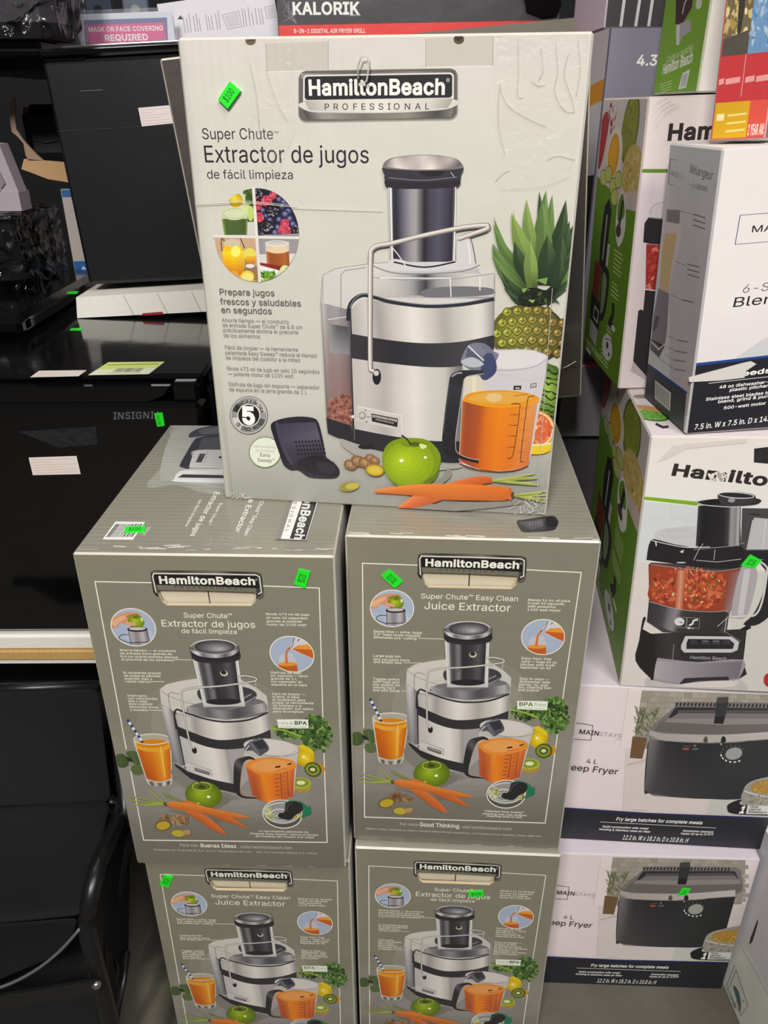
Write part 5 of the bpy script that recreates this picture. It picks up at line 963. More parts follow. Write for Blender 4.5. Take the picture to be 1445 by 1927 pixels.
    # captions with leader rules
    if lang == 'en':
        A(); a.para([('Saves time — extra-large', 360, 855, 937), ('3.5" feed chute virtually', 360, 842, 968), ('eliminates pre-cutting', 360, 800, 998), ('Large pulp bin', 358, 636, 1188), ('lets you juice more', 358, 730, 1223), ('and empty less', 358, 650, 1251), ('Toggle switch', 354, 626, 1426), ('with high and', 354, 622, 1455), ('low speeds for', 352, 634, 1484), ('juicing hard', 352, 580, 1513), ('and soft foods', 352, 628, 1543)], .014, 23, CREAM)
        B(); a.para([('Makes 16 oz. of juice', 722, 1160, 610), ('in just 10 seconds', 719, 1096, 643), ('with powerful', 716, 1010, 676), ('1100 watt motor', 716, 1062, 710), ('Enjoy foam-free', 662, 970, 1212), ('juice — large 34 oz.', 658, 1036, 1244), ('pitcher with froth', 652, 1008, 1276), ('separator on lid', 648, 962, 1306), ('Easy to clean —', 644, 948, 1423), ('dishwasher safe', 640, 960, 1453), ('pitcher, lid, pulp', 636, 942, 1483), ('bin, cleaning tool', 632, 972, 1511), ('and pusher', 628, 850, 1540)], .014, 23, CREAM)
        D(); a.para([('Patented Easy Sweep™', 350, 762, 1254), ('cleaning tool cuts strainer', 320, 790, 1281), ('cleaning time in half', 364, 738, 1306)], .014, 18, CREAM)
        C(); a.text('For more', 630, 815, 1392, 30, (206, 203, 188), 0, .1); a.text('Good Thinking', 832, 1245, 1404, 40, CREAM, .016); N_()
        a.text(', visit hamiltonbeach.com', 865, 963, 1556.5, 5.4, (206, 203, 188)); a.text('Made in China • Fabriqué en Chine • Hamilton Beach Brands Canada Inc., 60 Crossland Court, Belleville, Ontario K8N 5Y6', 690, 1021, 1557.5, 2.6, (206, 203, 188), .01)
        N_(); a.line([(787.5, 1199.5), (838, 1200.7)], 1, CREAM); a.line([(760, 1244.5), (800, 1245.5)], 1, CREAM); a.line([(756, 1297), (775, 1298), (775, 1392), (790, 1392)], 1, CREAM)
    else:
        G = lambda: a.src(C_GL).view(130, 1000, 2.676); G()
        a.para([('Ahorra tiempo — el conducto', 250, 540, 594), ('de entrada extra grande de', 254, 520, 610), ('8.8 cm prácticamente elimina', 256, 548, 626), ('el precorte de los alimentos', 260, 530, 641), ('El recipiente grande', 270, 462, 708), ('de pulpa te permite', 272, 460, 723), ('exprimir más y', 275, 418, 738), ('vaciar menos', 278, 410, 752), ('Interruptor', 290, 392, 824), ('con velocidades', 292, 444, 838), ('alta y baja', 294, 390, 852), ('para exprimir', 297, 420, 866), ('alimentos duros', 300, 448, 881), ('y blandos', 303, 395, 896), ('Rinde 473 ml de jugo', 1000, 1218, 419), ('en solo 10 segundos', 1001, 1208, 437), ('gracias al potente', 1002, 1180, 454), ('motor de 1100 watt', 1003, 1202, 471), ('Disfruta de jugo', 1022, 1178, 711), ('sin espuma — jarra', 1022, 1208, 726), ('grande de 1 L', 1023, 1155, 741), ('con separador de', 1024, 1180, 756), ('espuma en la tapa', 1025, 1205, 771), ('Fácil de limpiar —', 1030, 1198, 818), ('la jarra, la tapa,', 1031, 1170, 832), ('el recipiente para', 1031, 1196, 847), ('pulpa, la herramienta', 1032, 1238, 861), ('de limpieza y el', 1033, 1180, 876), ('empujador son aptos', 1034, 1236, 890), ('para lavavajillas', 1035, 1188, 905)], .014, 10.5, CREAM)
        a.para([('La herramienta patentada de', 960, 1212, 1508), ('limpieza Easy Sweep™ reduce el tiempo', 918, 1262, 1521), ('de limpieza del colador a la mitad', 944, 1240, 1534)], .01, 8.5, CREAM)
        a.text('Para más', 557, 650, 1585, 14, (206, 203, 188)); a.text('Buenas Ideas', 663, 845, 1588, 18, CREAM, .016); a.text(', visita hamiltonbeach.com', 855, 1128, 1591, 14, (206, 203, 188)); a.text('Distribuido por Grupo HB PS, S.A. de C.V. Monte Elbruz No. 124 - 401, Col. Palmitas, México, C.P. 11560', 420, 1255, 1606, 7, (206, 203, 188), .01)
        a.line([(532, 637), (620, 641)], 2.6, CREAM); a.line([(412, 748), (480, 750)], 2.6, CREAM); a.line([(398, 893), (530, 897)], 2.6, CREAM); a.src(C_GR)
    N_()
    # greens behind, fruit
    def leafy(cx, cy, rx, ry, n):
        a.ell(cx, cy, rx*.86, ry*.86, (52, 74, 34)); a.blobs(n, in_ell(cx, cy, rx, ry), 1.6, 5.6, [(70, 104, 44), (96, 134, 60), (40, 60, 28), (130, 160, 84), (60, 92, 40)], (.4, .9), 8, 6)
    leafy(992, 1336, 30, 17, 90); leafy(1040, 1343, 29, 34, 260); a.line(smooth_pl([(956, 1332), (980, 1336), (1012, 1348)], 4), 3, (150, 176, 60))
    a.rad(1011, 1385, 19, 20, (196, 164, 10), (240, 214, 40), 3, 4, 5); a.poly([(1000, 1366), (1012, 1363), (1028, 1374), (1029, 1384)], (226, 196, 20)); a.ell(1009, 1386, 3, 3, (250, 240, 170))
    a.ell(1034, 1409, 11, 10, (196, 140, 40)); a.ell(1022.7, 1410, 16, 14, (74, 84, 26)); a.ell(1022, 1410, 13, 11, (128, 146, 40)); a.ell(1022, 1410, 8, 6.5, (60, 66, 26)); a.ell(1022, 1410, 5, 3.6, (214, 214, 150))
    a.ell(996, 1441, 19, 12, (176, 140, 60)); a.ell(996, 1435, 19, 11, (168, 178, 60)); a.ell(996, 1434, 15, 8, (128, 146, 40)); a.ell(996, 1434, 8, 4, (226, 226, 176))
    C(); a.sp([(115, 480), (150, 420), (210, 410), (250, 450), (250, 520), (190, 550), (130, 530)], (66, 84, 44)); a.sp([(250, 400), (320, 380), (380, 420), (370, 520), (300, 500)], (74, 94, 50)); a.sp([(260, 560), (330, 520), (390, 560), (380, 615), (300, 625)], (86, 104, 60)); a.sp([(240, 440), (290, 460), (300, 490), (250, 480)], (30, 40, 24)); a.line([(180, 420), (185, 530)], 4, (100, 118, 70)); a.line([(300, 400), (330, 500)], 4, (110, 128, 80)); N_()
    # glass of juice with straw
    C(); a.ell(535, 265, 190, 60, (196, 192, 176)); a.poly([(345, 270), (725, 270), (660, 720), (640, 742), (540, 752), (440, 742), (408, 715)], (186, 182, 168)); a.ell(535, 262, 178, 50, (172, 168, 150))
    a.ruled(smooth_pl([(358, 350), (440, 385), (535, 395), (630, 385), (706, 350)], 4), smooth_pl([(404, 665), (535, 700), (662, 665)], 4), [(0, (206, 120, 40)), (.1, (196, 96, 10)), (.4, (214, 120, 12)), (.62, (228, 150, 30)), (.72, (238, 176, 60)), (.8, (222, 130, 20)), (1, (190, 100, 20))], [(0, (176, 84, 20)), (.3, (186, 84, 10)), (.7, (222, 140, 20)), (1, (190, 100, 20))], n=18)
    a.ell(534, 330, 176, 62, (226, 160, 40)); a.ell(534, 310, 160, 44, (208, 130, 16)); a.ring(535, 265, 189, 58, 9, (222, 219, 208)); a.line([(350, 290), (410, 700)], 9, (220, 216, 204)); a.line([(718, 290), (660, 700)], 9, (216, 212, 200)); a.line([(610, 340), (600, 660)], 12, (240, 190, 90))
    a.ruled([(408, 690), (535, 715), (662, 690)], [(425, 735), (535, 750), (645, 735)], [(0, (220, 216, 208)), (.15, (60, 56, 50)), (.3, (206, 202, 194)), (.5, (90, 86, 78)), (.7, (230, 228, 220)), (.85, (50, 48, 44)), (1, (210, 206, 198))], n=18)
    for i in range(8):
        t0, t1 = i/8, (i+1)/8; p = (322+105*t0, 60+215*t0); q = (322+105*t1, 60+215*t1); a.line([p, q], 26, (44, 66, 130) if i % 2 == 0 else (226, 226, 226))
    a.ell(432, 290, 14, 12, (70, 50, 60)); N_()
    # --- the juicer
    C(); a.sp([(700, 560), (900, 700), (1250, 860), (1290, 900), (1000, 900), (700, 700)], (128, 125, 117)); N_()
    a.poly([(764, 1262), (780, 1249), (836, 1238), (912, 1240), (945, 1262), (960, 1274), (957, 1330), (950, 1380), (872, 1452), (840, 1446), (793, 1421), (769, 1396), (766, 1330)], (166, 162, 162))
    a.ruled([(764, 1284), (788, 1299)], [(768, 1390), (790, 1402)], [(0, (176, 172, 172)), (.3, (206, 203, 202)), (.6, (166, 163, 166)), (1, (60, 58, 62))], [(0, (110, 106, 110)), (.4, (140, 137, 140)), (.8, (110, 106, 110)), (1, (36, 35, 40))], n=10, rows=3)
    a.poly([(784, 1300), (789, 1300), (791, 1404), (787, 1404)], (40, 39, 44))
    a.poly([(766, 1257), (780, 1248), (806, 1242), (836, 1238), (912, 1238), (945, 1258), (960, 1272), (958, 1302), (925, 1314), (880, 1318), (830, 1310), (790, 1300), (764, 1282)], (200, 196, 188))
    a.poly([(766, 1257), (780, 1248), (836, 1238), (850, 1262), (800, 1282), (764, 1272)], (206, 201, 190)); a.line([(766, 1257), (782, 1270), (812, 1282), (850, 1290)], 1.2, (150, 146, 140)); a.line(smooth_pl([(780, 1300), (780, 1270), (786, 1263), (800, 1266)], 4), 1.2, (120, 116, 112)); a.line([(766, 1257), (764, 1282)], 1.2, (140, 136, 132))
    a.sp([(812, 1290), (850, 1280), (912, 1276), (950, 1280), (955, 1300), (915, 1312), (860, 1312), (815, 1302)], (112, 110, 112)); a.ruled([(810, 1288), (880, 1298), (955, 1284)], [(812, 1303), (880, 1315), (957, 1300)], [(0, (166, 162, 160)), (.25, (96, 94, 98)), (.4, (150, 148, 150)), (.6, (72, 70, 74)), (.8, (110, 108, 112)), (.92, (190, 186, 182)), (1, (130, 127, 127))], n=16)
    a.sp([(834, 1262), (850, 1256), (915, 1254), (940, 1264), (936, 1278), (900, 1286), (860, 1286), (838, 1278)], (62, 61, 66)); a.line(smooth_pl([(842, 1270), (870, 1280), (905, 1279), (932, 1268)], 4), 2, (150, 148, 150)); a.line(smooth_pl([(836, 1276), (870, 1288), (910, 1286), (942, 1272)], 4), 1.4, (170, 167, 166))
    t1 = smooth_pl([(786, 1302), (830, 1311), (874, 1318), (920, 1315), (957, 1303)], 4); t2 = smooth_pl([(787.5, 1325), (838, 1347), (870, 1351.5), (920, 1346), (956, 1334)], 4); t3 = smooth_pl([(787.5, 1342), (830, 1362), (870, 1369), (920, 1364), (954, 1352)], 4); t4 = smooth_pl([(788.5, 1407), (830, 1423), (871, 1433)], 4)
    a.ruled(t1, t2, steel_stops(), n=30); a.ruled(t2, t3, [(0, (40, 39, 42)), (.5, (46, 45, 48)), (1, (52, 50, 52))], n=20)
    a.ruled(t3[:9]+[(871, 1369)], t4, [(0, (186, 182, 180)), (.2, (196, 192, 188)), (.45, (214, 210, 204)), (.7, (226, 221, 214)), (.9, (196, 190, 184)), (1, (150, 146, 142))], n=20); a.ruled(t4, [(793, 1421), (832, 1440), (872, 1451)], [(0, (38, 37, 41)), (1, (44, 43, 47))], n=12); a.ruled([(769, 1392), (789, 1406)], [(770, 1398), (793, 1421)], [(0, (36, 35, 39)), (1, (40, 39, 43))], n=4)
    a.line(smooth_pl([(784, 1330), (785, 1305), (791, 1294), (806, 1300), (840, 1312), (874, 1318), (920, 1315), (957, 1302)], 4), 3.2, (40, 41, 46))
    a.poly([(836, 1200), (919, 1200), (917, 1290), (841, 1290)], (196, 193, 190)); a.ruled([(844, 1203), (913, 1203)], [(847, 1280), (910, 1280)], [(0, (120, 118, 122)), (.1, (60, 58, 62)), (.25, (130, 128, 130)), (.36, (44, 43, 47)), (.6, (56, 55, 60)), (.8, (84, 82, 86)), (1, (40, 39, 44))], n=22); a.ell(879, 1281, 32, 6, (34, 33, 38))
    a.line([(838, 1204), (843, 1286)], 1.6, (226, 224, 220)); a.line([(917, 1204), (914, 1286)], 1.8, (226, 224, 220)); a.line(smooth_pl([(858, 1262), (872, 1250), (885, 1238), (894, 1228)], 3), 1, (30, 30, 34)); a.ell(888.5, 1229, 7, 5.5, (196, 200, 170)); a.ell(888, 1227.5, 5, 4, (40, 40, 40))
    a.sp([(838, 1192), (879, 1202), (921, 1192), (918, 1206), (879, 1211), (841, 1206)], (42, 41, 46)); a.ell(879, 1190, 45, 15, (34, 33, 37)); a.ell(879, 1184, 46, 17, (96, 94, 98))
    a.ruled(smooth_pl([(834, 1184), (850, 1190), (879, 1193), (908, 1190), (924, 1184)], 4), smooth_pl([(836, 1190), (852, 1198), (879, 1201), (906, 1198), (922, 1190)], 4), [(0, (120, 118, 120)), (.12, (236, 234, 232)), (.25, (110, 108, 110)), (.5, (196, 192, 192)), (.7, (90, 88, 90)), (.88, (206, 204, 204)), (1, (70, 68, 70))], n=20)
    a.rad(880, 1181, 38, 12.5, (66, 64, 68), (176, 174, 178), 8, 4, 6); a.ring(880, 1181, 39, 13.5, 1.4, (160, 158, 160)); a.line(smooth_pl([(836, 1180), (850, 1171), (879, 1167.5), (908, 1171), (921, 1179)], 4), 1.4, (214, 212, 212))
    wire = smooth_pl([(808, 1366), (804, 1355), (803, 1300), (804.5, 1268), (810, 1259), (834, 1254.5), (880, 1252), (930, 1246), (945, 1243), (944, 1238), (925, 1234), (914, 1236)], 4)
    a.line(wire, 3.6, (110, 107, 102)); a.line(wire, 2.0, (214, 210, 202)); a.line([(944, 1244), (942, 1262)], 1.6, (190, 187, 180)); a.ell(810, 1369, 4.5, 6.5, (26, 25, 28)); a.ell(809, 1364, 2.5, 2.5, (190, 186, 180))
    C(); a.poly([(850, 500), (1085, 590), (1080, 655), (830, 575)], (200, 196, 192)); a.poly([(915, 560), (1058, 610), (1056, 645), (915, 595)], (84, 82, 82)); a.poly([(925, 572), (1050, 616), (1050, 625), (925, 582)], (170, 167, 164)); a.line([(880, 530), (785, 550)], 9, (206, 204, 202)); a.line([(850, 505), (1082, 590), (1078, 655)], 5, (150, 147, 145)); N_()
    # --- pitcher
    D(); a.poly([(275, 440), (300, 380), (430, 320), (560, 290), (700, 300), (855, 360), (780, 640), (712, 890), (640, 915), (540, 930), (450, 945), (300, 880)], (196, 190, 182))
    a.ell(570, 370, 286, 92, (212, 205, 198), 6); a.ring(570, 370, 286, 92, 8, (150, 146, 148), 6); a.line(smooth_pl([(290, 410), (420, 455), (600, 468), (760, 440), (850, 380)], 4), 6, (166, 160, 160))
    a.sp([(275, 545), (330, 500), (480, 472), (640, 480), (780, 520), (775, 600), (640, 640), (450, 660), (320, 610)], (228, 140, 50)); a.sp([(330, 545), (480, 495), (620, 500), (740, 540), (640, 600), (470, 625), (360, 595)], (232, 158, 84))
    a.ruled(smooth_pl([(275, 560), (340, 620), (450, 655), (600, 645), (772, 590)], 4), smooth_pl([(292, 860), (350, 910), (450, 940), (580, 925), (710, 888)], 4), [(0, (206, 104, 50)), (.1, (186, 90, 40)), (.28, (206, 108, 40)), (.34, (236, 146, 30)), (.45, (232, 122, 26)), (.7, (216, 112, 40)), (.9, (222, 122, 50)), (1, (196, 100, 50))], [(0, (186, 84, 44)), (.15, (166, 70, 34)), (.3, (214, 112, 40)), (.42, (236, 136, 30)), (.7, (206, 96, 36)), (1, (176, 80, 44))], n=24)
    for i in range(6): a.line([(555-i*6, 655+i*42), (600-i*6, 650+i*42)], 7, (120, 58, 30)); a.line([(640-i*5, 640+i*42), (672-i*5, 636+i*42)], 6, (150, 74, 36))
    a.line([(618, 640), (590, 890)], 7, (110, 56, 30)); a.line([(690, 620), (660, 880)], 6, (120, 60, 30)); a.poly([(578, 566), (632, 560), (626, 578), (572, 584)], (40, 32, 28)); a.poly([(705, 545), (750, 532), (744, 548), (700, 560)], (40, 32, 28)); a.line([(575, 610), (690, 588)], 5, (176, 84, 40))
    a.sp([(285, 400), (340, 320), (420, 280), (485, 268), (545, 380), (470, 440), (430, 452), (370, 400)], (78, 78, 86)); a.poly([(380, 310), (490, 285), (530, 370), (440, 390)], (48, 48, 54)); a.poly([(335, 320), (380, 312), (450, 440), (425, 445)], (104, 104, 112)); a.line([(290, 405), (345, 345)], 10, (210, 208, 206)); a.line([(375, 305), (485, 280)], 9, (140, 140, 146))
    ho = smooth_pl([(385, 488), (330, 455), (240, 470), (180, 495), (148, 570), (115, 760), (120, 820), (150, 865), (210, 890), (330, 896)], 4); hi = smooth_pl([(370, 498), (320, 492), (275, 512), (250, 545), (215, 640), (180, 780), (178, 840), (195, 858), (240, 870), (330, 880)], 4)
    a.ruled(ho, hi, [(0, (40, 40, 44)), (.2, (46, 46, 50)), (.3, (90, 88, 90)), (.4, (40, 40, 44)), (1, (34, 33, 37))], n=30); a.line(hi, 6, (206, 150, 116)); N_()
    # strainer picture
    D(); a.ell(568, 1065, 207, 152, CREAM); a.ell(568, 1065, 196, 142, (84, 82, 78)); a.ell(566, 1050, 188, 116, (196, 194, 190)); a.ell(566, 1052, 168, 98, (150, 147, 144)); a.ell(540, 1070, 110, 66, (196, 194, 190)); a.ring(540, 1075, 90, 50, 12, (120, 118, 116)); a.ring(540, 1078, 60, 32, 10, (110, 108, 106))
    a.blobs(22, in_ell(430, 1050, 46, 56), 10, 22, [(176, 184, 96), (206, 210, 150)], (.5, 1), 8); a.blobs(12, in_ell(710, 1085, 50, 40), 8, 20, [(196, 204, 120), (214, 196, 80)], (.5, 1), 8)
    a.sp([(600, 960), (680, 925), (780, 945), (850, 1000), (865, 975), (868, 1060), (850, 1080), (760, 1108), (780, 1060), (790, 1010), (700, 965)], (24, 118, 84))
    a.sp([(515, 1085), (540, 1055), (590, 1040), (620, 960), (680, 935), (770, 950), (792, 1000), (760, 1050), (700, 1080), (640, 1125), (560, 1115)], (34, 33, 36)); a.line(smooth_pl([(610, 1040), (640, 975), (690, 950)], 4), 12, (72, 70, 74)); N_()
    # apple, ginger, carrots
    C(); a.sp([(780, 960), (1000, 1000), (1180, 940), (1220, 900), (1160, 860)], (120, 117, 110)); a.rad(960, 845, 188, 143, (92, 114, 14), (156, 182, 24), -30, -14, 7); a.ell(958, 755, 100, 46, (96, 116, 16)); a.ring(958, 758, 100, 46, 8, (190, 206, 96)); a.ell(955, 762, 40, 18, (58, 70, 14)); a.line([(950, 760), (938, 690)], 10, (56, 50, 26)); a.ell(1006, 865, 18, 13, (246, 250, 220)); a.ell(890, 930, 16, 8, (176, 196, 60)); N_()
    C()
    for tx, ty in ((205, 833), (200, 886), (210, 928), (330, 940), (415, 780), (430, 800)): a.line(smooth_pl([(560, 925), ((560+tx)/2, (925+ty)/2+4), (tx, ty)], 4), [20]*4+[13]*4+[5], jit((136, 148, 62), 12)); a.line([(560, 922), (tx, ty-2)], 4, (176, 182, 104))
    for tx, ty in ((540, 815), (560, 850)): a.line([(730, 905), (tx, ty)], 12, (122, 136, 60))
    a.sp([(560, 990), (800, 1040), (1100, 1110), (1000, 1120), (760, 1050)], (112, 108, 98))
    def carrot(top, bot, c): a.ruled(smooth_pl(top, 3), smooth_pl(bot, 3), [(0, mixc(c, (255, 190, 120), .2)), (1, mixc(c, (255, 190, 120), .1))], [(0, mixc(c, (120, 50, 20), .3)), (1, mixc(c, (120, 50, 20), .3))], n=12, rows=2)
    carrot([(730, 898), (800, 900), (1000, 990), (1200, 1080), (1365, 1202)], [(740, 920), (860, 1000), (1050, 1090), (1200, 1150), (1360, 1204)], (206, 104, 40)); carrot([(740, 1012), (860, 1015), (980, 1090), (1080, 1190), (1125, 1257)], [(745, 1025), (860, 1110), (960, 1190), (1060, 1245), (1120, 1259)], (212, 104, 40)); carrot([(552, 925), (600, 903), (760, 920), (1000, 980), (1250, 1040), (1395, 1088)], [(556, 935), (620, 980), (800, 1015), (1000, 1050), (1250, 1094), (1390, 1092)], (220, 122, 40)); a.ell(552, 930, 14, 24, (92, 70, 30), -30)
    a.blobs(9, in_ell(600, 1090, 120, 40), 30, 50, [(150, 112, 78), (136, 100, 66), (168, 132, 96)], (.5, .8), 6, 9); a.blobs(6, in_ell(710, 1105, 50, 40), 20, 36, [(160, 124, 88), (140, 104, 72)], (.5, .8), 6, 9); a.ell(490, 1150, 84, 52, (110, 84, 44), -10); a.ell(492, 1152, 72, 42, (190, 162, 40), -10); a.ell(660, 1235, 110, 42, (140, 112, 66), 3); a.ell(630, 1237, 66, 34, (186, 170, 50), 3); a.ell(720, 1225, 46, 24, (176, 142, 104), -10); N_()
    # badge
    D(); a.sp([(676, 100), (690, 84), (980, 88), (992, 104), (985, 170), (970, 180), (690, 170), (677, 158)], (236, 238, 222), 3)
    if lang == 'en': a.text('BPA', 695, 838, 134, 38, (70, 110, 60), .02); a.text('free', 845, 972, 139, 38, (150, 160, 140), 0, .15); a.text('in food zones', 697, 965, 162, 12, (120, 140, 104), .01, track=1.2)
    else: a.text('Libre de', 690, 838, 134, 30, (140, 150, 128), 0); a.text('BPA', 850, 975, 139, 36, (62, 92, 54), .03); a.text('en contacto con alimentos', 697, 965, 162, 11, (130, 144, 116), .01)
    N_()
    return a

# ------------------------------------------------------------------ carton lids
def left_lid(a):
    # printed lid of the left carton: barcode, turned lettering, part of the machine picture
    a.ruled([(322, 805), (132, 1036)], [(672, 802), (632, 1049)], [(0, (139, 137, 122)), (1, (139, 137, 120))], n=4)
    a.view(300, 790, 4.0139)
    a.sp([(-100, 500), (60, 300), (110, 70), (300, 40), (720, 40), (700, 520), (480, 560), (300, 540), (120, 490)], (160, 159, 148)); a.sp([(0, 420), (110, 110), (300, 70), (700, 70), (640, 500), (350, 500), (100, 460)], (172, 172, 164))
    a.sp([(225, 130), (260, 100), (330, 75), (460, 55), (700, 60), (700, 120), (420, 130), (300, 140), (235, 148)], (60, 60, 66)); a.sp([(310, 90), (460, 68), (600, 70), (500, 110), (330, 122)], (96, 96, 104))
    a.sp([(150, 345), (200, 260), (260, 170), (300, 145), (460, 125), (760, 130), (760, 240), (290, 235), (240, 290), (220, 368), (165, 362)], (50, 50, 58)); a.poly([(320, 150), (700, 130), (700, 230), (290, 232)], (86, 86, 92))
    for k in range(7): a.line([(322-k*6, 160+k*11), (700, 142+k*12)], 3, (60, 60, 66))
    a.sp([(285, 238), (480, 232), (760, 232), (760, 360), (420, 366), (240, 362), (222, 345), (250, 280)], (206, 205, 204), 3); a.poly([(300, 262), (345, 262), (310, 325), (268, 325)], (70, 70, 74)); a.line([(362, 240), (330, 330)], 3, (130, 130, 132)); a.ell(455, 287, 16, 9, (60, 60, 66))
    a.sp([(150, 390), (300, 376), (760, 380), (760, 470), (400, 475), (110, 465), (105, 445)], (226, 225, 224), 3); a.poly([(170, 412), (700, 420), (690, 442), (130, 436)], (52, 52, 56))
    a.vtext('Extractor de jugos', (402, 540), (205, 870), (38, 4), WHT, .006); a.vtext('Super Chute™', (440, 620), (340, 785), (22, 3), WHT, .002); a.vtext('de fácil limpieza', (285, 598), (170, 795), (22, 2), WHT, .002)
    a.vtext('Super Chute™ Easy Clean', (790, 520), (614, 868), (30, 4), WHT, .002); a.vtext('Juice Extractor', (706, 500), (545, 840), (40, 4), WHT, .006)
    a.poly([(1010, 520), (950, 640), (852, 912), (1108, 922), (1200, 640), (1235, 520)], (130, 128, 122)); a.poly([(1036, 520), (988, 640), (900, 905), (1100, 915), (1186, 640), (1215, 520)], (238, 236, 230)); a.poly([(1100, 520), (1062, 640), (972, 898), (1098, 908), (1180, 640), (1205, 520)], (36, 35, 36)); a.poly([(852, 912), (1108, 922), (1114, 912), (880, 898)], (84, 82, 78))
    a.vtext('HamiltonBeach', (1150, 340), (1010, 900), (70, 8), (226, 225, 220), .03); a.vtext('PROFESSIONAL', (1060, 440), (935, 842), (24, 2), (110, 108, 106), .01, track=1.5)
    a.view(0, 780, 3.6125); a.poly([(778, 718), (972, 722), (884, 842), (684, 838)], (232, 231, 226))
    x = 0.06
    while x < .92:
        w = random.choice((.018, .03, .05)); p = lambda u, v: ((778-94*v)+(194+6*0)*u, 724+114*v); a.poly([p(x, .1), p(x+w, .1), p(x+w, .86), p(x, .86)], (70, 70, 68)); x += w+random.choice((.02, .034))
    a.line([(1004, 756), (958, 812)], 7, (196, 194, 184)); a.line([(988, 756), (944, 812)], 5, (186, 184, 174))
    a.view(300, 790, 4.0139)
    for _ in range(30):
        x, y = in_quad((330, 960), (640, 950), (700, 830), (400, 820))(); a.line([(x, y), (x+random.uniform(-40, 40), y+random.uniform(-12, 12))], random.uniform(1.5, 4), jit((190, 188, 170), 14))
    a.view(0, 0, 1)
    for _ in range(22):
        t = random.random(); x, y = 140+490*t, 1030+12*t-random.uniform(0, 9); a.line([(x, y), (x+random.uniform(8, 40), y+random.uniform(-2, 2))], random.uniform(.8, 2.4), jit((200, 198, 184), 14))
    return a
def right_lid(a):
    a.ruled([(690, 780), (653, 1011)], [(1050, 790), (1126, 1020)], [(0, (139, 138, 124)), (1, (141, 139, 124))], n=4)
    a.view(640, 920, 2.752)
    a.sp([(912, 175), (960, 165), (1050, 150), (1100, 148), (1122, 175), (1115, 200), (1090, 222), (980, 232), (965, 232), (935, 225)], (44, 44, 48)); a.poly([(925, 180), (1040, 165), (1050, 200), (985, 218)], (76, 76, 82)); a.ell(1085, 180, 34, 26, (30, 30, 34)); [a.line([(980+i*14, 178-i), (976+i*14, 196-i)], 4, (120, 120, 124)) for i in range(5)]
    for _ in range(16):
        t = random.random(); x, y = 40+1280*t, 246+26*t-random.uniform(0, 14); a.line([(x, y), (x+random.uniform(30, 120), y+random.uniform(-3, 6))], random.uniform(2, 6), jit((204, 202, 188), 14))
    a.view(0, 0, 1); return a
# ------------------------------------------------------------------ juicer cartons
EDGE_G = (198, 194, 178); EDGE_W = (204, 198, 186)
GREYC = {'front': OLIVE, 'back': OLIVE, 'left': (226, 224, 218), 'right': (226, 224, 218), 'top': (139, 137, 122), 'bottom': (120, 116, 100)}
HOLE = grey_hole()
def olive_carton(label, x, y, z, yaw, lang, lid=None, lidc=None):
    c = Carton('juicer_carton', label, 'carton', x, y, z, yaw, 0, DB, WB, HB, 'olive grey juicer cartons')
    arts = {'front': FRONTS[lang]}
    if lid: a = c.art('top', lidc); lid(a); arts['top'] = a
    c.build(GREYC, EDGE_G, arts, GLOSSY, .0025, 'carton', HOLE, hole_cols=(216, 206, 182))
    return c
FRONTS = {'en': grey_front('en'), 'es': grey_front('es')}
gl = olive_carton('olive grey juicer carton in Spanish at upper left, barcode and green sticker on its lid', -.3049, .6729, HB, -.0336, 'es', left_lid, [(322, 805), (672, 802), (632, 1049), (132, 1036)])
gr = olive_carton('olive grey juicer carton in English at upper right, tilted green sticker over its apple picture', -.0398, .7067, HB, -.0613, 'en', right_lid, [(692, 781), (1045, 788), (1126, 1020), (653, 1011)])
ll = olive_carton('lower left olive grey juicer carton in English, in shade on the floor', -.3010, .6845, 0, -.035, 'en')
lr = olive_carton('lower right olive grey juicer carton in Spanish on the floor, green sticker over its title', -.0386, .6959, 0, -.0538, 'es')
gl.price('front', [(565, 1071), (587, 1076), (578, 1106), (556, 1099)], corners=C_GL)
gl.price('top', [(232, 989), (269, 988), (268, 999), (230, 1001)], corners=[(322, 805), (672, 802), (632, 1049), (132, 1036)])
gr.price('front', [(719, 1083.5), (734, 1072), (759, 1094), (744, 1106.5)], corners=C_GR)
ll.price('front', [(310, 1645), (326, 1649), (318, 1669), (300, 1663)])
lr.price('front', [(880, 1676), (909, 1675), (911, 1685), (883, 1686)])

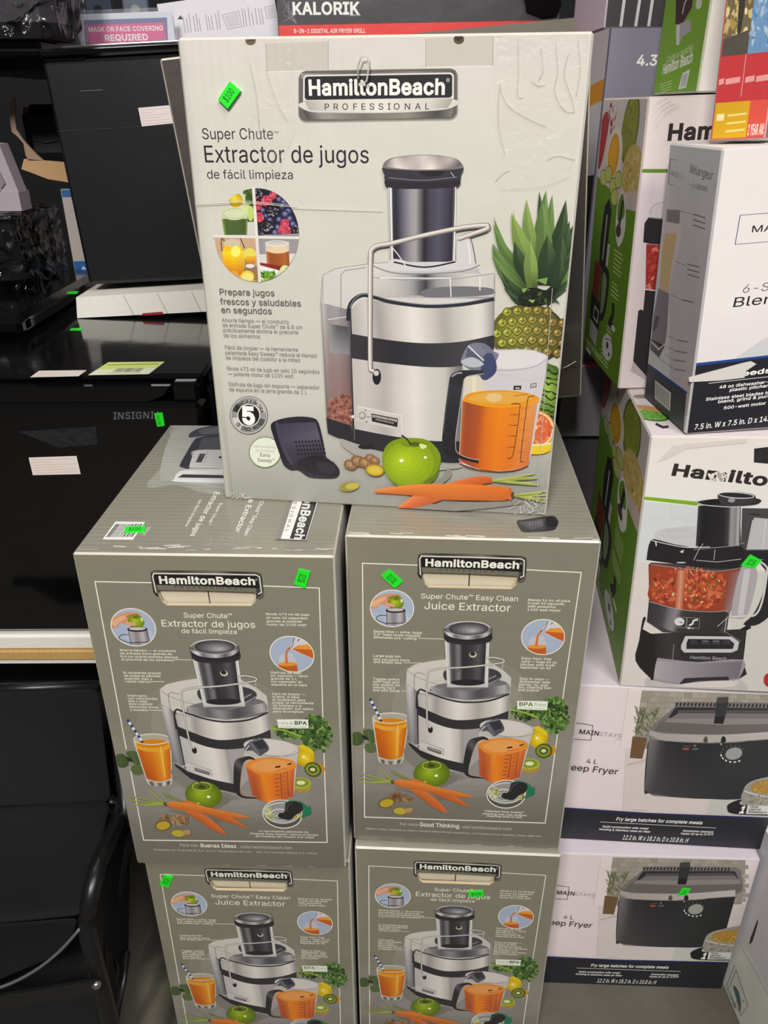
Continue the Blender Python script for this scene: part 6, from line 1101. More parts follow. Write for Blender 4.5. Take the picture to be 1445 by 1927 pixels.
T = Carton('juicer_carton', 'large white juicer carton standing on top of the stack, wide face forward', 'carton', -.1762, .7926, 2*HB, -.1356, 0, WB, DB, HB)
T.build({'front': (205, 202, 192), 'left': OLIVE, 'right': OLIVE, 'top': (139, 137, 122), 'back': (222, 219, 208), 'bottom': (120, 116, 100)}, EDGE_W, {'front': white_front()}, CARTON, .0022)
T.price('front', [(412, 184), (434, 151), (454, 169), (430, 202)], corners=C_T)
T.slab('front', [(930, 64), (1104, 62), (1096, 180), (1072, 330), (1020, 350), (940, 355)], 'packing_tape', (255, 255, 255), m=TAPE, corners=C_T, th=.0003)
T.slab('front', [(455, 70), (548, 68), (556, 240), (520, 330), (470, 250)], 'packing_tape', (255, 255, 255), m=TAPE, corners=C_T, th=.0003)
mb = MB(); cr = mat('film_crease', (214, 208, 198), .2, alpha=.4)
for pts in ([(1046, 80), (1050, 130), (1044, 170), (1060, 205), (1082, 210)], [(1070, 100), (1062, 140), (1078, 190), (1080, 208)], [(1088, 74), (1092, 130), (1084, 180)], [(940, 155), (950, 190), (975, 212), (1028, 238)], [(975, 75), (976, 130), (974, 178), (984, 182)], [(1000, 150), (1012, 160), (1026, 158)], [(1018, 90), (1022, 130), (1014, 150)], [(932, 340), (946, 326), (958, 320)], [(940, 160), (938, 230), (950, 290)], [(470, 120), (482, 180), (488, 250)], [(500, 130), (520, 190), (540, 226)], [(1030, 300), (1050, 292), (1082, 300)]):
    w = [T.root.matrix_world.inverted() @ Vector(at(px, py, Y=1)) for px, py in pts]
    o_ = T.root.matrix_world.inverted() @ Vector(EYE)
    w = [o_+(q-o_)*((-DB/2-.0014-o_.y)/(q.y-o_.y)) for q in w]
    mb.tube(smooth_pl([tuple(q) for q in w], 4), .0003, cr, 5)
tc_ = mb.build('tape_wrinkle', T.root, True); tc_['kind'] = 'stuff'
# torn clear film tag hanging over the brand plate
mb = MB(); mb.tube([T.root.matrix_world.inverted() @ Vector(at(px, py, Y=.765)) for px, py in ((674, 148), (673, 125), (680, 106), (692, 106), (694, 126), (690, 152), (682, 158), (680, 150))], .0009, mat('clear_film', (214, 208, 198), .15, alpha=.6), 6); mb.build('film_tag', T.root, True)
# second row of cartons behind
def rear(label, x, yaw, z, tilt=0, w=DB):
    c = Carton('juicer_carton', label, 'carton', x, 1.075, z, yaw, tilt, w, WB, HB, 'olive grey juicer cartons')
    c.build({**GREYC, 'front': (70, 64, 62), 'left': (70, 64, 62)}, EDGE_G, {}, GLOSSY, .0022)  # front colour darkened to paint in the white carton's shadow
    return c
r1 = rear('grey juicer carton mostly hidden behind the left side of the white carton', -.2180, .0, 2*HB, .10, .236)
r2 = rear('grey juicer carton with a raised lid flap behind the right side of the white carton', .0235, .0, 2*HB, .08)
mb = MB(); iv = r2.root.matrix_world.inverted()
q = [iv @ Vector(at(px, py, Y=Yq)) for px, py, Yq in ((770, 64, 1.078), (1083, 62, 1.078), (1083, 33, 1.075), (905, 60, 1.078))]
mb.prism([q[0], q[1], q[2]], (0, .003, 0), GLOSSY, (120, 116, 104)); mb.build('lid_flap', r2.root)
mb = MB(); mb.tube([iv @ Vector(at(px, py, Y=1.068)) for px, py in ((1050, 694), (1062, 692), (1074, 686), (1083, 680), (1088, 683), (1086, 688), (1078, 686))], .0009, STEEL, 6); mb.build('wire_tie', r2.root, True)
for z, lab in ((HB, 'grey juicer carton hidden behind the upper two olive grey ones, carrying the rear pair'), (0, 'grey juicer carton on the floor, hidden behind the lower two olive grey ones')):
    c = Carton('juicer_carton', lab, 'carton', -.178, 1.085, z, 0, 0, WB, DB, HB, 'olive grey juicer cartons'); c.build({'front': (222, 219, 208), 'top': (139, 137, 122)}, EDGE_G, {}, GLOSSY, .0022, default=OLIVE)

# ------------------------------------------------------------------ right-hand stack
DARKINK = (28, 28, 34); NAVY = (30, 34, 74)
def fryer_front(a):
    a.ruled([(1000, 1270), (1000, 1610)], [(1460, 1290), (1460, 1610)], [(0, (226, 214, 214)), (1, (228, 216, 216))], n=2)
    a.view(1200, 1290, 5.898)
    # tiled wall and white counter
    a.poly([(45, 55), (1700, 110), (1640, 700), (-60, 700)], (150, 144, 130))
    for r in range(9):
        for c in range(20):
            x = 20+c*84+(40 if r % 2 else 0); y = 62+r*62+x*.03
            a.poly([(x, y), (x+76, y+3), (x+74, y+56), (x-2, y+53)], jit((160, 154, 140), 14))
    a.poly([(-100, 40), (45, 55), (-60, 700), (-200, 700)], (228, 216, 214)); a.poly([(-130, 690), (80, 700), (1700, 700), (1700, 1460), (-170, 1440)], (214, 204, 200)); a.poly([(800, 1270), (1700, 1230), (1700, 1500), (730, 1500)], (196, 196, 190))
    a.poly([(-60, 560), (105, 575), (50, 810), (-90, 800)], (112, 84, 56)); a.line([(-120, 880), (100, 820)], 26, (196, 184, 182))
    for _ in range(60):
        x, y = random.uniform(-40, 200), random.uniform(300, 560); a.line([(x, y), (x+random.uniform(-50, 60), y-random.uniform(20, 90))], random.uniform(5, 11), jit((92, 104, 60), 18))
    # fryer
    a.sp([(70, 1160), (100, 720), (150, 600), (400, 620), (1000, 640), (1440, 600), (1420, 900), (1390, 1010), (1200, 1240), (700, 1250), (240, 1220), (120, 1190)], (40, 40, 43), 4)
    a.ruled(smooth_pl([(125, 560), (200, 600), (600, 630), (1000, 630), (1560, 590)], 4), smooth_pl([(72, 1150), (160, 1200), (600, 1248), (1000, 1250), (1380, 1240)], 4), [(0, (120, 116, 116)), (.06, (104, 100, 102)), (.12, (50, 49, 52)), (.3, (38, 38, 41)), (.7, (40, 42, 43)), (1, (30, 31, 33))], [(0, (92, 88, 90)), (.08, (70, 68, 70)), (.3, (62, 59, 62)), (.7, (44, 46, 47)), (1, (30, 31, 33))], n=20, rows=3)
    a.sp([(130, 470), (420, 220), (420, 180), (900, 180), (1560, 200), (1640, 330), (1640, 520), (1400, 600), (950, 610), (500, 600), (200, 580), (125, 540)], (120, 113, 110), 3)
    a.poly([(250, 400), (330, 350), (1560, 350), (1640, 440), (1600, 530), (1000, 540), (500, 530), (165, 500)], (104, 100, 96))
    a.ruled(smooth_pl([(128, 490), (200, 520), (500, 535), (950, 540), (1560, 500)], 4), smooth_pl([(120, 545), (200, 590), (500, 615), (950, 620), (1560, 580)], 4), [(0, (170, 160, 158)), (.4, (178, 170, 166)), (1, (190, 184, 178))], n=10)
    a.poly([(335, 350), (420, 235), (1440, 245), (1560, 250), (1600, 350)], (44, 43, 45)); a.poly([(365, 355), (450, 300), (1560, 306), (1590, 356)], (120, 114, 114)); a.poly([(450, 268), (1540, 272), (1550, 300), (440, 296)], (84, 80, 82)); a.poly([(330, 360), (1610, 358), (1630, 420), (900, 430), (290, 400)], (138, 132, 128))
    for i in range(26):
        x = 430+i*42; y = 205+(i*.8)
        if 850 < x < 1000: continue
        a.line([(x+8, y-22), (x-6, y+16)], 17, (22, 22, 24))
    a.poly([(885, 125), (1000, 120), (1005, 190), (970, 330), (945, 420), (840, 415), (855, 330), (870, 180)], (48, 48, 51)); a.poly([(885, 125), (1000, 120), (1004, 185), (872, 190)], (66, 65, 68)); a.poly([(855, 340), (965, 336), (945, 420), (840, 415)], (26, 26, 28))
    a.sp([(725, 620), (740, 565), (765, 565), (772, 620)], (84, 74, 70), 3); a.sp([(915, 650), (930, 565), (965, 565), (975, 620), (940, 630)], (28, 28, 30), 3); a.line([(920, 632), (924, 655)], 9, (230, 230, 230))
    a.ell(530, 697, 40, 14, (150, 76, 66)); a.ell(635, 697, 42, 12, (96, 94, 96)); a.line([(500, 665), (590, 668)], 6, (110, 104, 104)); a.ell(630, 660, 18, 10, (120, 116, 116))
    a.ell(1062, 750, 96, 68, (132, 132, 130), -14); a.ell(1064, 748, 92, 62, (156, 156, 152), -14)
    for i in range(13):
        t = math.radians(60+i*22); x, y = 1055+135*math.cos(t), 752+92*math.sin(t)-(x-1055)*.1 if False else 752+92*math.sin(t)
        a.ell(x, y, 14 if i < 6 else 10, 8, (236, 236, 236) if i < 6 else (96, 96, 96), math.degrees(t)+90, 10)
    a.line([(372, 650), (345, 1010)], 3, (66, 64, 66)); a.sp([(150, 1195), (290, 1215), (290, 1225), (170, 1215)], (120, 112, 106))
    # basket of fries and warranty mark
    a.sp([(1170, 1150), (1250, 1060), (1440, 1010), (1700, 1000), (1700, 1400), (1180, 1330)], (150, 148, 136), 3); a.sp([(1260, 1110), (1320, 1060), (1450, 1040), (1700, 1030), (1700, 1190), (1380, 1190), (1270, 1170)], (170, 130, 50), 3)
    for _ in range(40):
        x, y = in_quad((1270, 1090), (1690, 1040), (1690, 1180), (1300, 1170))(); a.line([(x, y), (x+random.uniform(-50, 50), y+random.uniform(-30, 30))], random.uniform(10, 18), jit((190, 152, 66), 22))
    a.line(smooth_pl([(1175, 1160), (1260, 1190), (1440, 1230), (1700, 1240)], 4), 14, (206, 204, 196)); a.line(smooth_pl([(1180, 1140), (1260, 1060), (1440, 1010)], 4), 9, (170, 168, 160)); a.blobs(60, in_quad((1180, 1200), (1690, 1250), (1690, 1330), (1190, 1310)), 8, 18, [(170, 160, 140), (132, 122, 104)], (.4, 1), 8)
    a.sp([(990, 1350), (1020, 1300), (1150, 1255), (1165, 1320), (1700, 1330), (1700, 1430), (1080, 1420)], (30, 30, 34), 4); a.text('1', 1118, 1172, 1405, 74, WHT, .04, .15); a.poly([(1215, 1320), (1620, 1330), (1610, 1425), (1195, 1418)], (214, 212, 208))
    a.para([('YEAR', 1232, 1330, 1345), ('LIMITED', 1225, 1362, 1375), ('WARRANTY', 1218, 1430, 1403)], .03, 20, (60, 60, 66), slant=.2)
    a.line([(-50, 1370), (120, 1382)], 4, (170, 150, 150))
    # brand and name
    a.view(1000, 1240, 3.247)
    a.line([(200, 374), (375, 402), (362, 492), (180, 480)], 3.5, (70, 64, 104)); a.text('MAIN', 290, 408, 452, 26, (40, 38, 48), .012, y1=464); a.text('STAYS', 412, 548, 464, 24, (150, 140, 150), -.004, y1=478); a.line([(515, 486), (545, 488)], 2, (150, 140, 150))
    a.text('4 L', 332, 400, 632, 28, (50, 46, 54), .0, y1=638); a.text('Deep Fryer', 196, 524, 670, 36, (44, 40, 48), .006, y1=702)
    # dark band with features
    a.poly([(60, 895), (700, 940), (1600, 975), (1600, 1220), (40, 1120)], (33, 35, 42)); a.poly([(60, 893), (700, 935), (1600, 970), (1600, 982), (700, 948), (60, 908)], (30, 36, 78))
    a.text('Fry large batches for complete meals', 515, 1040, 982, 19, WHT, .016, .15, y1=1006); a.line([(420, 991), (1125, 1028)], 2.2, WHT)
    a.text('Solid construction with metal', 432, 712, 1024, 11, WHT, .016, .1, y1=1037); a.text('housing & stainless steel air filter', 412, 724, 1040, 11, WHT, .016, .1, y1=1057); a.text('Immersion element', 922, 1108, 1050, 11, WHT, .016, .1, y1=1058); a.text('Heats oil up to 375°F', 910, 1108, 1067, 11, WHT, .016, .1, y1=1074)
    a.text('12.2 in. W x 18.2 in. D x 10.8 in. H', 554, 950, 1098, 27, WHT, .004, .15, y1=1117)
    a.view(0, 0, 1); return a
FZ1 = .3006; FZ2 = FZ1+.2867
fw = .31
def at_right(x, y, yaw, w): return x-math.cos(yaw)*w, y-math.sin(yaw)*w
FRY = {'front': (228, 216, 216), 'top': (206, 196, 204), 'left': (206, 200, 206), 'right': (206, 200, 206), 'back': (206, 200, 206)}
x, y = at_right(.5401, .7895, -.0421, fw)
fl = Carton('fryer_carton', 'white and black deep fryer carton on the floor, lowest of the right stack', 'carton', x, y, 0, -.0421, 0, fw, .41, FZ1, 'deep fryer cartons')
x, y = at_right(.5477, .8067, -.0738, fw)
fu = Carton('fryer_carton', 'white and black deep fryer carton under the food processor carton', 'carton', x, y, FZ1, -.0738, 0, fw, .41, .2867, 'deep fryer cartons')
af = fryer_front(fu.art('front'))
fu.build(FRY, (190, 184, 188), {'front': af}, PAPER, .002)
af2 = Art(fw, FZ1); k_ = FZ1/.2867
for lay in af.layers: af2.layers.append([([(p[0], p[1]*k_) for p in pts], c) for pts, c in lay])
fl.build(FRY, (190, 184, 188), {'front': af2}, PAPER, .002)
fl.price('front', [(1274, 1684), (1283, 1670), (1299, 1671), (1291, 1683)])

GREEN = (112, 158, 24)
def fp_front(a):
    a.ruled([(1150, 800), (1150, 1310)], [(1460, 800), (1460, 1330)], [(0, (226, 218, 212)), (.3, (228, 226, 220)), (.7, (214, 210, 204)), (1, (196, 190, 186))], n=10)
    a.view(1180, 880, 4.483)
    a.poly([(-60, 270), (160, 285), (1300, 400), (1300, 720), (-100, 800)], (206, 210, 212)); a.line([(370, 300), (380, 480)], 3, (186, 190, 190)); a.line([(130, 420), (600, 440)], 2, (190, 194, 194))
    a.poly([(-100, 780), (100, 790), (1300, 880), (1300, 1960), (-100, 1960)], (214, 206, 200)); a.poly([(850, 880), (1300, 880), (1300, 1960), (900, 1900)], (204, 202, 194)); a.sp([(200, 1760), (420, 1840), (880, 1850), (940, 1780), (980, 1900), (300, 1930), (150, 1850)], (190, 184, 182)); a.poly([(-60, 240), (170, 246), (600, 288), (590, 322), (168, 274), (-60, 262)], (124, 170, 30))
    a.text('Hamilton Beach', 372, 2040, 62, 92, (44, 40, 38), .034, y1=250)
    a.blobs(10, in_ell(760, 88, 90, 34), 20, 50, [(226, 220, 208), (214, 206, 194)], (.3, .6), 5, 8)
    # processor
    a.sp([(70, 1630), (100, 1460), (130, 1280), (160, 1270), (200, 1400), (980, 1380), (1010, 1330), (980, 1620), (950, 1780), (250, 1790), (200, 1780)], (34, 30, 32), 3)
    a.ruled([(230, 1400), (1000, 1360)], [(240, 1640), (970, 1640)], [(0, (40, 37, 38)), (.2, (60, 56, 57)), (.3, (42, 39, 40)), (1, (46, 42, 42))], n=12); a.line([(395, 1490), (382, 1630)], 8, (120, 116, 116))
    a.poly([(455, 1500), (490, 1420), (880, 1425), (945, 1470), (930, 1540), (880, 1560), (480, 1560), (455, 1530)], (196, 194, 196)); a.poly([(500, 1480), (515, 1445), (860, 1448), (905, 1485), (890, 1530), (500, 1530)], (34, 33, 35))
    for i, x in enumerate((560, 660, 750, 840)): a.poly([(x-26, 1455), (x+26, 1457), (x+30, 1475), (x-30, 1473)], (96, 96, 98) if 0 < i < 3 else (60, 60, 62)); a.line([(x-34, 1485), (x+40, 1487)], 2.5, (110, 110, 112))
    a.text('Hamilton Beach', 530, 838, 1612, 26, (150, 146, 148), .02)
    a.sp([(222, 1780), (250, 1620), (300, 1610), (600, 1640), (980, 1620), (950, 1770), (930, 1790), (870, 1795), (850, 1765), (480, 1780), (430, 1830), (250, 1800)], (150, 144, 150), 3); a.ruled([(246, 1630), (600, 1652), (972, 1632)], [(226, 1775), (440, 1825), (940, 1775)], [(0, (170, 164, 168)), (.3, (150, 144, 150)), (.6, (132, 126, 132)), (1, (112, 108, 114))], n=10); a.poly([(436, 1830), (482, 1776), (850, 1762), (864, 1795), (600, 1800)], (44, 42, 44))
    # bowl
    a.poly([(180, 820), (200, 800), (980, 840), (1000, 860), (860, 1240), (840, 1380), (760, 1400), (300, 1390), (165, 1300), (185, 1100)], (66, 62, 64))
    a.ruled([(185, 1130), (440, 1200), (860, 1205)], [(165, 1300), (400, 1390), (770, 1405)], [(0, (50, 48, 50)), (.2, (66, 63, 66)), (.34, (150, 146, 148)), (.44, (54, 52, 54)), (1, (44, 42, 43))], n=14)
    bowl = [(200, 815), (470, 850), (760, 870), (960, 865), (900, 1040), (850, 1190), (700, 1210), (440, 1190), (190, 1120), (192, 960)]
    a.sp(bowl, (150, 62, 36), 3)
    a.blobs(330, in_ell(520, 1020, 330, 170), 8, 30, [(190, 84, 50), (166, 66, 38), (206, 106, 66), (140, 52, 32), (176, 76, 44)], (.35, .9), 10, 6); a.blobs(70, in_ell(520, 1000, 320, 160), 6, 20, [(222, 190, 140), (150, 130, 60), (226, 150, 96), (110, 112, 50)], (.25, .6), 10, 6)
    a.ruled([(420, 860), (500, 870)], [(400, 1190), (470, 1200)], [(0, (176, 80, 50)), (.5, (206, 150, 120)), (1, (170, 76, 46))], n=6); a.ruled([(860, 880), (980, 870)], [(800, 1200), (860, 1230)], [(0, (132, 70, 54)), (1, (150, 120, 126))], n=6)
    # lid and chute
    a.sp([(185, 780), (165, 760), (200, 610), (300, 620), (500, 660), (980, 650), (1000, 760), (960, 840), (700, 850), (400, 810)], (33, 31, 33), 3); a.sp([(230, 580), (260, 530), (380, 505), (600, 500), (600, 660), (480, 660), (300, 620)], (196, 196, 196), 3); a.ring(430, 555, 150, 38, 4, (170, 170, 172)); a.ring(430, 555, 100, 24, 4, (170, 170, 172)); a.line(smooth_pl([(200, 610), (320, 640), (500, 672), (700, 668)], 4), 6, (220, 220, 220)); a.line([(240, 620), (246, 660)], 10, (220, 220, 222)); a.poly([(440, 710), (480, 690), (470, 720)], (206, 206, 208))
    a.poly([(600, 320), (950, 320), (960, 650), (578, 660)], (30, 28, 30)); a.ruled([(605, 325), (960, 330)], [(582, 655), (950, 660)], [(0, (60, 58, 60)), (.08, (26, 25, 27)), (.62, (36, 34, 36)), (.74, (70, 68, 70)), (.8, (190, 188, 190)), (.87, (90, 88, 90)), (.93, (206, 204, 206)), (1, (60, 58, 60))], n=18)
    a.sp([(582, 292), (640, 275), (760, 262), (1000, 258), (1110, 262), (1130, 290), (1080, 318), (900, 332), (700, 326), (610, 310)], (44, 42, 44), 3); a.sp([(620, 296), (700, 275), (800, 270), (780, 305), (680, 312)], (22, 21, 23), 3); a.line(smooth_pl([(582, 292), (640, 312), (760, 325), (900, 330), (1080, 316), (1130, 290)], 4), 7, (196, 194, 196))
    a.sp([(765, 225), (830, 205), (960, 205), (1080, 235), (1050, 300), (900, 320), (800, 305), (775, 280)], (56, 54, 57), 3); a.ring(920, 232, 152, 28, 8, (206, 204, 206), 4); a.ell(920, 232, 130, 18, (40, 38, 40), 4); a.ell(880, 275, 30, 18, (150, 148, 150))
    a.poly([(970, 340), (1300, 345), (1300, 760), (1000, 700), (960, 660)], (70, 68, 70)); a.poly([(1070, 420), (1300, 440), (1300, 690), (1015, 690)], (186, 184, 186)); a.line([(1060, 440), (1010, 690)], 6, (226, 226, 226)); a.line([(1020, 390), (1120, 395)], 8, (30, 30, 32)); a.line([(1170, 440), (1140, 690)], 4, (220, 220, 220)); a.poly([(980, 700), (1300, 700), (1300, 760), (1160, 770), (985, 790)], (34, 33, 35))
    a.line([(560, 780), (600, 700), (640, 640)], 5, (190, 188, 190)); a.line([(740, 690), (730, 780)], 4, (206, 204, 206)); a.line([(580, 780), (760, 795), (960, 770)], 6, (170, 168, 170)); a.line([(560, 690), (900, 660), (990, 630)], 5, (150, 148, 150)); a.ell(455, 800, 40, 6, (190, 188, 190)); a.line(smooth_pl([(200, 815), (470, 850), (760, 872), (980, 840)], 4), 6, (150, 140, 140)); a.line(smooth_pl([(190, 1130), (440, 1195), (700, 1215), (850, 1205)], 4), 5, (170, 164, 164))
    # handle
    a.sp([(960, 840), (1060, 830), (1100, 900), (1060, 1100), (1000, 1260), (900, 1260), (880, 1180)], (170, 164, 166), 3); a.poly([(985, 860), (1040, 850), (980, 1240), (930, 1240)], (196, 192, 192)); a.sp([(1120, 800), (1190, 760), (1300, 800), (1300, 1100), (1190, 1260), (1080, 1330), (980, 1320), (1060, 1240), (1130, 1100), (1180, 900)], (34, 33, 35), 3); a.line(smooth_pl([(1120, 790), (1170, 830), (1180, 880), (1140, 1120), (1080, 1240), (980, 1250), (860, 1260)], 4), 16, (206, 204, 202)); a.line([(840, 1260), (820, 1390)], 6, (190, 188, 188)); a.line([(820, 1380), (960, 1465)], 6, (120, 118, 118)); a.line([(760, 1340), (850, 1260), (960, 1270)], 7, (170, 168, 168))
    a.frame([(388, 1255), (500, 1262), (496, 1350), (384, 1340)], 4, (140, 138, 138)); a.frame([(506, 1262), (612, 1270), (606, 1355), (502, 1348)], 4, (140, 138, 138)); a.ell(440, 1298, 42, 34, (214, 212, 210)); a.line([(440, 1298), (466, 1308)], 7, (60, 58, 58)); a.line(smooth_pl([(522, 1330), (550, 1315), (560, 1290), (596, 1280)], 4), 15, (220, 218, 216)); a.ell(520, 1352, 14, 8, (214, 212, 210)); a.ell(550, 1354, 12, 7, (150, 148, 148))
    a.ell(1195, 1790, 44, 58, (170, 40, 38)); a.view(1040, 780, 3.568); a.poly([(1352, 228), (1460, 215), (1460, 330), (1350, 320)], (40, 38, 40)); a.blobs(10, in_ell(1400, 270, 40, 40), 4, 12, [(70, 66, 66)], (.2, .5), 6, 6)
    a.poly([(700, 320), (800, 210), (900, 195), (1310, 160), (1300, 190), (900, 230), (760, 300)], (214, 206, 196)); a.view(0, 0, 1)
    return a
def fp_side(a, kind):
    # green side panel: food photograph on top, then tools and captions; coordinates in panel units (0..100 across, 0..220 down)
    w, h = a.w, a.h; a.H = np.diag([w/100., h/220., 1.0])
    a.poly([(0, 0), (100, 0), (100, 220), (0, 220)], GREEN); a.ruled([(0, 60), (0, 220)], [(100, 60), (100, 220)], [(0, (104, 150, 30)), (1, (92, 128, 20))], n=6)
    a.poly([(0, 0), (100, 0), (100, 70), (60, 74), (0, 62)], (214, 204, 206))
    a.sp([(0, 20), (12, 10), (20, 20), (10, 50), (0, 54)], (176, 50, 50)); a.blobs(22, in_ell(28, 14, 12, 11), 2, 4, [(150, 60, 80), (206, 150, 160), (226, 214, 214)], (.3, .7), 8, 6)
    a.ell(70, 22, 17, 26, (96, 104, 30), 12); a.ell(70, 22, 15, 23, (140, 148, 50), 12); a.blobs(40, in_ell(70, 22, 13, 20), 1, 2.4, [(110, 120, 40), (160, 166, 70)], (.3, .6), 5, 6)
    a.ell(40, 42, 18, 21, (232, 224, 216), 12); a.ell(38, 43, 13, 17, (220, 160, 28), 12); a.ell(37, 42, 9, 12, (230, 174, 40), 12)
    a.ell(84, 54, 22, 22, (206, 176, 100)); a.blobs(50, in_ell(84, 54, 19, 19), 2, 5, [(222, 196, 110), (190, 160, 80), (232, 206, 140)], (.2, .4), 6, 6); a.poly([(64, 70), (100, 62), (100, 78), (70, 80)], (214, 196, 190))
    for x, y in ((18, 62), (30, 58), (44, 66), (55, 60), (50, 74)): a.ell(x, y, 9, 7, (120, 132, 60)); a.ell(x, y, 8, 6, (196, 200, 120))
    a.sp([(58, 78), (68, 66), (78, 80), (80, 98), (70, 110), (60, 100)], (226, 224, 220)); a.sp([(60, 78), (68, 69), (76, 82), (72, 88), (62, 90)], (104, 140, 40)); a.line([(70, 74), (66, 98)], 5, (40, 34, 40)); a.ell(66, 98, 6, 5, (84, 60, 70))
    # tall narrow machine
    a.poly([(28, 84), (38, 76), (46, 86), (44, 110), (50, 112), (48, 136), (26, 136), (24, 110)], (34, 32, 36)); a.line([(36, 90), (34, 128)], 2.4, (190, 188, 190)); a.poly([(44, 112), (50, 112), (48, 134), (43, 134)], (196, 194, 196)); a.poly([(14, 132), (34, 134), (32, 164), (14, 162)], (120, 44, 34)); a.sp([(36, 134), (52, 134), (56, 146), (52, 172), (42, 180), (36, 176)], (36, 34, 36)); a.sp([(38, 140), (48, 140), (50, 150), (47, 168), (40, 172)], (132, 140, 110)); a.poly([(12, 162), (40, 166), (40, 190), (12, 186)], (36, 34, 37)); a.frame([(24, 172), (36, 174), (35, 184), (23, 182)], 1.6, (206, 206, 206)); a.poly([(16, 186), (38, 190), (36, 206), (16, 202)], (176, 174, 178))
    for (y0, n, x0, x1) in ((114, 6, 60, 84), (140, 4, 60, 82), (178, 4, 60, 78), (202, 4, 50, 74)):
        for k in range(n): a.line([(x0+random.uniform(0, 3), y0+k*3.4), (x1-random.uniform(0, 8), y0+k*3.4+.6)], 1.3, (186, 204, 140))
    a.line(smooth_pl([(70, 156), (72, 166), (66, 174), (78, 176)], 3), 6, (34, 32, 34)); a.ell(76, 176, 5, 2.6, (206, 204, 206)); a.ell(66, 196, 13, 11, (206, 204, 206)); a.ell(66, 194, 3, 3, (60, 58, 60)); a.ell(72, 200, 2, 2, (60, 58, 60)); a.line([(60, 190), (70, 188)], 1, (80, 80, 80))
    a.text('Hamilton Beach', 8, 52, 212, 6, (196, 212, 150), .02, y1=214); a.poly([(10, 214), (24, 215), (24, 219), (10, 218)], (226, 226, 222))
    return a
x2, y2, yaw2 = .3080, .8245, -.115
fp2 = Carton('food_processor_carton', 'white and green food processor carton standing on the deep fryer cartons', 'carton', x2, y2, FZ2, yaw2, .032, .235, .36, .3518, 'food processor cartons')
FPC = {'front': (226, 218, 212), 'left': GREEN, 'right': GREEN, 'top': (222, 212, 214), 'back': (220, 214, 210)}
def fp_lid(a):
    a.view(1060, 480, 5.355); a.ell(890, 1620, 180, 52, (60, 96, 40), 8); a.ell(885, 1615, 160, 44, (110, 168, 70), 8); a.blobs(60, in_ell(885, 1615, 150, 38), 5, 14, [(140, 190, 96), (90, 150, 56)], (.3, .8), 8); a.sp([(700, 1510), (830, 1515), (960, 1550), (950, 1580), (800, 1560), (690, 1540)], (196, 150, 90)); a.ell(790, 1425, 90, 20, (150, 134, 120)); a.line([(930, 1700), (1000, 1735), (1060, 1730)], 26, (50, 46, 44)); a.view(0, 0, 1); return a
fp2.build(FPC, (200, 192, 184), {'front': fp_front(fp2.art('front')), 'left': fp_side(fp2.art('left'), 0), 'top': fp_lid(fp2.art('top'))}, PAPER, .002)
fp2.price('front', [(1393, 1064), (1411, 1042.5), (1433, 1054), (1420, 1069)], '$100')
FP2TOP = FZ2+.3518
def fp2_top(x): return FZ2+.3518+(x-.2968)*.032
def fp_back(a):
    a.ruled([(1140, 170), (1140, 745)], [(1460, 170), (1460, 745)], [(0, (226, 218, 214)), (.25, (232, 220, 220)), (.27, (214, 200, 208)), (1, (226, 212, 214))], n=12)
    a.view(1100, 0, 4.188); a.text('Hamilton Beach', 652, 1990, 1104, 122, (42, 36, 36), .034); a.poly([(440, 1332), (1500, 1332), (1500, 1362), (440, 1362)], (96, 140, 40))
    for k in range(9): a.line(smooth_pl([(525+k*3, 830+k*28), (570+k*10, 800+k*14), (640+k*16, 765+k*10)], 4), [1.5]*4+[4]*4+[1], (150, 140, 140) if k % 2 else (206, 196, 196))
    a.view(1080, 380, 3.959)
    a.sp([(560, 90), (590, 30), (650, 0), (760, -10), (760, 130), (600, 120)], (206, 196, 200)); a.line(smooth_pl([(560, 90), (590, 30), (650, 5), (700, -10)], 4), 3, (120, 112, 116)); a.poly([(525, 160), (555, 115), (800, 125), (800, 330), (560, 312), (515, 300)], (36, 33, 37)); a.line([(560, 115), (680, 128)], 7, (160, 154, 158)); a.poly([(538, 314), (800, 330), (800, 680), (600, 655), (532, 645)], (160, 44, 42)); a.blobs(70, in_quad((540, 330), (790, 340), (790, 660), (540, 640)), 8, 22, [(190, 80, 66), (140, 36, 36), (206, 120, 100), (176, 60, 52)], (.4, .9), 8, 6)
    a.poly([(530, 655), (800, 690), (800, 1330), (540, 1310), (440, 1185), (478, 812), (500, 800), (515, 810)], (42, 39, 43)); a.poly([(440, 1188), (550, 1310), (540, 1330), (420, 1260)], (184, 172, 176)); a.view(0, 0, 1)
    return a
fp1 = Carton('food_processor_carton', 'white and green food processor carton set back on top, behind the blender carton', 'carton', .3030, .9862, fp2_top(.303)+.0005, 0.0, .030, .235, .20, .3357, 'food processor cartons')
fp1.build(FPC, (200, 190, 182), {'front': fp_back(fp1.art('front')), 'left': fp_side(fp1.art('left'), 1)}, PAPER, .002)

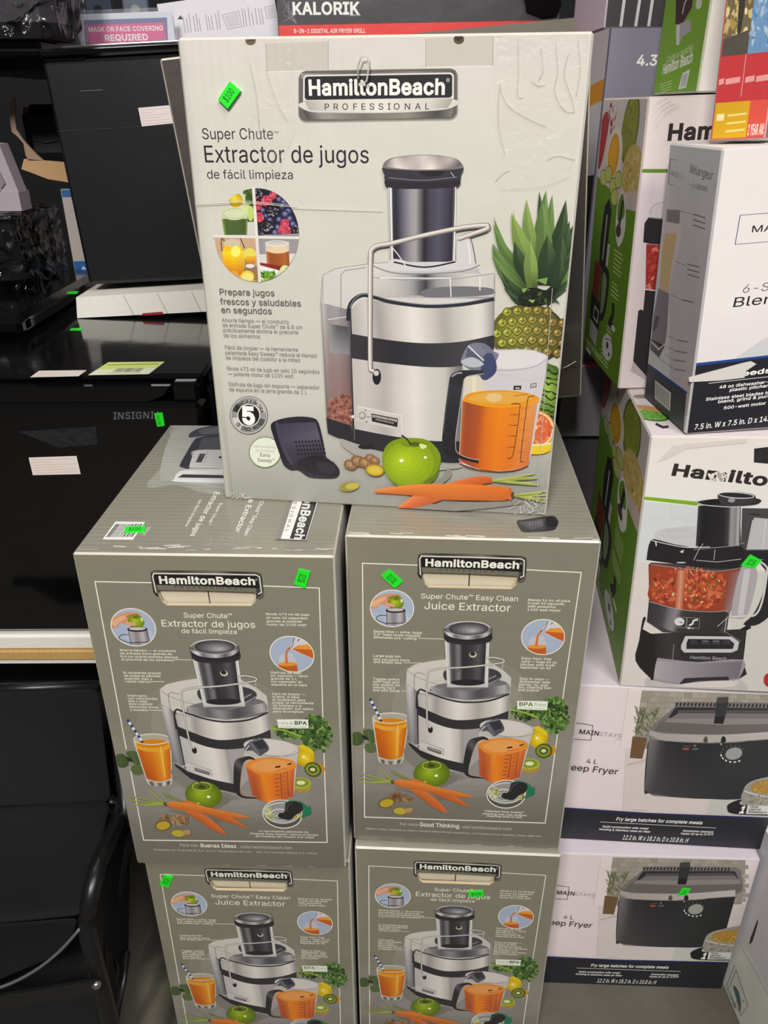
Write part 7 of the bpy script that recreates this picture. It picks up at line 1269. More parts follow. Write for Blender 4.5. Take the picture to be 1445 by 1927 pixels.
# blender carton
BLK = (33, 33, 40)
def blender_front(a):
    a.ruled([(1280, 270), (1280, 840)], [(1500, 270), (1500, 840)], [(0, (226, 220, 218)), (.5, (232, 226, 224)), (1, (220, 214, 214))], n=6)
    a.view(1080, 380, 3.959); a.poly([(1250, 1000), (1600, 780), (1600, 1140), (1100, 1145)], (206, 206, 206))
    a.frame([(1142, 45), (1337, 38), (1314, 242), (1117, 249)], 4, (60, 62, 112)); a.poly([(1310, 110), (1350, 108), (1348, 180), (1306, 182)], (230, 224, 222)); a.text('MAIN', 1198, 1380, 170, 46, (36, 34, 42), .006, .0, y1=164); a.text('STAYS', 1392, 1640, 163, 44, (150, 148, 152), -.006, y1=154)
    a.text('6-Speed', 1152, 1462, 612, 62, (96, 92, 96), -.004, .16, y1=602); a.text('Blender', 1105, 1478, 716, 72, (32, 30, 34), .004, .12, y1=702)
    a.poly([(860, 1150), (1600, 1128), (1600, 1860), (820, 1860)], BLK); a.poly([(870, 1140), (1600, 1118), (1600, 1136), (868, 1164)], (28, 70, 140))
    a.text('6 Speeds', 1010, 1305, 1290, 40, WHT, .024, .12, y1=1276); a.line([(975, 1318), (1425, 1307)], 4, WHT)
    for t, x0, x1, yy in (('48 oz dishwasher-safe', 1030, 1355, 1372), ('plastic pitcher', 1085, 1292, 1406), ('Stainless steel blades to crush,', 957, 1402, 1466), ('blend, grind & purée', 1022, 1325, 1498), ('500-watt motor', 1052, 1282, 1558)): a.text(t, x0, x1, yy, 25, WHT, .018, .12, y1=yy-6)
    a.text('7.5 in. W x 7.5 in. D x 14.8 in. H', 892, 1404, 1712, 46, WHT, .012, .12, y1=1704)
    a.view(0, 0, 1); return a
def blender_side(a):
    a.poly([(1200, 260), (1360, 260), (1310, 860), (1200, 860)], (206, 204, 208)); a.view(1100, 0, 4.188)
    a.ruled([(690, 1180), (690, 3100)], [(1045, 1180), (900, 3400)], [(0, (206, 208, 210)), (.25, (196, 190, 196)), (1, (190, 178, 186))], n=6)
    a.line([(738, 1292), (700, 1290), (686, 1458), (718, 1460)], 5, (130, 130, 140)); a.text('MAIN', 702, 745, 1400, 36, (96, 96, 102), .0, y1=1408); a.text('STAYS', 748, 788, 1408, 34, (150, 150, 156), -.004, y1=1416)
    a.text('Mélangeur', 822, 972, 1362, 56, (70, 68, 74), .0, .1, y1=1392); a.text('à 6 vitesses', 822, 940, 1462, 42, (84, 82, 88), .0, .1, y1=1476)
    a.view(1080, 380, 3.959)
    a.poly([(718, 40), (800, 35), (795, 130), (712, 120)], (130, 124, 130)); a.poly([(700, 120), (815, 130), (790, 300), (740, 560), (720, 620), (662, 580), (690, 300)], (206, 196, 200)); a.poly([(710, 200), (780, 190), (765, 300), (735, 500), (725, 610), (670, 590), (685, 320)], (206, 176, 130)); a.poly([(662, 585), (730, 620), (715, 900), (700, 1010), (660, 1105), (610, 1010), (630, 780)], (130, 122, 132)); a.sp([(640, 800), (665, 790), (650, 870), (625, 900)], (84, 80, 88)); a.poly([(610, 960), (690, 1040), (700, 1010), (662, 1105), (606, 1040)], (96, 90, 96)); a.line([(612, 980), (660, 1040), (700, 1000)], 10, (206, 200, 204))
    for p0, p1, ty in (((800, 40), (870, 52), 52), ((765, 385), (838, 412), 400), ((740, 625), (800, 655), 660), ((720, 935), (770, 960), 965), ((715, 1020), (760, 1040), 1050), ((700, 1075), (750, 1115), 1120), ((660, 1110), (755, 1185), 1195)):
        a.line([p0, p1], 2.5, (110, 104, 110))
        for k in range(3 if ty < 500 else 1): a.line([(p1[0]+10, ty+k*36), (p1[0]+90, ty+16+k*38)], 9, (130, 124, 130))
    a.poly([(560, 1130), (850, 1390), (830, 1720), (540, 1450)], (62, 62, 70)); a.line([(570, 1140), (852, 1392)], 16, (30, 66, 130)); a.poly([(635, 1280), (742, 1385), (735, 1540), (632, 1430)], (196, 194, 196))
    for k in range(9): a.line([(645+k*10, 1305+k*10), (643+k*10, 1425+k*11)], 3.5, (84, 82, 88))
    a.view(0, 0, 1); return a
bb = Carton('blender_carton', 'white and black blender carton with torn label at the right edge', 'carton', .3342, .8225, fp2_top(.334)+.001, .06, .048, .20, .13, .2895)
bb.build({'front': (230, 224, 222), 'left': (206, 204, 208), 'top': (220, 214, 210), 'right': (206, 204, 208), 'back': (206, 204, 208)}, (196, 194, 194), {'front': blender_front(bb.art('front', [(1348, 278), (1600, 268), (1545, 838), (1293, 822)])), 'left': blender_side(bb.art('left', [(1266, 283), (1348, 278), (1293, 822), (1221, 737)]))}, PAPER, .002)
bb.slab('front', [(1300, 696), (1340, 685), (1372, 676), (1383, 674), (1390, 681), (1376, 694), (1374, 708), (1340, 709), (1301, 706)], 'torn_patch', (214, 210, 204), corners=[(1348, 278), (1600, 268), (1545, 838), (1293, 822)], label='torn pale patch of bared cardboard')

# red and yellow box on the blender carton
def red_front(a):
    a.H = np.diag([a.w/100., a.h/270., 1.0])
    a.poly([(0, 0), (100, 0), (100, 270), (0, 270)], (206, 84, 84))
    a.poly([(0, 0), (100, 0), (100, 30), (50, 52), (0, 64)], (170, 160, 130)); a.poly([(50, 0), (100, 0), (100, 36), (50, 50)], (190, 156, 60)); a.sp([(10, 20), (26, 0), (40, 20), (30, 60), (12, 62)], (206, 206, 176)); a.poly([(0, 62), (50, 46), (100, 26), (100, 66), (50, 84), (0, 100)], (200, 62, 66))
    [a.line([(x0, y0), (x1, y1)], 5, (226, 150, 146)) for x0, y0, x1, y1 in ((2, 86, 16, 82), (20, 81, 46, 72), (56, 66, 64, 63), (68, 61, 98, 48))]
    a.poly([(0, 102), (50, 86), (50, 196), (0, 196)], (110, 100, 76)); a.blobs(160, in_quad((0, 100), (48, 88), (48, 190), (0, 180)), 2.5, 7, [(206, 186, 120), (176, 150, 84), (226, 210, 150), (120, 100, 70)], (.4, .9), 10, 7); a.sp([(24, 110), (34, 112), (34, 176), (26, 170)], (60, 54, 48)); a.poly([(0, 182), (48, 176), (50, 196), (0, 196)], (84, 78, 70))
    a.poly([(50, 84), (100, 64), (100, 196), (50, 196)], (110, 150, 190)); a.blobs(150, in_quad((52, 86), (98, 68), (98, 190), (52, 190)), 2, 9, [(140, 170, 206), (90, 140, 186), (176, 196, 214), (120, 156, 190)], (.15, .4), 8, 6); a.poly([(84, 130), (100, 126), (100, 188), (82, 190)], (56, 116, 176))
    a.poly([(0, 196), (100, 196), (100, 236), (0, 236)], (198, 58, 62)); a.line([(48, 196), (48, 232)], .8, (236, 196, 190)); [a.line([(x0, 218), (x1, 217)], 5, (232, 160, 154)) for x0, x1 in ((5, 14), (17, 43), (52, 68), (71, 98))]
    a.poly([(0, 236), (66, 236), (66, 270), (0, 270)], (214, 166, 30)); a.poly([(66, 236), (100, 236), (100, 270), (66, 270)], (222, 84, 70)); a.poly([(8, 246), (22, 246), (22, 252), (8, 252)], (240, 226, 170))
    for k in range(3): a.line([(28, 248+k*7), (62, 247+k*7)], 1.8, (240, 216, 130))
    a.text('2 YEAR', 68, 86, 266, 9, (246, 230, 220), .02); a.text('ANS', 88, 98, 266, 9, (246, 230, 220), .02)
    return a
_a, _b = at(1335, 268, Y=.885), at(1437, 272, Y=.848)
rx = Carton('kitchen_gadget_box', 'red, yellow and blue printed box on top of the blender carton', 'box', _a[0], _a[1], fp2_top(.37)+.2930, math.atan2(_b[1]-_a[1], _b[0]-_a[0]), .06, math.hypot(_b[0]-_a[0], _b[1]-_a[1]), .05, .27)
rx.build({'front': (206, 84, 84), 'right': (120, 116, 130), 'left': (200, 62, 66), 'top': (200, 62, 66)}, (206, 150, 140), {'front': red_front(rx.art('front'))}, PAPER, .0012)

# green box on the rear food processor carton
def green_side(a):
    a.view(1100, 0, 4.188); a.poly([(480, -200), (1040, -200), (900, 760), (520, 760)], (116, 168, 40)); a.poly([(500, -200), (640, -200), (600, 185), (490, 185)], (214, 214, 206)); a.poly([(510, 100), (612, 60), (605, 185), (495, 185)], (196, 210, 90)); a.line([(548, 74), (612, 36)], 24, (130, 124, 140))
    a.poly([(720, -60), (860, -60), (845, 60), (770, 190), (715, 190)], (52, 36, 40)); a.poly([(720, 200), (835, 150), (840, 240), (770, 290), (745, 350), (722, 350)], (170, 170, 176)); a.poly([(722, 200), (752, 195), (745, 355), (722, 355)], (214, 214, 218)); a.line([(770, 110), (790, 20), (830, -40)], 8, (206, 204, 206)); a.ell(900, 30, 24, 44, (206, 214, 196), 10)
    a.text('Cuisine au quotidien', 640, 850, 500, 50, (226, 236, 200), -.004, .15, y1=400); a.text('Hamilton Beach', 612, 845, 590, 72, WHT, .02, .1, y1=490); a.poly([(770, 580), (830, 545), (800, 690), (738, 705)], (232, 232, 230))
    for k in range(5): a.line([(776+k*9, 590-k*4), (756+k*9, 690-k*2)], 3, (80, 80, 84))
    for k in range(4): a.line([(594, 668+k*22), (690-k*4, 636+k*22)], 6, (196, 216, 150))
    a.view(0, 0, 1); return a
gx = Carton('food_processor_carton', 'tall green sided carton standing on the rear food processor carton at the top edge', 'carton', .3500, 1.0, FP2TOP+.3400, 0, .0, .11, .16, .30, 'food processor cartons')
gx.build({'front': (222, 218, 210), 'left': (116, 168, 40), 'right': (116, 168, 40), 'top': (220, 216, 210), 'back': (220, 216, 210)}, (190, 196, 170), {'left': green_side(gx.art('left'))}, PAPER, .002)

# things behind the right stack
dk = Carton('appliance_carton', 'dark carton in the gap between the olive cartons and the food processor carton', 'carton', .287, 1.240, 0, 0, 0, .33, .34, .78)
dk.build({'front': (66, 64, 68)}, (52, 50, 54), {}, PAPER, .002, default=(50, 48, 54))
def red_label(a):
    a.H = np.diag([a.w/100., a.h/100., 1.0]); a.poly([(0, 60), (40, 60), (40, 99), (0, 99)], (226, 60, 50)); a.poly([(6, 70), (22, 70), (22, 92), (6, 92)], (226, 226, 230)); a.poly([(8, 76), (20, 76), (20, 82), (8, 82)], (60, 60, 90)); return a
sg = Carton('small_grey_carton', 'small grey carton with red and white lid label, in the dark gap behind', 'carton', .287, 1.225, .78, 0, 0, .16, .022, .12)
sg.build({'front': (112, 108, 114), 'top': (226, 60, 50)}, (150, 146, 150), {'top': red_label(sg.art('top'))}, PAPER, .0015, default=(104, 100, 106))
def af_side(a):
    a.H = np.diag([a.w/100., a.h/300., 1.0]); a.poly([(0, 0), (100, 0), (100, 300), (0, 300)], (24, 24, 34)); a.poly([(0, 0), (100, 0), (100, 96), (0, 110)], (206, 204, 210)); a.poly([(0, 44), (100, 32), (100, 46), (0, 60)], (222, 150, 40)); a.poly([(20, 84), (60, 80), (60, 92), (20, 96)], (96, 94, 104)); a.sp([(10, 110), (60, 98), (80, 130), (40, 160), (10, 140)], (130, 122, 136)); a.line([(86, 110), (84, 170), (80, 300)], 8, (110, 106, 96)); a.poly([(60, 190), (76, 180), (70, 230), (58, 232)], (110, 116, 150)); return a
def af_front(a):
    a.H = np.diag([a.w/100., a.h/150., 1.0]); a.poly([(0, 0), (100, 0), (100, 150), (0, 150)], (134, 129, 146)); a.text('4.3 L', 14, 29, 12, 3.2, WHT, .02); return a
ax = Carton('air_fryer_carton', 'slate grey carton marked 4.3 behind the green sided cartons', 'carton', .3105, 1.262, .78, 0, 0, .30, .26, .583)
ax.build({'front': (134, 129, 146), 'left': (24, 24, 34), 'top': (84, 82, 92)}, (84, 80, 90), {'front': af_front(ax.art('front')), 'left': af_side(ax.art('left'))}, PAPER, .002, default=(134, 129, 146))
def k_front(a):
    a.H = np.diag([a.w/100., a.h/100., 1.0]); a.poly([(0, 0), (100, 0), (100, 100), (0, 100)], (62, 58, 62)); a.poly([(50, 100), (70, 60), (100, 40), (100, 100)], (40, 38, 40))
    for x, y in ((10, 62), (18, 78), (25, 66), (34, 76), (52, 50), (64, 84), (74, 70)): a.line([(x, y), (x-1, 100)], 1.6, (206, 202, 204))
    return a
kx = Carton('appliance_carton', 'black fronted carton with pale pink side on top of the slate grey carton', 'carton', .3110, 1.300, 1.363, 0, 0, .26, .21, .28)
kx.build({'front': (62, 58, 62), 'left': (222, 206, 220)}, (200, 190, 200), {'front': k_front(kx.art('front'))}, PAPER, .002, default=(206, 196, 206))

# big white carton at the lower right corner
def wb_side(a):
    a.view(1000, 1560, 3.247); a.poly([(1050, 1300), (1262, 680), (1330, 760), (1460, 1010), (1460, 1300)], (222, 224, 216)); a.line([(1262, 682), (1400, 930), (1460, 1040)], 3, (150, 150, 156))
    a.poly([(1382, 548), (1384, 575), (1350, 690), (1330, 708), (1336, 670)], (40, 40, 48))
    a.line([(1242, 828), (1190, 960), (1250, 1100)], 3, (60, 84, 76)); a.line([(1250, 860), (1200, 985), (1280, 1140), (1322, 1080), (1250, 860)], 3, (60, 84, 76)); a.sp([(1232, 960), (1262, 985), (1280, 1060), (1272, 1118), (1258, 1060)], (90, 112, 110)); a.line([(1230, 1060), (1242, 1092), (1258, 1040)], 3, (60, 84, 76)); a.line([(1290, 1040), (1300, 1060)], 3, (60, 84, 76))
    a.view(0, 0, 1); return a
wb = Carton('appliance_carton', 'plain white carton with a hand slot at the lower right corner', 'carton', .556, .42, 0, .03, 0, .34, .42, .345)
wb.build({'left': (214, 212, 218), 'top': (226, 226, 228), 'front': (220, 218, 220)}, (232, 230, 230), {'left': wb_side(wb.art('left'))}, PAPER, .003, default=(216, 214, 218))
# ------------------------------------------------------------------ left side: black mini fridges, chair, clutter
def rbox(mb, lo, hi, m, col=(255, 255, 255), bev=.004): mb.box(lo, hi, m, col, bev)
def sheet_label(parent, name, quad, nrm, col, draw=None, th=.0004, dims=(100, 50), label=None, under=None):
    """flat paper label: quad = TL TR BR BL in world space"""
    iv = parent.matrix_world.inverted(); Q = [np.array(iv @ Vector(q)) for q in quad]; n = np.array((iv.to_3x3() @ Vector(nrm)).normalized())
    mb = MB(); pts = Q if np.cross(Q[1]-Q[0], Q[2]-Q[1])@n > 0 else Q[::-1]
    mb.prism([p for p in pts], n*th, STICK, col)
    if draw:
        a = Art(dims[0], dims[1]); a.H = np.eye(3); a.bounds = [(0, 0), (dims[0], 0), dims, (0, dims[1])]; draw(a)
        emit(mb, a, Q[0], (Q[1]-Q[0])/dims[0], (Q[3]-Q[0])/dims[1], n, STICK, th)
    o = mb.build(name, under or parent)
    if label: o['label'] = label
    return o
def notes(a):
    for k, w in enumerate((92, 40, 92, 60, 88, 90)): a.line([(5, 7+k*7.4), (5+w, 7+k*7.4)], .9, (206, 150, 140))

# --- INSIGNIA fridge
FY, FXR, FXL, FZ0, FZT = 1.11, -.2622, -.76, .4687, .9150
t = thing('mini_fridge', 'black mini fridge beside the stacked olive cartons, white notice on its door', 'fridge', ((FXL+FXR)/2, (FY+1.80)/2, FZ0), group='black mini fridges')
iv = t.matrix_world.inverted(); Lp = lambda x, y, z: tuple(iv @ Vector((x, y, z)))
mb = MB(); rbox(mb, Lp(FXL, FY+.055, FZ0), Lp(FXR, 1.80, FZT-.012), BLACKSATIN, bev=.006); mb.build('cabinet', t)
mb = MB(); rbox(mb, Lp(FXL, FY+.03, FZT-.012), Lp(FXR-.004, 1.80, FZT), BLACKGLOSS, bev=.005); top = mb.build('top_panel', t)
mb = MB(); rbox(mb, Lp(FXL, FY, FZ0+.004), Lp(FXR-.006, FY+.045, FZT-.034), BLACKGLOSS, bev=.008); door = mb.build('door', t)
# recessed grip along the top of the door
mb = MB(); P0 = [(FXL, FZT-.010), (FXR-.05, FZT-.010), (FXR-.06, FZT-.024), (FXR-.085, FZT-.034), (FXL, FZT-.034)]
mb.prism([Lp(x, FY+.006, z) for x, z in P0], (0, .04, 0), BLACKGLOSS); mb.build('door_grip', door)
mb = MB(); rbox(mb, Lp(FXR-.05, FY+.004, FZT-.036), Lp(FXR-.008, FY+.05, FZT-.006), BLACKGLOSS, bev=.006); mb.build('hinge_cover', t)
def ins(a): a.text('INSIGNIA', 2, 98, 14, 13, (120, 118, 120), -.004, track=1.1)
y = FY-.0003
def vq(x0, y0, x1, y1, x2, y2, x3, y3, Y): return [at(px, py, Y=Y) for px, py in ((x0, y0), (x1, y1), (x2, y2), (x3, y3))]
sheet_label(t, 'badge', vq(212, 775, 304, 773, 304, 789, 212, 791, y), (0, -1, 0), (12, 12, 14), ins, .0003, (100, 16), 'raised grey maker lettering', under=door)
sheet_label(t, 'notice', vq(54, 861, 144, 858, 152, 892, 62, 894, y), (0, -1, 0), (226, 216, 208), notes, label='white notice with red print', under=door)
sheet_label(t, 'price_sticker', vq(290, 778, 306, 776, 310, 801, 296, 803, y-.0006), (0, -1, 0), (34, 226, 40), lambda a: a.vtext('$100', (22, 44), (22, 8), (26, 0), (14, 90, 22), .012), under=door)
def tape_patch(a): pass
mb = MB(); q = vq(36, 812, 180, 803, 184, 836, 110, 842, y); mb.prism([tuple(iv @ Vector(p)) for p in q][::-1], (0, -.0004, 0), mat('shipping_tape', (60, 60, 64), .1, alpha=.25, bump=[('wrinkle', 18, .008)])); mb.build('shipping_tape', door)
zt = FZT+.0001
def hq(*p): return [at(px, py, Z=zt) for px, py in p]
sheet_label(t, 'notice', hq((74, 698), (163, 697), (148, 708), (57, 710)), (0, 0, 1), (226, 216, 208), notes, label='white notice flat on the lid', under=top)
def energy(a):
    a.poly([(0, 0), (100, 0), (100, 26), (0, 30)], (206, 222, 120)); a.line([(6, 12), (94, 9)], 3, (120, 130, 70))
    x = 34
    while x < 78: w = random.choice((.8, 1.4, 2)); a.poly([(x, 26), (x+w, 26), (x+w, 40), (x, 40)], (60, 60, 56)); x += w+random.choice((1, 1.6))
    a.line([(30, 45), (84, 44)], 1, (120, 110, 100))
sheet_label(t, 'energy_label', hq((204, 682), (310, 681), (280, 704), (166, 706)), (0, 0, 1), (226, 228, 196), energy, label='yellow green shipping label flat on the lid', under=top)
sheet_label(t, 'price_sticker', hq((134, 618), (156, 617), (153, 622), (131, 622)), (0, 0, 1), (34, 226, 40), under=top)

# --- fridge lying on foam on top (leans, right end raised)
AX0, AY = -.552, 1.530
t = thing('mini_fridge', 'satin black fridge on a white foam slab above the other fridge, tilted right end up', 'fridge', (AX0+.179, AY+.158, FZT+.010), 0, .045, group='black mini fridges')
t.scale = (1.056, 1.056, 1.056); bpy.context.view_layer.update()
iv = t.matrix_world.inverted(); FWA, FHA = .34, .375
zb = .0455
mb = MB(); rbox(mb, (-.17, -.15+.03, zb), (.17, .07, zb+FHA-.02), BLACKSATIN, bev=.005); mb.build('cabinet', t)
mb = MB(); rbox(mb, (-.17, -.15, zb+.004), (.17, -.15+.026, zb+FHA-.022), BLACKSATIN, bev=.006); door = mb.build('door', t)
mb = MB(); rbox(mb, (-.172, -.153, zb+FHA-.02), (.172, .07, zb+FHA-.006), BLACKGLOSS, bev=.004)
mb.tube([(-.13, -.157, zb+FHA-.006), (.17, -.157, zb+FHA-.008)], .0022, mat('worn_chrome', (190, 196, 190), .2, metal=1), 6); mb.build('lid_trim', t)
mb = MB(); rbox(mb, (-.168, -.1495, zb+FHA-.024), (-.10, -.12, zb+FHA-.02), BLACKGLOSS, bev=.003); mb.build('hinge_cover', t)
mb = MB(); rbox(mb, (-.118, -.1512, zb+FHA-.068), (-.080, -.149, zb+FHA-.0665), STEEL, bev=.0003); mb.build('handle_slot', door)
mb = MB(); rbox(mb, (-.168, -.1508, zb+FHA-.1235), (.168, -.150, zb+FHA-.1228), mat('seam_grey', (60, 60, 62), .5), bev=.0002); mb.build('door_seam', door)
Yl = AY-.0015
sheet_label(t, 'notice', vq(260, 203, 319, 198, 326, 232, 267, 238, Yl), (0, -1, 0), (228, 216, 214), notes, label='white notice with red print', under=door)
mb = MB()
sec = [(-.190, 0), (.185, 0), (.185, .040), (-.184, .036)]
mb.prism([(x, -.185, z) for x, z in sec], (0, .25, 0), FOAM)
for x in (-.09, -.03, .03): mb.prism([(x, -.186, .001), (x+.003, -.186, .001), (x-.009, -.186, .036), (x-.011, -.186, .036)], (0, .002, 0), mat('foam_crease', (206, 200, 188), .8))
fo = mb.build('foam_block', t); fo['label'] = 'white foam slab with creased tape'
mb = MB(); mb.prism([(.10, -.1855, .004), (.12, -.187, .030), (.14, -.187, .038), (.17, -.187, .03), (.165, -.1865, .002)], (0, .002, 0), TAPE); mb.build('packing_tape', fo)
mb = MB(); mb.prism([(-.075, -.187, -.001), (-.035, -.187, -.001), (-.037, -.187, .004), (-.072, -.187, .003)], (0, .001, 0), mat('red_ink', (150, 30, 44), .6)); mb.build('red_mark', fo)

# --- black glossy slab with a film-wrapped appliance on the far left of the fridge lid
t = thing('serving_tray', 'flat glossy black tray top at the left edge, under the film wrapped unit', 'tray', (-.855, 1.575, FZT), 0, 0)
mb = MB(); mb.cbox((0, 0, 0), .48, .44, .038, .010, {}, (255, 255, 255), BLACKGLOSS, default=(255, 255, 255)); mb.build('slab', t)
mb = MB(); mb.cbox((.19, -.205, .004), .10, .05, .03, .008, {}, (255, 255, 255), BLACKGLOSS, default=(255, 255, 255)); mb.build('corner_cap', t)
sheet_label(t, 'price_sticker', [at(px, py, Z=FZT+.0385) for px, py in ((128, 549), (148, 548), (145, 553), (125, 553))], (0, 0, 1), (34, 226, 40))
t = thing('wrapped_appliance', 'black appliance in wrinkled clear film at the left edge, on the glossy slab', 'appliance', (-.832, 1.665, FZT+.038), .0)
mb = MB(); mb.cbox((0, 0, 0), .285, .22, .128, .02, {}, (255, 255, 255), BLACKPL, default=(255, 255, 255)); mb.build('housing', t, True)
def film(name, w, d, h, par, wob=.006, seed=3, base=(0, 0, 0)):
    rnd = random.Random(seed); mb = MB(); nx = 14
    def side(f):
        g = [[f(i/nx, j/nx) for j in range(nx+1)] for i in range(nx+1)]
        g = [[(p[0]+rnd.uniform(-wob, wob)*.5, p[1]+rnd.uniform(-wob, wob)*.5, max(.0005, p[2]+rnd.uniform(-wob, wob)*.5)) for p in r] for r in g]
        vs = [p for r in g for p in r]; n1 = nx+1
        mb.mesh(vs, [(i*n1+j, (i+1)*n1+j, (i+1)*n1+j+1, i*n1+j+1) for i in range(nx) for j in range(nx)], WRAP)
    e = .006; X, Y = w/2+e, d/2+e
    side(lambda u, v: (base[0]-X+2*X*u, base[1]-Y, base[2]+(h+e)*v)); side(lambda u, v: (base[0]+X, base[1]-Y+2*Y*u, base[2]+(h+e)*v)); side(lambda u, v: (base[0]-X+2*X*u, base[1]-Y+2*Y*v, base[2]+h+e))
    return mb.build(name, par)
film('wrap_film', .285, .22, .128, t, .010)
t = thing('foam_insert', 'grey pink foam insert standing on the film wrapped unit', 'packaging', (-.722, 1.66, FZT+.038+.136))
mb = MB()
mb.prism([(-.035, -.02, 0), (.022, -.02, 0), (.022, -.02, .034), (-.028, -.02, .034)], (0, .05, 0), PINKFOAM); mb.prism([(-.012, -.016, .034), (.021, -.016, .034), (.002, -.016, .118), (-.040, -.016, .122), (-.042, -.016, .104)], (0, .04, 0), PINKFOAM); mb.prism([(-.030, -.020, .10), (-.022, -.020, .12), (.0, -.020, .05), (-.010, -.020, .04)], (0, .01, 0), mat('foam_shadow_side', (132, 122, 130), .85)); mb.build('foam_body', t)
# --- blue and white tall box
def bw(a):
    a.poly([(0, 0), (100, 0), (100, 12), (0, 12)], (50, 110, 170)); a.poly([(0, 12), (100, 12), (100, 150), (0, 150)], (196, 186, 180)); a.poly([(0, 108), (100, 106), (100, 136), (0, 138)], (34, 104, 176)); a.poly([(0, 138), (100, 136), (100, 150), (0, 150)], (150, 140, 138))
    a.line([(30, 22), (96, 22)], 2, (84, 78, 80)); a.line([(66, 28), (96, 28)], 2, (84, 78, 80)); a.sp([(34, 40), (42, 42), (46, 54), (40, 66), (36, 60), (32, 50)], (50, 46, 50)); a.ell(38, 36, 4, 3, (50, 46, 50)); a.line([(56, 44), (58, 54)], 2, (70, 66, 70)); a.frame([(36, 68), (60, 68), (58, 82), (34, 82)], 1.6, (90, 84, 86)); a.ell(84, 48, 3, 3, (90, 84, 86)); a.ell(84, 76, 3, 3, (90, 84, 86)); a.line([(24, 92), (96, 91)], 1, (120, 112, 112))
    for k in range(3): a.line([(24, 97+k*3.4), (92, 96+k*3.4)], 1, (140, 132, 132))
    a.poly([(12, 122), (18, 115), (24, 122)], (206, 220, 236)); a.line([(30, 118), (92, 117)], 3, (170, 200, 230))
    for k in range(3): a.line([(14, 124+k*4), (90, 123+k*4)], 1, (150, 190, 226))
bx = Carton('appliance_box', 'narrow blue and white printed box standing between wrapped unit and tilted fridge', 'box', -.680, 1.802, 0, 0, 0, .12, .09, 1.115)
ab = Art(.12, 1.115); ab.H = np.diag([.12/100, .205/150, 1.0]); bw(ab)
bx.build({'front': (196, 186, 180), 'left': (34, 80, 130), 'top': (50, 110, 170)}, (150, 150, 150), {'front': ab}, PAPER, .0015, default=(120, 130, 150))

# --- below: foam strip, plank and third fridge
t = thing('shipping_base', 'white foam strip on a raw wooden plank under the lower fridge', 'pallet', (-.66, 1.40, .4065))
mb = MB(); rbox(mb, (-.25, -.292, .032), (.395, .38, .062), FOAM, bev=.004); mb.build('foam_strip', t)
mb = MB(); rbox(mb, (-.25, -.295, .012), (.395, .38, .0315), WOOD, bev=.002); mb.build('plank', t)
mb = MB(); rbox(mb, (-.25, -.290, 0), (.395, .38, .0115), FOAM, bev=.002); mb.build('paper_edge', t)
t = thing('mini_fridge', 'black fridge wrapped in film beneath the wooden plank, behind the folding chair', 'fridge', (-.66, 1.43, 0), group='black mini fridges')
mb = MB(); rbox(mb, (-.27, -.30, 0), (.36, .36, .406), BLACKGLOSS, bev=.012); mb.build('cabinet', t)
mb = MB(); rbox(mb, (-.26, -.335, .01), (.35, -.302, .375), BLACKGLOSS, bev=.01); mb.build('door', t)

# --- folding chair
t = thing('folding_chair', 'black fabric folding chair with tubular arms at the lower left corner', 'chair', (-.56, .80, 0))
iv = t.matrix_world.inverted(); L3 = lambda p: tuple(iv @ Vector(p))
A3 = lambda px, py, Y: L3(at(px, py, Y=Y))
def cloth(name, grid, th=.006, m=None, par=None):
    mb = MB(); n, k = len(grid), len(grid[0]); vs = [p for r in grid for p in r]
    mb.mesh(vs, [(i*k+j, i*k+j+1, (i+1)*k+j+1, (i+1)*k+j) for i in range(n-1) for j in range(k-1)], m or FABRIC)
    o = mb.build(name, par or t, True); md = o.modifiers.new('thick', 'SOLIDIFY'); md.thickness = th; md.offset = 0
    s = o.modifiers.new('soft', 'SUBSURF'); s.levels = 1; s.render_levels = 2
    return o
def grid(f, nu, nv): return [[f(i/nu, j/nv) for j in range(nv+1)] for i in range(nu+1)]
def bil(q, sag=0, axis=(0, 1, 0)):
    q = [np.array(p) for p in q]; ax = np.array(axis)
    def f(u, v):
        p = (1-v)*((1-u)*q[0]+u*q[1])+v*((1-u)*q[3]+u*q[2]); return tuple(p+ax*sag*math.sin(math.pi*u)*math.sin(math.pi*v))
    return f
cloth('backrest', grid(bil([A3(-130, 1302, .95), A3(186, 1293, .95), A3(212, 1512, .84), A3(-130, 1524, .84)], .02), 8, 8))
cloth('seat', grid(bil([A3(-130, 1526, .838), A3(212, 1506, .838), A3(158, 1722, .64), A3(-130, 1748, .64)], -.018, (0, 0, 1)), 8, 8), .012)
cloth('seat_skirt', grid(bil([A3(-130, 1750, .636), A3(150, 1726, .636), A3(128, 1790, .642), A3(-130, 1900, .642)], .01), 8, 4), .004)
mb = MB(); mb.tube(smooth_pl([A3(-60, 1868, .630), A3(0, 1858, .630), A3(60, 1830, .630), A3(110, 1792, .630), A3(150, 1748, .632)], 5), .0022, mat('grey_piping', (96, 96, 96), .5), 6); mb.build('piping', t, True)
mb = MB(); mb.tube(smooth_pl([A3(206, 1505, .86), A3(222, 1530, .84), A3(206, 1580, .76), A3(186, 1625, .69), A3(172, 1680, .655), A3(164, 1740, .64), A3(176, 1800, .625), A3(202, 1900, .61), A3(236, 2040, .60)], 6), .011, BLACKTUBE, 12); mb.build('arm_tube', t, True)
mb = MB(); mb.tube(smooth_pl([A3(214, 1300, .97), A3(224, 1420, .90), A3(236, 1520, .84), A3(240, 1560, .83), A3(222, 1660, .80), A3(206, 1760, .78), A3(214, 1900, .76), A3(224, 2000, .75)], 6), .009, BLACKTUBE, 10); mb.build('back_tube', t, True)
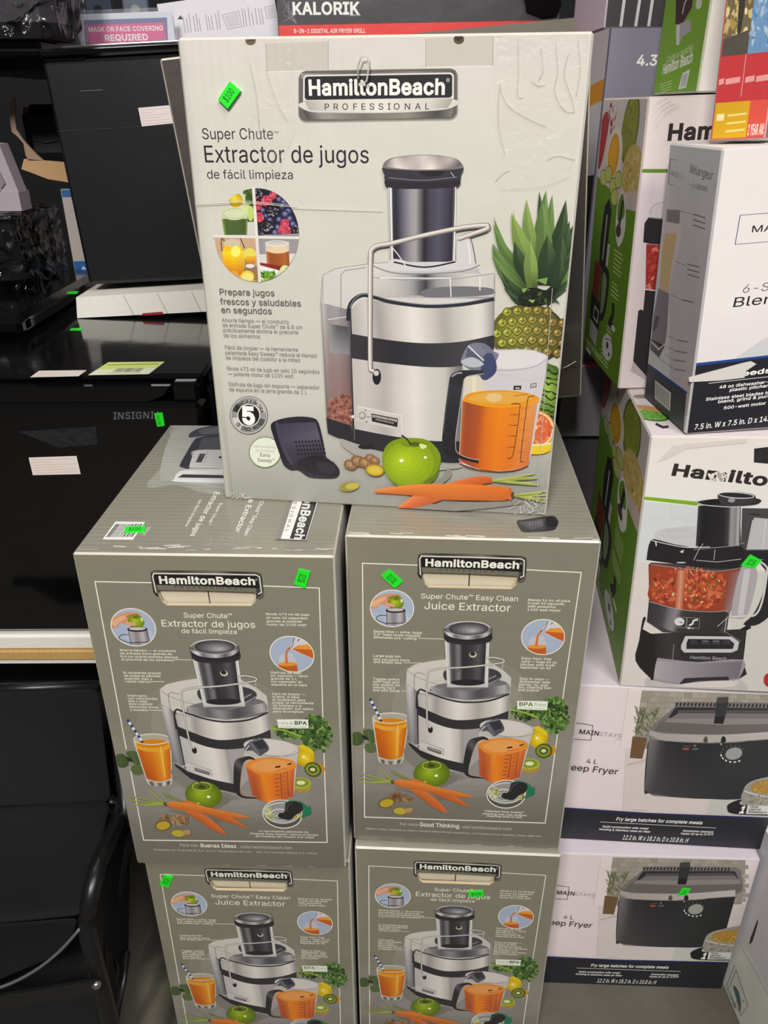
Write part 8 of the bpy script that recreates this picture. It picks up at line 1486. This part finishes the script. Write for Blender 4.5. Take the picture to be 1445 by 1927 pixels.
cloth('side_panel', grid(bil([A3(208, 1560, .80), A3(246, 1555, .835), A3(240, 1840, .80), A3(196, 1780, .66)], -.01, (1, 0, 0)), 6, 8), .005)
mb = MB(); p = [A3(-120, 1893, .600), A3(180, 1846, .600), A3(188, 1860, .600), A3(184, 1872, .600), A3(-120, 1922, .600)]; mb.prism(p, (0, .004, 0), BLACKTUBE); bar = mb.build('cross_bar', t)
c = np.array(A3(180, 1857, .598))
mb = MB(); mb.tube([tuple(c+np.array((0, -.002, 0))), tuple(c), tuple(c+np.array((0, .006, 0)))], [.003, .0055, .0055], STEEL, 12); mb.build('bolt', bar, True)
mb = MB(); mb.tube([A3(160, 1760, .66), A3(186, 1860, .62), A3(216, 1960, .60), A3(250, 2100, .59)], .008, BLACKTUBE, 10); mb.build('leg', t, True)
cloth('under_seat_dark', grid(bil([A3(-130, 1700, .80), A3(170, 1690, .80), A3(200, 1990, .625), A3(-130, 1990, .625)], .012), 8, 6), .004)  # added black sheet, stands in for the darkness under the seat
mb = MB(); mb.tube([A3(238, 1790, .74), A3(228, 1860, .70), A3(216, 1930, .68), A3(200, 2020, .66)], .006, BLACKTUBE, 10); mb.build('leg', t, True)
mb = MB(); mb.tube([A3(-130, 1300, .955), A3(186, 1291, .955)], .008, BLACKTUBE, 10); mb.build('top_rail', t, True)

# ------------------------------------------------------------------ rear shelf and what stands on it
SZ = 1.362
t = thing('storage_shelf', 'dark shelf board near the rear wall carrying the air fryer grill carton', 'shelf', (-.13, 2.05, SZ-.03))
mb = MB(); rbox(mb, (-.75, -.27, 0), (.75, .27, .03), BLACKPL, bev=.003); mb.build('board', t)
for x in (.72, -.70): mb = MB(); rbox(mb, (x-.02, .275, -SZ+.03), (x+.02, .315, .029), BLACKPL, bev=.003); mb.build('leg', t)
for x, lab in ((-.572, 'left of two blue grey steel posts above the face mask sign'), (-.497, 'right of two blue grey steel posts above the face mask sign')):
    t = thing('rack_post', lab, 'post', (x, 1.90, SZ), group='blue grey steel rack posts')
    mb = MB(); rbox(mb, (-.026, -.012, 0), (.026, .012, .55), BLUESTEEL, bev=.003); mb.build('channel', t)
    for k in range(9):
        mb = MB(); mb.prism([(.010*math.cos(i*.785), -.0125, .03+k*.05+.010*math.sin(i*.785)) for i in range(8)], (0, -.0006, 0), STEEL); mb.build('slot_hole', t)
def kal(a):
    a.poly([(0, 0), (500, 0), (500, 300), (0, 300)], (66, 66, 70))
kx2 = Carton('air_fryer_grill_carton', 'charcoal and red air fryer grill carton on the rear shelf, above the white carton', 'carton', -.202, 1.80, SZ, 0, 0, .545, .30, .26)
ka = kx2.art('front'); ka.poly([(500, -400), (1100, -400), (1080, 200), (520, 200)], (70, 68, 72)); ka.poly([(525, 48), (1060, 38), (1060, 120), (525, 120)], (236, 70, 66)); ka.line([(525, 46), (1060, 36)], 2, (96, 60, 62))
ka.text('KALORIK', 551, 677, 27, 22, WHT, .03); ka.text('SINCE 1930', 658, 678, 30, 3, (220, 218, 216), .02); ka.text('8-IN-1 DIGITAL AIR FRYER GRILL', 553, 688, 62, 7.5, (246, 226, 222), .02)
for k in range(8): ka.line([(530+random.uniform(0, 26), random.uniform(0, 46)), (536+random.uniform(0, 40), random.uniform(0, 50))], .8, (150, 148, 152))
kx2.build({'front': (70, 68, 72), 'left': (40, 40, 44), 'right': (150, 40, 46)}, (96, 94, 98), {'front': ka}, GLOSSY, .002, default=(70, 68, 72))
mb = MB(); iv = kx2.root.matrix_world.inverted(); mb.prism([tuple(iv @ Vector(at(px, py, Y=1.792))) for px, py in ((980, -40), (1052, -40), (1056, 10), (1048, 28), (1020, 32), (990, 20))], (0, .006, 0), BLACKGLOSS); mb.build('film_flap', kx2.root)
# white carton side with printed instructions, leaning
wx = Carton('instruction_carton', 'white carton with small printed instructions, tilted on the rear shelf', 'carton', -.432, 1.84, SZ+.001, 0, .115, .232, .08, .085)
wa = wx.art('front'); wa.view(300, 0, 3.0)
wa.poly([(0, -300), (760, -300), (760, 400), (0, 400)], (226, 222, 228)); wa.view(0, 0, 3.01)
wa.poly([(1005, 110), (1022, 85), (1036, 110)], (60, 58, 64))
for x in (975, 985, 1042, 1060, 1075, 1100, 1115, 1130, 1170, 1185, 1200, 1225, 1240, 1375, 1390, 1410, 1430, 1450, 1470, 1485):
    y0 = 100-(x-960)*.11; wa.line([(x-6, y0+random.uniform(-12, 20)), (x+8, y0+96)], 4, (150, 146, 154))
wa.frame([(1258, 86), (1352, 62), (1370, 150), (1290, 165)], 3, (150, 146, 154)); wa.poly([(1270, 92), (1345, 72), (1360, 142), (1296, 156)], (206, 202, 208)); wa.frame([(1500, 40), (1590, 20), (1600, 90), (1510, 105)], 3, (150, 146, 154)); wa.poly([(1510, 46), (1580, 30), (1590, 84), (1516, 98)], (206, 202, 208)); wa.view(0, 0, 1)
wx.build({'front': (226, 222, 228)}, (206, 202, 208), {'front': wa}, PAPER, .001, default=(214, 210, 216))
# mask sign in a clear sleeve
sg2 = Carton('face_mask_sign', 'pink and blue mask notice in a clear sleeve behind the tilted fridge', 'sign', at(160, 110, Y=1.79)[0]-.004, 1.79, SZ+.003, 0, .03, .185, .003, at(155, 31, Y=1.79)[2]-SZ)
sa = sg2.art('front'); sa.poly([(100, -10), (360, -10), (360, 200), (100, 200)], (222, 226, 236)); sa.poly([(157, 38), (314, 33), (320, 160), (170, 170)], (84, 98, 150)); sa.poly([(163, 47), (308, 42), (313, 75), (168, 85)], (222, 66, 140)); sa.poly([(168, 86), (313, 76), (316, 150), (176, 160)], (232, 228, 236))
sa.text('MASK OR FACE COVERING', 167, 307, 60, 8.5, WHT, .02, y1=57); sa.text('REQUIRED', 198, 279, 77, 11, WHT, .026, y1=75)
sg2.build({'front': (222, 226, 236)}, (226, 228, 236), {'front': sa}, STICK, .0006, 'notice_sheet', default=(222, 226, 236))
mb = MB(); rbox(mb, (-.098, -.006, 0), (.098, -.0035, at(155, 24, Y=1.79)[2]-SZ), mat('clear_sleeve', (220, 220, 228), .1, alpha=.12), bev=.0006); mb.build('clear_sleeve', sg2.root)
# film-wrapped unit top left
t = thing('wrapped_appliance', 'film wrapped black unit hanging over the top left corner shelf', 'appliance', (-.662, 1.62, 1.372))
mb = MB(); mb.cbox((0, 0, 0), .24, .16, .24, .022, {}, (255, 255, 255), mat('charcoal_plastic', (58, 56, 62), .4), default=(255, 255, 255)); mb.build('housing', t, True)
mb = MB(); mb.prism([(-.005, -.0815, .052), (.036, -.0815, .052), (.030, -.0815, .20), (-.025, -.0815, .20)], (0, -.0006, 0), mat('pale_pink_reflection', (226, 206, 218), .3)); mb.build('pink_reflection', t)  # pink reflection in the film, put in as a flat coloured piece
mb = MB(); mb.prism([(-.05, -.0815, .052), (-.02, -.0815, .052), (-.035, -.0815, .20), (-.062, -.0815, .20)], (0, -.0006, 0), mat('green_reflection', (40, 66, 52), .2)); mb.build('green_reflection', t)  # green reflection in the film, likewise a painted sliver
film('wrap_film', .24, .16, .24, t, .008, 5)
mb = MB(); mb.prism([(.122, -.09, .06), (.182, -.09, .125), (.13, -.09, .16), (.105, -.09, .14)], (0, .003, 0), WRAP); mb.build('film_corner', t)
t = thing('side_shelf', 'dark shelf board in the top left corner carrying the wrapped unit', 'shelf', (-.745, 1.66, 1.352))
mb = MB(); rbox(mb, (-.40, -.07, 0), (.155, .08, .02), BLACKPL, bev=.003); mb.build('board', t)
mb = MB(); rbox(mb, (-.40, .04, -1.352), (-.372, .08, 0), BLACKPL, bev=.002); mb.build('post', t)
t = thing('cardboard_panel', 'brown cardboard panel standing at the left edge near the top', 'cardboard', (-.84, 1.545, FZT+.0385))
mb = MB(); rbox(mb, (-.08, -.004, .16), (.040, .004, .60), BROWN, bev=.001); rbox(mb, (-.08, -.003, 0), (-.05, .003, .16), BROWN, bev=.001); mb.build('panel', t)
# torn cardboard strip and flap
def A2(px, py, Y): return tuple(at(px, py, Y=Y))
t = thing('torn_cardboard', 'torn tan cardboard flap with a ragged strip, left of the tilted fridge', 'cardboard', tuple(at(80, 300, Y=1.80)))
iv = t.matrix_world.inverted(); Lq = lambda px, py, Y=1.80: tuple(iv @ Vector(at(px, py, Y=Y)))
tan = mat('torn_cardboard', (206, 166, 122), .85, vary=.1); tan2 = mat('torn_cardboard_pale', (176, 146, 128), .9, vary=.12)
mb = MB(); mb.prism([Lq(45, 299), Lq(40, 318), Lq(90, 337), Lq(140, 345), Lq(150, 345), Lq(150, 308), Lq(120, 305), Lq(84, 302)], (0, .006, 0), tan); mb.build('flap', t)
mb = MB(); mb.prism([Lq(18, 205), Lq(21, 186), Lq(27, 183), Lq(29, 196), Lq(28, 222), Lq(31, 244), Lq(44, 264), Lq(68, 290), Lq(82, 302), Lq(54, 302), Lq(48, 292), Lq(44, 270), Lq(34, 258), Lq(22, 248), Lq(19, 228)], (0, .005, 0), tan2); mb.build('ragged_strip', t)
t = thing('soft_case', 'black soft case with grey piping in the dark beside the tilted fridge', 'bag', tuple(at(100, 306, Y=1.92)))
iv = t.matrix_world.inverted()
mb = MB(); mb.cbox((.01, 0, 0), .105, .08, .115, .022, {}, (255, 255, 255), mat('dark_case', (38, 35, 38), .55), default=(255, 255, 255)); mb.build('body', t, True)
mb = MB(); mb.tube([(-.03, -.042, .05), (.01, -.044, .042), (.05, -.042, .05)], .0014, mat('case_piping', (70, 66, 70), .5), 6); mb.build('piping', t, True)
mb = MB(); mb.prism([(-.03, -.041, .098), (-.018, -.041, .098), (-.014, -.041, .108), (-.026, -.041, .110)], (0, -.001, 0), mat('red_tab', (130, 50, 56), .6)); mb.build('tab', t)
